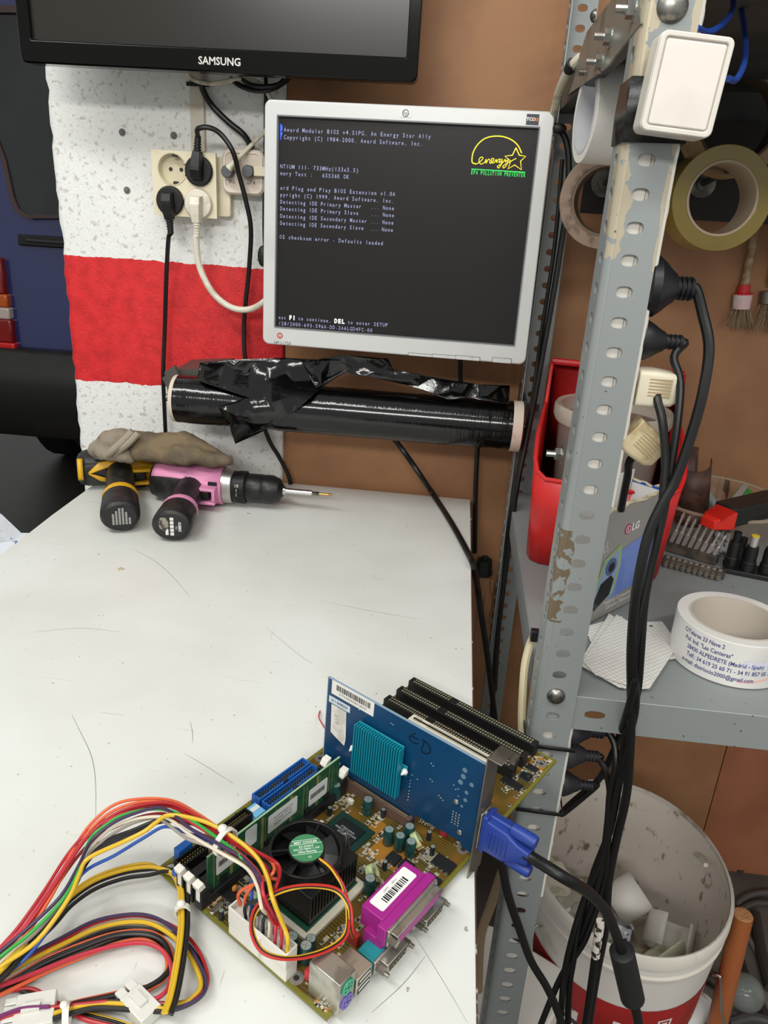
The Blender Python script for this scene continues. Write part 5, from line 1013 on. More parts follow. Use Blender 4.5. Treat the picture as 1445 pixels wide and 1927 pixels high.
W_([(-80, 1225), (0, 1180), (100, 1150), (240, 1125), (380, 1110), (520, 1095)], RED, dl, hf=hz(.010)); W_([(-80, 1205), (0, 1168), (110, 1130), (240, 1120)], '#6a1f5c', dl, hf=hz(.012))
plug4((30, 1925), .35, dl, 4, 'drive_plug', .022, .021)
q = MB(); q.tube([PZ(598, 1372, TT + .008), PZ(600, 1350, TT + .01), PZ(604, 1338, TT + .012)], .0007, n=6); 
q = MB(); q.tube([PZ(614, 1375, TT + .02), PZ(606, 1362, TT + .014), PZ(600, 1350, TT + .006), PZ(602, 1338, TT + .0015)], .0007, n=6); tag(q.build('thin_wire', mat('#b5262c', .4)), 'short red wire end lying behind the blue graphics card', 'wire')
# ------------------------------------------------------------------ LIGHT SWITCH TAPED TO THE POST
ys = .582; pc = [PY(u, v, ys) for u, v in ((1246, 53), (1387, 69), (1338, 263), (1204, 244))]
c_ = sum((p for p in pc), V()) / 4; xd = ((pc[1] - pc[0]) + (pc[2] - pc[3])).normalized(); yd = ((pc[0] - pc[3]) + (pc[1] - pc[2])).normalized()
hw = ((pc[1] - pc[0]).length + (pc[2] - pc[3]).length) / 4; hh = ((pc[0] - pc[3]).length + (pc[1] - pc[2]).length) / 4
SF = FR(c_, xd, yd); SW = mat('#d8d2c8', .35, spot='#cbc4b8', sc=25, lo=.5, hi=.8)
sw = thing('light_switch', 'white surface mounted light switch taped to the top of the steel post', 'switch', W=SF)
q = MB(SF); q.prism(rrect(-hw, -hh, hw, hh, .005), -.029, -.002); q.build('housing', SW, sw, bevel=.0022)
q = MB(SF); q.frame(rrect(-hw + .0003, -hh + .0003, hw - .0003, hh - .0003, .0045), rrect(-hw + .0038, -hh + .0038, hw - .0038, hh - .0038, .002), -.003, 0); q.build('frame', SW, sw, bevel=.0008)
q = MB(SF); q.prism(rrect(-hw + .0043, -hh + .0043, hw - .0043, hh - .0043, .0018), -.006, -.0003, top=rrect(-hw + .0045, -hh + .0045, hw - .0045, hh - .0049, .0018)); q.build('rocker', mat('#e0d9d0', .32, spot='#d2cabf', sc=22, lo=.5, hi=.85), sw, bevel=.0008)
q = MB(SF); q.prism(rrect(-hw + .002, -hh + .002, hw - .002, hh - .002, .002), -.007, -.0058); q.build('gap_shadow_plate', mat('#2b2724', .8), sw)
q = MB(); zt_, zb_ = PY(1190, 155, .617).z, PY(1180, 262, .617).z
xs0, xs1 = .1052, .1485
ring = lambda z, g=0: [(xs0 - g, .617 - g, z), (xs1, .6165, z + .001), (xs1 + .001, .63, z), (.112, .662, z), (xs0 - g, .662, z)]
q.loft([ring(zt_ + .004), ring((zt_ + zb_) / 2, .0008), ring(zb_ - .002)], caps=False); o = q.build('electrical_tape', mat('#141414', .35, bump=.3, bsc=120), solid=.0006); tag(o, 'black electrical tape wound round the steel post behind the white switch', 'tape')
q = MB()
for k, (pts, r_) in enumerate((([(1335, 60, .64), (1365, 40, .66), (1380, 10, .7), (1372, -30, .74)], .0022), ([(1385, 150, .62), (1400, 120, .66), (1403, 80, .7), (1395, 20, .74), (1385, -20, .8)], .0022))):
    q = MB(); q.tube([PY(*p) for p in ([(1310, 52, .62)] if k == 0 else [(1370, 148, .6)]) + pts], r_, n=8); tag(q.build('blue_wire', mat('#20408f', .4)), ['thick blue wire running up above the white switch', 'thin blue wire curving out right of the white switch'][k], 'wire')
# ------------------------------------------------------------------ POWER STRIPS BEHIND THE POST
def strip(z0, z1, label, name='power_strip'):
    t = thing(name, label, 'power strip', (.128, .64, z0)); q = MB(); q.prism(rrect(.1095, .6235, .1475, .655, .003), z0, z1); q.build('housing', mat('#ded9cf', .4), t, bevel=.001)
    z = z0 + .03
    while z < z1 - .02: q = MB(FR((.1475, .6405, z), (0, 1, 0), (0, 0, 1))); q.lathe([(.0135, 0), (.0135, .0006), (.0125, .0006), (.012, -.0003 + .0004), (.001, .0004)], n=24); q.build('socket', mat('#cfc9bd', .4), t); z += .041
    for zz_ in [z0 + .004]: 
        q = MB(); q.bb(.1282, .1288, .6231, .6236, z0 + .002, z1 - .002); q.build('seam', mat('#9a958a', .5), t)
    return t
zs0 = PY(1165, 945, .64).z; zs1 = 1.36
strip(zs0, zs1, 'long white power strip strapped behind the upper half of the steel post')
zl1 = PY(1090, 1343, .64).z - .002; strip(.53, zl1, 'short white power strip behind the post, below the shelf board')
def sideplug(u, v, y, col, lab, path, r=.0042, big=1.0, cat='cable', split=None):
    p = PY(u, v, y); p.x = .1485; t = thing('power_cable', lab, cat, p); L_ = M.Translation(p) @ M.Rotation(R(90), 4, 'Y')
    q = MB(L_); q.lathe([(.0185 * big, -.004), (.0185 * big, .003), (.0155 * big, .008), (.0115 * big, .013), (.0085 * big, .018)], n=22); b2 = q.build('plug', col, t, bevel=.0008)
    q = MB(L_)
    for k in range(4): q.cyl((0, 0, .018 + k * .0036), (0, 0, .0204 + k * .0036), .0075 * big, .0068 * big, n=14)
    q.cyl((0, 0, .016), (0, 0, .032), .0055 * big, n=12); q.build('strain_relief', col, b2)
    e = L_ @ V((0, 0, .030)); e2 = L_ @ V((0, 0, .034)); P = [e, e2] + [PY(*k) for k in path]
    MB().tube(P, r, n=10).build('cord', CABLE, t); return t
sideplug(1240, 540, .64, mat('#17171a', .4), 'thickest black cord from the topmost plug right of the post', [(1322, 590, .635), (1334, 655, .625), (1322, 740, .615), (1300, 820, .61), (1272, 900, .605), (1245, 950, .6), (1222, 1000, .595), (1207, 1060, .59), (1195, 1130, .588), (1188, 1220, .59), (1188, 1320, .6), (1185, 1420, .605), (1178, 1500, .61), (1160, 1580, .62), (1145, 1660, .62), (1140, 1740, .62), (1125, 1820, .62), (1115, 1880, .62), (1098, 1990, .62)], r=.0043, big=1.25)
sideplug(1212, 640, .64, mat('#1a1a1c', .45), 'thin black cord from the second plug down, right of the post', [(1268, 672, .635), (1280, 720, .625), (1274, 800, .615), (1262, 880, .61), (1250, 960, .61), (1232, 1040, .6), (1214, 1130, .595), (1206, 1230, .592), (1200, 1300, .6), (1186, 1350, .61), (1168, 1430, .62), (1152, 1520, .62), (1130, 1620, .62), (1100, 1690, .62), (1078, 1760, .61), (1062, 1830, .61), (1056, 1900, .6), (1050, 1990, .6)], r=.0033, big=.85)
CRP = mat('#c9b896', .4, spot='#a89670', sc=60)
def boxplug(u, v, y, lab, path, col, r=.0035, droop=0):
    p = PY(u, v, y); p.x = .1485; t = thing('power_cable', lab, 'cable', p)
    q = MB(M.Translation(p) @ M.Rotation(R(droop), 4, 'Y')); q.loft([rr_ for rr_ in [[(x, yy, z) for yy, z in rrect(-.012 * s, -.013 * s, .012 * s, .015 * s, .004)] for x, s in ((0, 1.05), (.012, 1.05), (.028, .95), (.034, .7))]]); b2 = q.build('plug', col, t, bevel=.0008)
    q = MB(M.Translation(p) @ M.Rotation(R(droop), 4, 'Y'))
    for k in range(6): q.bb(.008, .026, -.0128, -.0122, -.004 + k * .0026, -.0028 + k * .0026)
    q.build('grip_lines', mat('#a5926c', .5), b2)
    MB().tube([p + V((.03, -.004, -.006))] + [PY(*k) for k in path], r, n=10).build('cord', CABLE, t); return t
boxplug(1190, 728, .635, 'black cord on the cleaner cream plug, upper of the two cream plugs', [(1237, 745, .625), (1246, 790, .615), (1252, 860, .61), (1248, 930, .605), (1240, 1000, .6), (1222, 1080, .597), (1204, 1160, .592), (1194, 1240, .592), (1196, 1330, .6), (1180, 1400, .62), (1164, 1480, .62), (1148, 1560, .62), (1118, 1640, .63), (1092, 1730, .62), (1080, 1800, .61), (1070, 1870, .61), (1068, 1990, .6)], mat('#d2c9b2', .4))
boxplug(1168, 810, .635, 'cream dirty plug below the cleaner cream plug, cord leaving down', [(1190, 860, .64), (1180, 900, .65), (1168, 960, .66)], CRP, droop=35)
sideplug(1075, 1372, .64, mat('#26242a', .5), 'black cord on the first plug below the shelf board, curving down right', [(1140, 1372, .64), (1156, 1400, .63), (1158, 1440, .62), (1148, 1490, .62), (1142, 1560, .62), (1128, 1650, .62), (1090, 1770, .615), (1050, 1850, .61), (1018, 1927, .6), (990, 2000, .6)], r=.0034, big=.85)
sideplug(1070, 1418, .64, mat('#2b292c', .5), 'black cord on the second plug below the shelf board', [(1125, 1425, .64), (1140, 1450, .63), (1148, 1500, .625), (1145, 1560, .62), (1140, 1640, .62), (1125, 1700, .62), (1100, 1770, .61), (1066, 1830, .61), (1052, 1927, .6), (1045, 2000, .6)], r=.0033, big=.8)
sideplug(1052, 1472, .64, mat('#232226', .5), 'black cord on the lowest plug of the short power strip, looping up behind the others', [(1060, 1530, .655), (1068, 1518, .66), (1100, 1490, .65), (1130, 1462, .64), (1160, 1400, .64), (1180, 1340, .6), (1196, 1280, .588)], r=.0034, big=.72)
q = MB(); q.tube([PY(942, 1610, .55), PY(955, 1680, .56), PY(978, 1750, .57), PY(1000, 1810, .58), PY(1030, 1860, .58), PY(1055, 1920, .58), PY(1075, 2000, .58)], .0042, n=10); tag(q.build('power_lead', CABLE), 'black cable dropping from behind the blue plug down across the post', 'cable')
q = MB(); q.tube([PY(1128, 1735, .6), PY(1116, 1830, .6), PY(1102, 1927, .6), PY(1094, 2000, .6)], .0042, n=10); q.mi = 1; q.tube([PY(1130, 1733, .5995), PY(1126, 1760, .5985), PY(1120, 1800, .5985)], .0046, n=10); tag(q.build('power_lead', [CABLE, mat('#d9d2c6', .6, spot='#2a2826', sc=120, lo=.5, hi=.55)]), 'black cable with a white paint smear hanging before the bucket', 'cable')
# cables in the gap between bench and shelves
for nm, lab, pts, r_ in (('signal_cable', 'black cable running diagonally from the film roll over the back right bench corner', [(738, 822, 1.19), (760, 850, 1.19), (790, 893, 1.17), (815, 930, 0, TT + .009), (850, 985, 0, TT + .006), (880, 1040, 0, TT + .0055), (892, 1068, 0, TT + .004), (899, 1110, 1.02), (906, 1160, 1.03), (918, 1240, 1.05), (930, 1340, 1.08), (940, 1400, 1.08)], .0045),
    ('signal_cable', 'black cable hanging straight from the film roll behind the bench edge', [(902, 800, 1.2), (898, 850, 1.2), (895, 920, 1.2), (894, 970, 1.2), (893, 1040, 1.2)], .004),
    ('signal_cable', 'long black cable from the monitor top down the rear post', [(1040, 236, 1.11), (1052, 243, 1.1), (1064, 262, 1.1), (1070, 300, 1.1), (1068, 380, 1.1), (1056, 460, 1.1), (1040, 560, 1.1), (1024, 650, 1.1), (1008, 740, 1.1), (990, 830, 1.1), (972, 920, 1.09), (956, 1040, 1.09), (944, 1130, 1.09), (932, 1240, 1.09), (926, 1340, 1.09), (922, 1420, 1.09)], .0042),
    ('signal_cable', 'thin black cable beside the long one on the rear post', [(1058, 300, 1.105), (1050, 400, 1.105), (1040, 490, 1.105), (1020, 620, 1.105), (1000, 760, 1.105), (984, 840, 1.105), (960, 960, 1.1), (948, 1080, 1.1), (938, 1200, 1.1), (932, 1300, 1.1)], .0028),
    ('signal_cable', 'black cable hanging below the monitor behind the film roll', [(868, 640, 1.215), (866, 690, 1.215), (868, 730, 1.215), (880, 780, 1.215)], .0035)):
    tag(MB().tube([PY(*p) if len(p) == 3 else PZ(p[0], p[1], p[3]) for p in pts], r_, n=8).build(nm, CABLE), lab, 'cable')
q = MB(); q.tube([PY(1092, 108, .98), PY(1078, 122, .99), PY(1062, 148, 1.02), PY(1050, 180, 1.06), PY(1042, 215, 1.1), PY(1040, 250, 1.14)], .0052, n=10); q.mi = 1; q.tube([PY(1077, 118, .988), PY(1070, 132, 1.0)], .0062, sm=0, n=10); tag(q.build('white_cable', [WIREW, BLK]), 'thick dirty white cable bending from the shelf beam behind the monitor', 'cable')
p = PY(1052, 242, 1.095); tag(MB().sphere(p, .008, 6, (1.2, .8, .8)).build('cable_clip', BLK), 'black cable clip at the upper right corner of the monitor', 'clip')
q = MB(); q.tube([PX(u, v, x) for u, v, x in ((1006, 1195, .106), (998, 1210, .104), (988, 1250, .100), (984, 1300, .100), (982, 1350, .102), (983, 1400, .105))], .0042, n=8); tag(q.build('white_cable', mat('#c4b897', .5)), 'cream cable along the left flange of the front post at shelf height', 'cable')
p = PX(1006, 1195, .104); tag(MB().box(p, (.008, .008, .012)).build('cable_clip', BLK, bevel=.001), 'small black clip on the front post above the cream cable', 'clip')
q = MB(); q.tube([PY(u, v, .72) for u, v in ((945, 1640), (925, 1700), (905, 1760), (900, 1840), (900, 1927))], .006, n=8); tag(q.build('white_cable', mat('#8f7a60', .6)), 'tan cable hanging beside the cut edge of the bench', 'cable')
for v, lab in ((1408, 'black cable tie round post and white strip, just under the shelf board'), (1531, 'black cable tie round post and white strip, level with the blue plug')):
    z = PY(1040, v, .616).z; q = MB(); q.loft([[(.104, .6165, z - .002), (.15, .6165, z - .003), (.151, .657, z - .003), (.104, .664, z - .002)], [(.104, .6165, z + .002), (.15, .6165, z + .001), (.151, .657, z + .001), (.104, .664, z + .002)]], caps=False); tag(q.build('cable_tie', BLK, solid=.0012), lab, 'cable tie')
# ------------------------------------------------------------------ TAPE ROLLS HANGING
def roll(name, label, c, axis, ro, ri, wd, col, core, colc='#c9bda8', alpha_m=None, cat='tape roll'):
    axis = V(axis).normalized(); F_ = FR(c, axis.orthogonal(), axis.cross(axis.orthogonal())); t = thing(name, label, cat, V(c) - V((0, 0, ro)))
    ci = ri - .0028; q = MB(F_); q.lathe([(ri, -wd / 2), (ro, -wd / 2), (ro, wd / 2), (ri, wd / 2)], n=56, closed=True); w_ = q.build('tape_winding', alpha_m or col, t, bevel=.0006)
    q = MB(F_); q.lathe([(ci, -wd / 2 - .0003), (ri, -wd / 2 - .0003), (ri, wd / 2 + .0003), (ci, wd / 2 + .0003)], n=56, closed=True); q.build('core', mat(colc, .7, spot=None), t); return t, F_
c_ = PY(1345, 376, 1.0); roll('tape_roll', 'yellowish transparent packing tape hanging on the hook right of the post', c_, (.08, -1, .05), .0565, .0405, .045, None, None, '#b9a78e', mat('#8f7b33', .18, coat=.4, spot='#86722c', sc=9))
c_ = PY(1383, 229, 1.08); roll('tape_roll', 'large beige masking tape hanging behind the white switch', c_, (.05, -1, .05), .0635, .048, .03, mat('#b0946c', .6, spot='#a08560', sc=60), None, '#5a4838')
c_ = PY(1143, 378, 1.02); roll('tape_roll', 'worn brown packing tape half hidden behind the post', c_, (-.25, -1, .0), .0545, .040, .040, mat('#86705f', .4, spot='#5f4c40', sc=50, bump=.4, bsc=90), None, '#6b5a4a')
c_ = PX(1145, 215, .128); c_ = V((.141, .9, 1.302)); roll('tape_roll', 'wide white tape roll hanging left of the post under the top shelf', c_, (1, .12, 0), .0465, .038, .06, mat('#ded9d2', .45), None, '#bdbcc0')
q = MB(); q.cyl((.10, .90, 1.339), (.19, .90, 1.339), .003, n=10); q.build('hook_bolt', DSTEEL, sh)
t, F_ = roll('tape_roll', 'dark tape roll with red and white printed ring, cut by the top right corner', PY(1452, -28, .95), (0, -1, .0), .052, .028, .03, mat('#2c2b2b', .5), None, '#6b6864')
FF = FR(PY(1452, -28, .9345), WALLX, WALLZ)
q = MB(FF); q.frame(circ(.050, 48), circ(.028, 48), 0, .0003); rg = q.build('printed_ring', mat('#c6c2bc', .5), t)
q = MB(FF); A_ = [R(200 + k * 5) for k in range(12)]; q.grid([[(.047 * math.cos(a), .047 * math.sin(a), .0006) for a in A_], [(.031 * math.cos(a), .031 * math.sin(a), .0006) for a in A_]]); q.build('red_print', mat('#b3262c', .5), rg)
for s, rad, a0, sz in (('FR', .039, 222, .0115), ('HANN', .0325 + .012, 212, .005)):
    for k, ch in enumerate(s): a = R(a0 + k * (16 if sz > .01 else 6.5)); text(ch, sz, FF @ M.Translation((rad * math.cos(a), rad * math.sin(a), .0009)) @ M.Rotation(a + R(90), 4, 'Z'), mat('#d8d4ce', .5), 'ring_letter', rg, off=.0003)
# ------------------------------------------------------------------ BRUSHES ON THE WALL
def brush(u, v0, v1, v2, v3, lab, collar, ferr, y=1.222):
    a, b2, c2, d2 = [PY(u + du, v, y) for du, v in zip((26, 4, -2, -6), (v0, v1, v2, v3))]
    t = thing('paint_brush', lab, 'brush', d2); q = MB(); q.tube([a, a.lerp(b2, .5), b2], lambda s: .0052 + .0014 * s, n=12); q.build('handle', mat('#8a6a48', .6, spot='#a89678', sc=50), t)
    dd = (c2 - b2).normalized()
    q = MB(); q.cyl(b2 - dd * .004, b2 + dd * .008, .0085, .009); q.cyl(b2 + dd * .008, b2 + dd * .011, .0135, .0135); q.build('collar', collar, t, bevel=.0005) if collar else q.bm.free()
    q = MB(); q.cyl(b2 + dd * .0095, c2, .0135, .0125, n=22); q.build('ferrule', ferr, t, bevel=.0005)
    rr2 = random.Random(int(u)); q = MB()
    for k in range(90):
        a_ = rr2.uniform(0, 6.28); r_ = .0115 * math.sqrt(rr2.random()); p0 = c2 + V((r_ * math.cos(a_), r_ * math.sin(a_) * .8, .003)); sp_ = rr2.uniform(.6, 1.9); p1 = d2 + V((r_ * math.cos(a_) * 1.6 * sp_, min(.010, r_ * math.sin(a_)), rr2.uniform(-.004, .006)))
        q.cyl(p0, p1, .0005, .0003, n=4, caps=False)
    o = q.build('bristles', mat('#9a8468', .8, spot='#7d6a54', sc=90), t); return t
brush(1396, 430, 541, 581, 618, 'hanging round paint brush with red collar and white ferrule', mat('#c4262b', .45), mat('#d5b6b4', .5, spot='#d9d0cd', sc=40))
brush(1448, 420, 535, 571, 622, 'hanging paint brush with metal ferrule at the right picture edge', None, mat('#8f8a80', .35, .8))
# ------------------------------------------------------------------ RED BIN AND CLEAR TUB
RD = mat('#c41f1e', .38, spot='#b01a1a', sc=10)
z = .7885; bn = thing('storage_bin', 'red open fronted plastic bin standing at the back of the shelf', 'bin', (.22, 1.02, z))
xl, xr, yf, yb, zf, zb = .106, .286, .895, 1.135, z + .118, 1.008
BR_ = M.Translation((.118, .895, 0)) @ M.Rotation(R(-9), 4, 'Z') @ M.Translation((-.118, -.895, 0))
q = MB(BR_)
O2 = [[(xl + .012, yf + .02, z), (xr - .012, yf + .02, z), (xr - .012, yb - .01, z), (xl + .012, yb - .01, z)]]
# outer walls
def wall(pts, th=.0024, nm='wall'): q = MB(BR_); q.f([q.v(p) for p in pts]); return q.build(nm, RD, bn, solid=th)
wall([(xl + .02, yf + .03, z + .002), (xr - .02, yf + .03, z + .002), (xr - .015, yb - .014, z + .002), (xl + .015, yb - .014, z + .002)], nm='base')
q = MB(BR_); fz = zf
cor = [(xl, yb, zb), (xl, yb - .015, zb - .004), (xl, yb - .035, zb - .055), (xl, yf + .06, zf + .038), (xl + .002, yf + .03, zf + .016), (xl + .007, yf + .012, zf + .006), (xl + .018, yf + .003, zf), (xl + .05, yf, zf), (xr - .05, yf, zf), (xr - .018, yf + .003, zf), (xr - .007, yf + .012, zf + .006), (xr - .002, yf + .03, zf + .016), (xr, yf + .06, zf + .038), (xr, yb - .035, zb - .055), (xr, yb - .015, zb - .004), (xr, yb, zb)]
bot = [(.5 * (xl + xr) + (x - .5 * (xl + xr)) * .93, .5 * (yf + yb) + (y - .5 * (yf + yb)) * .88, z) for x, y, _ in cor]
q.grid([[V(a).lerp(V(b2), t_) for b2, a in zip(cor, bot)] for t_ in (0, .5, 1)]); q.grid([[cor[0], cor[-1]], [bot[0], bot[-1]]]); q.build('body', RD, bn, solid=.0026, smooth=.9)
q = MB(BR_); q.tube([(xl, yb - .004, zb - .01), (xl, yb - .004, zb), (xr, yb - .004, zb), (xr, yb - .004, zb - .01)], .005, sm=0); q.tube([c for c in cor], .0028, sm=0, n=8); q.build('rim', RD, bn)
tu = thing('plastic_tub', 'clear plastic tub with thick rim standing inside the red bin', 'tub', (.2, 1.0, z + .004))
CLR = mat('#d8d4c8', .12, alpha=.1); CLR2 = mat('#cfcaba', .2, alpha=.4)
L_ = M.Translation((.2135, 1.005, 0))
q = MB(L_); q.lathe([(.001, .795), (.058, .795), (.0595, .80), (.069, .968), (.0675, .968), (.058, .803), (.001, .7975)], n=40); q.build('wall', CLR, tu)
q = MB(L_); q.lathe([(.0676, .958), (.0725, .956), (.0755, .962), (.0755, .974), (.0735, .9775), (.0676, .976)], n=44, closed=True); q.build('rim', CLR2, tu)
# ------------------------------------------------------------------ PHONE BOX
C0 = PZ(1100, 1178, z); C1 = PZ(1216, 1117, z); dx = (C1 - C0); Lx = dx.length; dxn = dx.normalized(); dn = V((0, 0, 1)).cross(dxn)
Hb = .133; KF = FR(C0, dxn, (0, 0, 1))   # front face: x along, y up, z toward camera
bx = thing('cardboard_box', 'grey phone box with torn open top and blue side, on the shelf behind the cables', 'box', W=M.Translation(C0))
GB = mat('#8f8b88', .45, spot='#87827e', sc=12); D_ = .046
q = MB(KF)
q.mi = 0; q.bb(0, Lx, 0, Hb, -.0012, 0); q.bb(0, .0012, 0, Hb - .01, -D_, -.0012); q.bb(0, Lx, 0, .0012, -D_, 0)
q.build('carton', GB, bx)
q = MB(KF); q.bb(Lx - .0012, Lx + .0003, 0, Hb, -D_, 0); q.build('side_panel', mat('#1c4f9e', .4), bx, label='blue side of the box')
q = MB(KF); q.bb(0, Lx, .002, Hb + .012, -D_, -D_ + .0012); q.bb(.0013, Lx - .0013, .002, Hb - .002, -.0018, -.0012); q.bb(.0012, .0018, .002, Hb - .012, -D_ + .002, -.002); q.bb(Lx - .0022, Lx - .0013, .002, Hb - .003, -D_ + .002, -.002); q.build('lining', mat('#d9d5d2', .6), bx, label='white inside of the box')
rr = random.Random(3); q = MB(KF); q.tube([(Lx * k / 14, Hb + rr.uniform(-.002, .002), rr.uniform(-.002, .001)) for k in range(15)], .0022, n=6); q.tube([(Lx + rr.uniform(-.001, .001), Hb + rr.uniform(-.002, .002), -D_ * k / 8) for k in range(9)], .0018, n=6); q.build('torn_edge', mat('#bfb49c', .8, spot='#a39778', sc=90), bx)
q = MB(KF @ M.Translation((0, 0, .0004))); q.prism([(.0, .045), (.045, .078), (Lx, .095), (Lx, .028), (.06, .022), (.0, .022)], 0, .0001) ; q.build('blue_print', mat('#6f86c4', .45, spot='#5b73b8', sc=14), bx)
q = MB(KF @ M.Translation((0, 0, .0007))); q.prism([(.006, .012), (.002, .03), (.016, .075), (.046, .088), (.052, .06), (.046, .028)], 0, .0001); ph_ = q.build('phone_picture', mat('#8fa86e', .45), bx)
q = MB(KF @ M.Translation((0, 0, .001))); q.prism([(.010, .014), (.007, .032), (.019, .071), (.042, .083), (.047, .06), (.041, .03)], 0, .0001); q.build('phone_shell', mat('#8496b4', .35), ph_)
q = MB(KF @ M.Translation((0, 0, .0013))); q.prism(circ(.0105, 24, c=(.031, .064)), 0, .0001); q.build('lens_ring', mat('#4a5c80', .3), ph_)
q = MB(KF @ M.Translation((0, 0, .0016))); q.prism(circ(.0058, 20, c=(.032, .063)), 0, .0001); q.build('lens', mat('#14161c', .2), ph_)
q = MB(KF @ M.Translation((0, 0, .0016))); q.prism([(.010, .015), (.008, .028), (.016, .047), (.034, .053), (.041, .046), (.037, .028)], 0, .0001); q.build('phone_screen', mat('#17191d', .2), ph_)
a = KF @ M.Translation((Lx * .42, .103, .0006)); q = MB(a); q.prism(circ(.0062, 24), 0, .0001); lg = q.build('round_logo', mat('#b32a56', .4), bx)
q = MB(a @ M.Translation((0, 0, .0003))); q.frame(circ(.0046, 20), circ(.0038, 20), 0, .0001); q.bb(-.0012, -.0004, -.002, .0025, 0, .0001); q.bb(-.0012, .0014, -.002, -.0013, 0, .0001); q.build('logo_lines', mat('#e6e2df', .4), lg)
text('LG', .0125, a @ M.Translation((.0155, 0, 0)), mat('#dddad7', .4), 'brand_letters', bx, off=.0005)
text('Tacto\nfácil', .0058, KF @ M.Translation((.014, .09, .0006)) @ M.Rotation(R(-65), 4, 'Z'), mat('#d3d0cd', .5), 'box_lettering', bx)
text('Teléfono Compacto con\nCámara y Bluetooth', .0068, KF @ M.Translation((.064, .014, .0006)), mat('#d9d6d3', .5), 'box_lettering', bx)
# ------------------------------------------------------------------ PAPER NOTES
PAP = bpy.data.materials.new('squared_paper'); PAP.use_nodes = True; n = PAP.node_tree.nodes; l = PAP.node_tree.links; b = n['Principled BSDF']; b.inputs['Roughness'].default_value = .7
tc = n.new('ShaderNodeTexCoord'); bk = n.new('ShaderNodeTexBrick'); bk.offset = 0; bk.inputs['Scale'].default_value = 1; bk.inputs['Brick Width'].default_value = .0048; bk.inputs['Row Height'].default_value = .0048; bk.inputs['Mortar Size'].default_value = .00028
bk.inputs['Color1'].default_value = lin('#dedad2'); bk.inputs['Color2'].default_value = lin('#d8d4cb'); bk.inputs['Mortar'].default_value = lin('#a9a8ad'); l.new(tc.outputs['Object'], bk.inputs[0]); l.new(bk.outputs[0], b.inputs['Base Color'])
for k, (pts, lab, dz) in enumerate((([(1100, 1180), (1170, 1160), (1205, 1230), (1128, 1250)], 'lowest squared note, mostly under the pile by the phone box', .0006), ([(1165, 1172), (1246, 1170), (1275, 1212), (1270, 1240), (1200, 1250)], 'squared note with a punched hole beside the printed tape roll', .0012),
    ([(1146, 1155), (1187, 1182), (1178, 1296), (1165, 1294), (1088, 1250)], 'squared note lying slanted in the middle of the pile', .0028), ([(1160, 1157), (1271, 1222), (1222, 1296), (1200, 1297), (1120, 1270), (1096, 1244)], 'topmost squared note of the pile behind the black cables', .0042))):
    P = [PZ(u, v, z + dz) for u, v in pts]; c_ = sum(P, V()) / len(P); ang = math.atan2(P[1].y - P[0].y, P[1].x - P[0].x)
    t = MB(); t.loft([[p for p in P], [p + V((0, 0, .0004)) for p in P]]); o = t.build('paper_note', PAP, smooth=0); W2 = M.Translation(c_) @ M.Rotation(ang, 4, 'Z'); o.data.transform(W2.inverted() @ WM[o]); o.matrix_world = W2; WM[o] = W2; tag(o, lab, 'paper', None)
    if k == 1: h_ = PZ(1225, 1178, z + dz + .0005); q = MB(); q.cyl(h_, h_ + V((0, 0, .0001)), .002, n=14); q.build('punched_hole', mat('#5d5f61', .7), o)
# ------------------------------------------------------------------ PRINTED TAPE ON THE SHELF
tc_ = V((.3095, .7195, 0)); rt = .0565
pt = thing('tape_roll', 'large white packing tape roll with blue address print lying on the shelf', 'tape roll', (tc_.x, tc_.y, z))
L_ = M.Translation((tc_.x, tc_.y, z))
q = MB(L_); q.lathe([(.0448, 0), (rt, 0), (rt, .0475), (.0448, .0475)], n=72, closed=True); q.build('tape_winding', mat('#dedbd6', .35, spot='#d3cfca', sc=12), pt, bevel=.0006)
q = MB(L_); q.lathe([(.0430, -.0002), (.0448, -.0002), (.0448, .0478), (.0430, .0478)], n=72, closed=True); q.build('core', mat('#c4b9ab', .7), pt)
def curved(s, size, zc, a_mid, m_, nm, off=0, r_=None, sp=1.0, sx=1.0):
    r_ = r_ or rt + .0002; o = text(s, size, M(), m_, nm, None, off=off, ext=0, sx=sx)
    for v_ in o.data.vertices: a = R(a_mid) + v_.co.x / r_; v_.co = V((tc_.x + r_ * math.cos(a), tc_.y + r_ * math.sin(a), z + zc + v_.co.y))
    o.data.transform(WM[pt].inverted()); o.parent = pt; WM[o] = WM[pt]
PRB = mat('#3f4680', .5)
for i, (s, a) in enumerate((('C/Telares 23 Nave 2', 222), ('Pol. Ind. "Las Canteras"', 228), ('28430 ALPEDRETE (Madrid - Spain)', 246), ('Telf.: 34 619 25 60 71 - 34 91 857 05 73', 252), ('e-mail: distriocio2000@gmail.com', 241))): curved(s, .0064, .0405 - i * .0078, a, PRB, 'print_line', off=.0001, sx=.82)
curved('ggaa', .03, .026, 288, mat('#cfcfdf', .4), 'large_print', off=.001)
q = MB(); A_ = [R(262 + 4 * k) for k in range(14)]; q.grid([[(tc_.x + (rt + .0001) * math.cos(a), tc_.y + (rt + .0001) * math.sin(a), z + h_ + .012 * (i / 13) ** 2) for i, a in enumerate(A_)] for h_ in (.006, .0085)]); q.build('red_stripe_print', mat('#e3b4ae', .4), pt)
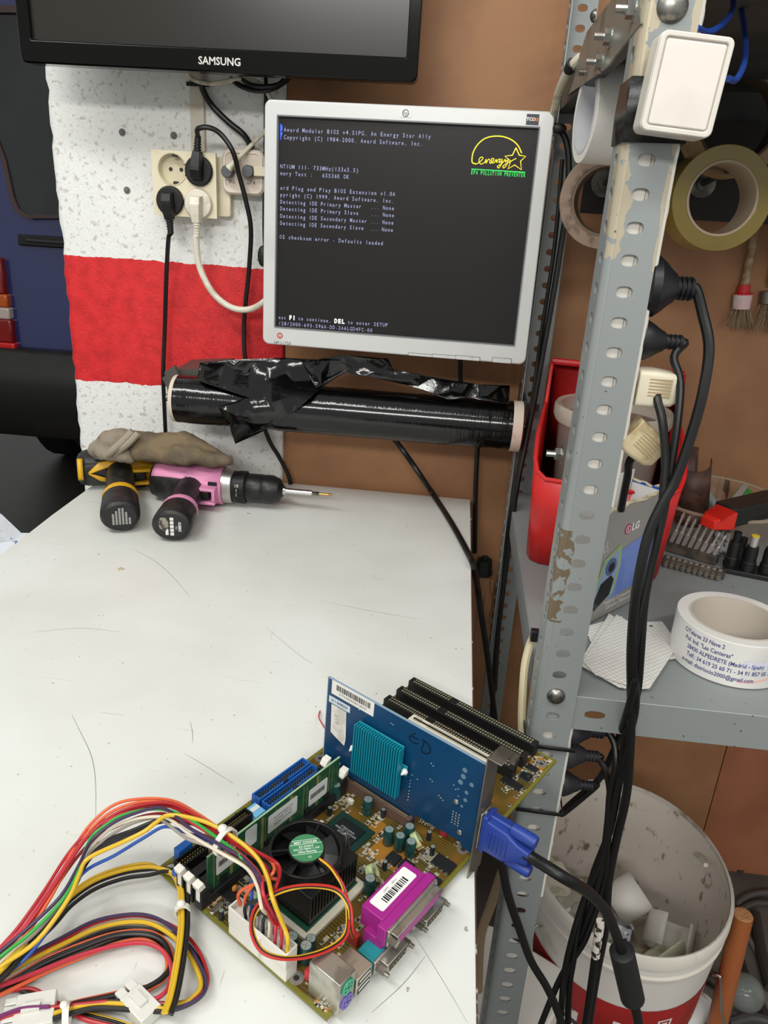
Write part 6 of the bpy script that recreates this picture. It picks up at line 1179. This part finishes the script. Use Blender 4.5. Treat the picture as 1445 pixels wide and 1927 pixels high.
# ------------------------------------------------------------------ GLASS BOWL AND ITS CONTENTS
bc = V((.388, 1.066, z)); gb = thing('glass_bowl', 'clear ribbed plastic bowl full of small parts at the back right of the shelf', 'bowl', bc)
q = MB(M.Translation(bc)); GLS = mat('#b9a894', .12, alpha=.08)
n_ = 96; prof = [(.001, .001), (.068, .001), (.074, .005), (.0955, .058), (.0945, .058), (.072, .0065), (.066, .003), (.001, .003)]
q.loft([[(r * (1 + (.006 if (k % 2) and 0 < i < 4 else 0)) * math.cos(2 * math.pi * k / n_), r * (1 + (.006 if (k % 2) and 0 < i < 4 else 0)) * math.sin(2 * math.pi * k / n_), h_) for k in range(n_)] for i, (r, h_) in enumerate(prof)], caps=False); q.build('wall', GLS, gb, smooth=0)
q = MB(M.Translation(bc)); q.lathe([(.0935, .0575), (.0975, .0570), (.0980, .0598), (.0940, .0602)], n=64, closed=True); q.build('rim', mat('#b5a48c', .15, alpha=.65), gb)
BRN = mat('#4a3028', .5, spot='#5d4236', sc=50, bump=.3, bsc=80)
p = PZ(1308, 925, z + .05); F_ = M.Translation((p.x, p.y, z + .012)) @ M.Rotation(R(-8), 4, 'Y')
q = MB(F_); q.grid([[(.0245 * math.cos(a), .0245 * math.sin(a), h_ + (.012 * math.sin(a * 1.0) if h_ > .05 else 0)) for a in [R(60 + 12.5 * k) for k in range(25)]] for h_ in (0, .04, .088)]); tag(q.build('sandpaper_roll', BRN, solid=.0014, smooth=1), 'upright curl of brown abrasive cloth in the bowl', 'abrasive cloth')
q = MB(); cc2 = PZ(1325, 950, z + .06)
pts2 = [PZ(u, v, z + .056) for u, v in ((1262, 905), (1268, 938), (1285, 958), (1310, 965), (1340, 960), (1362, 945), (1371, 925), (1372, 905), (1366, 897))]; PP = cr(pts2, 4); q.grid([[p_ for p_ in PP], [p_ - V((0, .0, .022)) for p_ in PP]]); tag(q.build('abrasive_strip', BRN, solid=.0012, smooth=1), 'bent brown abrasive strip lying across the bowl rim', 'abrasive cloth')
a = PZ(1355, 990, z + .056); b2 = PZ(1470, 960, z + .056); d_ = (b2 - a).normalized(); F_ = FR(a, d_, (-d_.y, d_.x, 0)); st_ = thing('stapler', 'black boxy stapler with red nose resting on the bowl rim', 'stapler', W=F_)
q = MB(F_); q.prism(rrect(.008, -.012, .12, .02, .003), 0, .026); q.build('body', mat('#161616', .4), st_, bevel=.0015)
q = MB(F_); q.loft([[(-.026, -.008, .002), (-.026, .012, .002), (-.026, .012, .014), (-.026, -.008, .014)], [(.010, -.014, -.002), (.010, .018, -.002), (.010, .018, .022), (.010, -.014, .022)]]); ns = q.build('nose', mat('#cf2a20', .4), st_, bevel=.001, label='red ribbed nose')
for k in range(5): q = MB(F_); q.bb(-.018 + k * .005, -.0162 + k * .005, -.0125, .014, .014 + k * .0018, .0185 + k * .0016); q.build('rib', mat('#b8231b', .4), ns)
P = [PZ(u, v, z + .07) for u, v in ((1370, 945), (1398, 908), (1416, 925), (1430, 945), (1400, 950))]; q = MB(); q.loft([[p_ for p_ in P], [p_ + V((0, .004, -.006)) for p_ in P]]); gp_ = q.build('sachet', mat('#168a3a', .3, spot='#1da048', sc=40), bevel=.001); tag(gp_, 'green and silver sachet sticking up from the bowl', 'sachet')
P = [PZ(u, v, z + .0712) for u, v in ((1374, 942), (1399, 909), (1408, 916), (1388, 944))]; q = MB(); q.loft([[p_ for p_ in P], [p_ + V((0, 0, .0003)) for p_ in P]]); q.build('silver_band', mat('#b9bcc0', .3, .5), gp_)
q = MB(); q.tube([PZ(1328, 925, z + .045), PZ(1350, 955, z + .03)], .006, n=10, sm=0); tag(q.build('glass_tube', mat('#a9b4b2', .15, alpha=.6)), 'pale glass tube leaning in the bowl behind the abrasive strip', 'tube')
# ------------------------------------------------------------------ BIT HOLDERS
a = PZ(1250, 1032, z); b2 = PZ(1348, 1062, z); d_ = (b2 - a).normalized(); Lh = (b2 - a).length; F_ = FR(a, d_, (-d_.y, d_.x, 0))
HO = mat('#3b3530', .6, spot='#554c42', sc=60); BM = mat('#d6d4d0', .3, .7)
bh = thing('bit_holder', 'dark rack holding eight long shiny screwdriver bits, before the bowl', 'bit holder', W=F_)
q = MB(F_); q.bb(0, Lh, -.007, .007, 0, .012); q.build('rack', HO, bh, bevel=.0008)
for k in range(8):
    x = .006 + k * (Lh - .012) / 7; q = MB(F_); q.frame(circ(.0036, 14, c=(x, 0)), circ(.0026, 14, c=(x, 0)), -.0095 + .003, -.0066, M.Rotation(R(90), 4, 'X') @ M.Translation((0, .006, .0 + .0136))) ; q.build('clip_ring', HO, bh)
    tp = V((x + .008, .006, .056 - k * .0022)); p0 = V((x, .002, .010)); md = p0.lerp(tp, .42); q = MB(F_); q.cyl(p0, md, .0032, n=6); q.cyl(md, p0.lerp(tp, .85), .0019, n=8); q.cyl(p0.lerp(tp, .85), tp, .0026, .0012, n=6)
    tag(q.build('screwdriver_bit', BM), 'long silver bit in the upper rack, %s' % ('leftmost', 'second from the left', 'third from the left', 'fourth from the left', 'fourth from the right', 'third from the right', 'second from the right', 'rightmost')[k], 'screwdriver bit', 'long bits in the upper rack')
a = PZ(1246, 1058, z); b2 = PZ(1362, 1088, z); d_ = (b2 - a).normalized(); Lh = (b2 - a).length; F_ = FR(a, d_, (-d_.y, d_.x, 0))
bh = thing('bit_holder', 'dark rack of ten stubby bits lying flat, nearest the shelf front', 'bit holder', W=F_)
q = MB(F_); q.bb(0, Lh, -.005, .007, 0, .009); q.build('rack', HO, bh, bevel=.0008)
for k in range(10):
    x = .006 + k * (Lh - .012) / 9; q = MB(F_); q.cyl((x, -.004, .004), (x, -.013, .0036), .0036, .0032, n=6); q.cyl((x, -.013, .0036), (x, -.017, .0036), .0022, .0012, n=6)
    tag(q.build('short_bit', mat('#8a8175', .4, .6)), 'stubby grey bit in the flat rack, number %s from the left' % ('one', 'two', 'three', 'four', 'five', 'six', 'seven', 'eight', 'nine', 'ten')[k], 'screwdriver bit', 'stubby bits in the lower rack')
    q = MB(F_); q.bb(x - .002, x + .002, -.003, .003, .009, .0094); q.build('size_mark', mat('#8d8678', .6), bh)
# adapters
a = PZ(1366, 1072, z); b2 = PZ(1470, 1092, z); d_ = (b2 - a).normalized(); F_ = FR(a, d_, (-d_.y, d_.x, 0))
ad = thing('adapter_tray', 'black tray holding the upright power adapter tips at the right edge', 'tray', W=F_); q = MB(F_); q.bb(-.004, .10, -.012, .02, 0, .006); q.build('base', mat('#141414', .4), ad, bevel=.001)
for k, (x, y, tip, lab) in enumerate(((.004, .004, 0, 'black adapter tip without metal end, leftmost on the tray'), (.024, -.002, 1, 'black adapter tip with yellow ring and steel barrel'), (.046, .002, 2, 'black adapter tip with steel barrel and black end'), (.064, -.004, 1, 'short black adapter tip with yellow ring at the picture edge'), (.014, .014, 0, 'dark adapter tip standing behind the first two'))):
    t = thing('power_adapter_tip', lab, 'adapter', F_ @ V((x, y, .006))); q = MB(F_ @ M.Translation((x, y, .006))); h_ = .034 if k < 3 else .024; q.lathe([(.0088, 0), (.0092, .004), (.0088, .012), (.0078, .013), (.0078, h_ - .006), (.0068, h_)], n=20); q.build('sleeve', mat('#161616', .4), t)
    q = MB(F_ @ M.Translation((x, y, .006))); q.cyl((0, 0, h_), (0, 0, h_ + .013), .0048, n=16); q.build('barrel', BM if tip else mat('#151515', .4), t)
    if tip: q = MB(F_ @ M.Translation((x, y, .006))); q.cyl((0, 0, h_ + .013), (0, 0, h_ + .0145), .005, n=16); q.build('end_ring', mat('#d3b62c', .4) if tip == 1 else BLK, t)
q = MB(); 
for k in range(4): pass
P = PZ(1362, 1010, z + .03); q = MB(); q.box(P + V((0, .01, -.012)), (.02, .012, .036)); tag(q.build('white_tag', mat('#b9b3b3', .6, spot='#4a4648', sc=150, lo=.5, hi=.55), bevel=.001), 'speckled white tag between bit rack and adapters', 'tag')
# wooden block and small items in the gap behind the bench
p = PY(905, 1095, 1.16); tag(MB().bb(.064, .099, 1.14, 1.175, .50, .645).build('wood_block', mat('#8a6346', .7, spot='#6d4a33', sc=30, stretch=(8, 8, .6))), 'rough wooden block upright in the gap behind the bench corner', 'wood')
q = MB(); q.cyl((.082, 1.157, .645), (.082, 1.157, .672), .014, .012); q.cyl((.082, 1.157, .672), (.082, 1.157, .677), .006); tag(q.build('rubber_foot', BLK), 'black round rubber foot on the wooden block behind the bench', 'foot')
# ------------------------------------------------------------------ BUCKET
bk_ = thing('bucket', 'big dirty white plastic bucket with red label band under the shelf', 'bucket', (.315, .872, 0))
BKM = mat('#d6ccc1', .45, spot='#857260', sc=48, lo=.6, hi=.68, stretch=(1, 1, .7)); BKO = mat('#d5d0c8', .4, spot='#b0a596', sc=14, lo=.6, hi=.8)
cxb, cyb = .3155, .876; RX, RY = .138, .160
def bring(z, k, n=64): return [(cxb + RX * k * math.cos(2 * math.pi * i / n), cyb + (RY * k) * math.sin(2 * math.pi * i / n) * (1 if z > .2 else 1), z) for i in range(n)]
kz = lambda z: .86 + .14 * (z / .35)
q = MB(); q.loft([bring(.003, .84), bring(.0, kz(0)), bring(.2, kz(.2)), bring(.318, kz(.318)), bring(.35, kz(.35) * 1.0)], caps=False); q.f([q.v(p) for p in bring(.0, kz(0))]); q.build('wall', BKO, bk_, solid=.0022, smooth=.9)
q = MB(); q.loft([bring(.348, .985), bring(.2, kz(.2) - .018), bring(.012, kz(0) - .02)], caps=False); q.f([q.v(p) for p in bring(.012, kz(0) - .02)]); q.build('inside', BKM, bk_, smooth=.9)
q = MB(); a_ = [bring(.3535, .985), bring(.3545, 1.0), bring(.350, 1.022), bring(.335, 1.024), bring(.333, .995), bring(.3535, .985)]; q.loft(a_, caps=False); q.loft([bring(.312, .99), bring(.312, 1.012), bring(.316, 1.014), bring(.318, .99)], caps=False); q.build('rim', mat('#cfc8bd', .4, spot='#8f7f6c', sc=18, lo=.6, hi=.75), bk_, smooth=.9)
q = MB(); q.loft([bring(z_, kz(z_) + .012) for z_ in (.18, .215, .25)], caps=False); bd = q.build('label_band', mat('#a3201f', .4, spot='#8c1a1a', sc=10), bk_, smooth=.9)
q = MB(); q.loft([bring(z_, kz(z_) + .0125) for z_ in (.172, .18)], caps=False); q.build('dark_stripe', mat('#33343c', .4), bk_, smooth=.9)
def onb(s, size, zc, ang, m_, nm, off=0, par=bk_, rot=0):
    o = text(s, size, M.Rotation(rot, 4, 'Z'), m_, nm, None, off=off, ext=0)
    for v_ in o.data.vertices:
        a = R(ang) + v_.co.x / .145; h_ = zc + v_.co.y; k = kz(h_) + .0135; v_.co = V((cxb + RX * k * math.cos(a), cyb + RY * k * math.sin(a), h_))
    o.data.transform(WM[par].inverted()); o.parent = par; WM[o] = WM[par]
WB = mat('#ded8d2', .5)
onb('P', .034, .205, 262, WB, 'label_letter', .001); onb('L', .04, .225, 322, WB, 'label_letter', .001)
def patch(a0, a1, z0_, z1_, m_, nm, kk=.0135, par=bk_):
    q = MB(); A_ = [R(a0 + (a1 - a0) * i / 8) for i in range(9)]; q.grid([[(cxb + RX * (kz(z_) + kk) * math.cos(a), cyb + RY * (kz(z_) + kk) * math.sin(a), z_) for a in A_] for z_ in (z0_, z1_)]); return q.build(nm, m_, par)
e_ = patch(284, 293, .203, .228, WB, 'emblem_patch'); patch(285.3, 291.7, .206, .225, mat('#8c1a1a', .4), 'emblem_dark', .014); patch(286.5, 290.5, .209, .222, WB, 'emblem_core', .0145)
patch(222, 238, .05, .165, mat('#d6d2cc', .5), 'text_panel', .0132)
for k in range(11): patch(223, 236 - (k % 3) * 2, .152 - k * .008, .1545 - k * .008, mat('#5d5b60', .5), 'text_line', .0142)
patch(228, 240, .182, .200, mat('#cfc9c4', .5, spot='#7a7474', sc=80, lo=.5, hi=.55), 'label_sticker', .0142)
patch(332, 338, .285, .345, mat('#4d5057', .6), 'grey_patch', .03)
for k, (a, z_) in enumerate(((208, .285), (330, .24))):
    A_ = R(a); p = V((cxb + RX * 1.02 * math.cos(A_), cyb + RY * 1.02 * math.sin(A_), z_)); q = MB(); o_ = V((math.cos(A_), math.sin(A_), 0)); q.tube([p - o_ * .003, p + o_ * .006 + V((0, 0, .004)), p + o_ * .010 + V((0, 0, -.012)), p + o_ * .012 + V((.006, -.01, -.05)), p + o_ * .014 + V((.02, -.02, -.10))], .0019, n=8); q.build('wire_handle', STEEL, bk_)
# rubbish
TR = random.Random(8)
def strew(name, label, cat, pts, h, m_, yv=None, curl=.0, thick=.0006, n=7):
    P = pts; q = MB()
    q.grid(P); return tag(q.build(name, m_, solid=thick, smooth=1), label, cat)
PW = mat('#d9d3c8', .55)
def cylpatch(c, ax, r, L_, a0, a1, m_, name, label, cat, th=.0012):
    ax = V(ax).normalized(); F_ = FR(c, ax.orthogonal(), ax.cross(ax.orthogonal())); q = MB(F_); q.grid([[(r * math.cos(R(a)), r * math.sin(R(a)), s) for a in [a0 + (a1 - a0) * k / 24 for k in range(25)]] for s in (-L_ / 2, 0, L_ / 2)]); return tag(q.build(name, m_, solid=th, smooth=1), label, cat)
cylpatch(PZ(1180, 1690, .24), (.7, .25, .5), .030, .05, 0, 330, mat('#dcd7cf', .5), 'paper_tube', 'white cardboard tape core lying in the bucket', 'tape core')
cylpatch(PZ(1215, 1745, .235), (.8, .5, .3), .055, .045, 120, 230, mat('#cfcdb4', .5, spot='#bfbda0', sc=60, stretch=(1, 1, 9)), 'plastic_strip', 'curved cream plastic strip sticking up in the bucket', 'plastic strip')
cylpatch(PZ(1258, 1758, .22), (.3, .8, .6), .034, .045, 0, 300, mat('#d6d0c6', .5), 'paper_tube', 'torn white cardboard ring at the right of the rubbish', 'tape core')
def wad(c, r, m_, name, label, cat, seed, sc=(1, 1, .6)):
    rr_ = random.Random(seed); q = MB(); bm2 = bmesh.new(); bmesh.ops.create_icosphere(bm2, subdivisions=3, radius=1)
    for v_ in bm2.verts: v_.co *= 1 + rr_.uniform(-.28, .12); v_.co = V((v_.co.x * sc[0], v_.co.y * sc[1], v_.co.z * sc[2])) * r + V(c)
    me = bpy.data.meshes.new('w'); bm2.to_mesh(me); bm2.free(); q.bm.from_mesh(me); bpy.data.meshes.remove(me); return tag(q.build(name, m_, smooth=0), label, cat)
wad(PZ(1050, 1690, .20), .052, mat('#c9c4b4', .2, alpha=.75), 'plastic_wad', 'crumpled clear plastic film at the left in the bucket', 'plastic film', 1, (1, .9, .6)); wad(PZ(1105, 1740, .20), .045, mat('#c4bfb2', .15, alpha=.6), 'plastic_wad', 'crumpled clear wrapping in front of the white tape core', 'plastic film', 2, (1.1, .8, .6))
wad(PZ(1035, 1655, .22), .038, mat('#d3cbb8', .6), 'paper_wad', 'crumpled cream paper against the bucket wall behind the post', 'paper', 3); wad(PZ(1165, 1750, .2), .024, mat('#c9cacf', .3, spot='#55545a', sc=50, lo=.5, hi=.55), 'foil_wad', 'small crumpled silver wrapper between tape core and cream strip', 'wrapper', 4)
q = MB(); q.loft([bring(.16, kz(.16) - .03), bring(.165, .5), bring(.17, .1)], caps=True); o = q.build('rubbish_layer', mat('#a99c8a', .8, spot='#7d6f5e', sc=25, bump=.8, bsc=40)); tag(o, 'layer of mixed rubbish filling the lower half of the bucket', 'rubbish'); o['kind'] = 'stuff'
q = MB(); q.tube([PX(1300, 1592, .44), PX(1310, 1608, .438), PX(1318, 1612, .436), PX(1328, 1628, .434)], .0035, n=6); tag(q.build('paper_scrap', mat('#dcd5c4', .6)), 'torn cream scrap stuck inside the bucket wall, upper right', 'paper')
# ------------------------------------------------------------------ PAINT CONTAINERS behind the post, low left
pb_ = thing('paint_container', 'white square container with dark printed labels, left of the bucket behind the post', 'container', (.155, .71, 0))
L_ = M.Translation((.150, .735, 0)) @ M.Rotation(R(-30), 4, 'Z')
q = MB(L_); q.prism(rrect(-.065, -.06, .06, .06, .012), 0, .24, top=rrect(-.068, -.063, .063, .063, .012)); q.build('body', mat('#d3cec6', .45), pb_, bevel=.002)
q = MB(L_); q.prism(rrect(-.071, -.066, .066, .066, .013), .235, .25); q.build('lid', mat('#d9d4cc', .4), pb_, bevel=.003)
FL = L_ @ FR((0, -.0625, 0), (1, 0, 0), (0, 0, 1))
for x0_, x1_, z0_, z1_ in ((.0, .045, .15, .205), (.0, .03, .09, .135), (.005, .045, .03, .075)): q = MB(FL); q.prism(rrect(x0_, z0_, x1_, z1_, .006), 0, .0012); q.build('label_panel', mat('#4f484a', .5, spot='#a9a4a2', sc=60, lo=.5, hi=.62), pb_)
text('PINTURA\nPLASTICA', .0095, FL @ M.Translation((.022, .218, .0015)), mat('#3c393c', .5), 'label_lettering', pb_, off=.0004)
# ------------------------------------------------------------------ THINGS ON THE FLOOR, RIGHT
a = PZ(1398, 1722, .33); b2 = PZ(1330, 2010, .05); q = MB(); q.tube([a, a.lerp(b2, .5), b2], .0135, n=16); o = q.build('wooden_handle', mat('#96552c', .5, spot='#7d4423', sc=30, stretch=(1, 1, .2), bump=.2, bsc=60)); tag(o, 'orange brown wooden tool handle leaning beside the bucket', 'handle')
q = MB(); dd = (a - b2).normalized(); q.cyl(a - dd * .001, a + dd * .002, .0134, .012, n=14); q.build('broken_end', mat('#a9784e', .8, bump=1, bsc=200), o)
a = PZ(1325, 1885, .12); b2 = PZ(1275, 1950, .1); q = MB(); q.cyl(a, b2, .017, n=24); q.cyl(a, a + (a - b2).normalized() * .008, .014, .010, n=24); tag(q.build('white_tube', mat('#c9c9c6', .35), bevel=.002), 'white plastic tube with rounded end right of the bucket base', 'tube')
bu = thing('light_bulb', 'dusty clear light bulb on the floor right of the wooden handle', 'bulb', PZ(1402, 1880, .0)); p = PZ(1402, 1868, .03)
q = MB(); q.sphere(p, .03, 12); q.build('glass', mat('#8f9490', .1, alpha=.45), bu); q = MB(); q.cyl(p + V((-.02, .015, -.012)), p + V((-.05, .04, -.02)), .013, n=16); q.build('cap', DSTEEL, bu)
for k, (pts, r_, c_, lab) in enumerate(((((1372, 1690), (1390, 1730), (1388, 1780), (1400, 1830), (1425, 1880), (1450, 1930)), .008, '#2c2927', 'dark hose on the floor behind the wooden handle'), (((1380, 1705), (1410, 1685), (1450, 1680), (1480, 1690)), .006, '#55504c', 'grey cable curving along the floor toward the right edge'), (((1385, 1715), (1420, 1700), (1450, 1700)), .006, '#4a4642', 'darker grey cable just below the curving one on the floor'), (((1405, 1760), (1430, 1800), (1450, 1830)), .005, '#6b6762', 'grey cable sloping down at the right picture edge'), (((1310, 1905), (1330, 1925), (1360, 1930)), .007, '#23211f', 'black hose end beside the white tube'), (((1400, 1582), (1418, 1610), (1438, 1633)), .004, '#2a1c18', 'short dark rod lying on the floor by the wall'), (((1420, 1720), (1432, 1790), (1450, 1860)), .010, '#34312f', 'thick dark pipe along the right picture edge on the floor'), (((1370, 1926), (1410, 1915), (1450, 1922)), .009, '#3d3a38', 'dark pipe across the floor below the bulb'))):
    tag(MB().tube([PZ(u, v, r_ + .001) for u, v in pts], r_, n=10).build('floor_cable' if k not in (5, 6, 7) else 'metal_rod', mat(c_, .5)), lab, 'cable' if k not in (5, 6, 7) else 'rod')
for k, (u, v) in enumerate(((1395, 1640), (1378, 1860))):
    q = MB(); p = PZ(u, v, 0); q.box(p + V((0, 0, .003)), (.02, .008, .006), rz=.7 * k + .5); tag(q.build('debris', mat('#4a4038', .8)), ['small dark chip on the floor between wall and bucket', 'small dark chip on the floor left of the bulb'][k], 'debris')
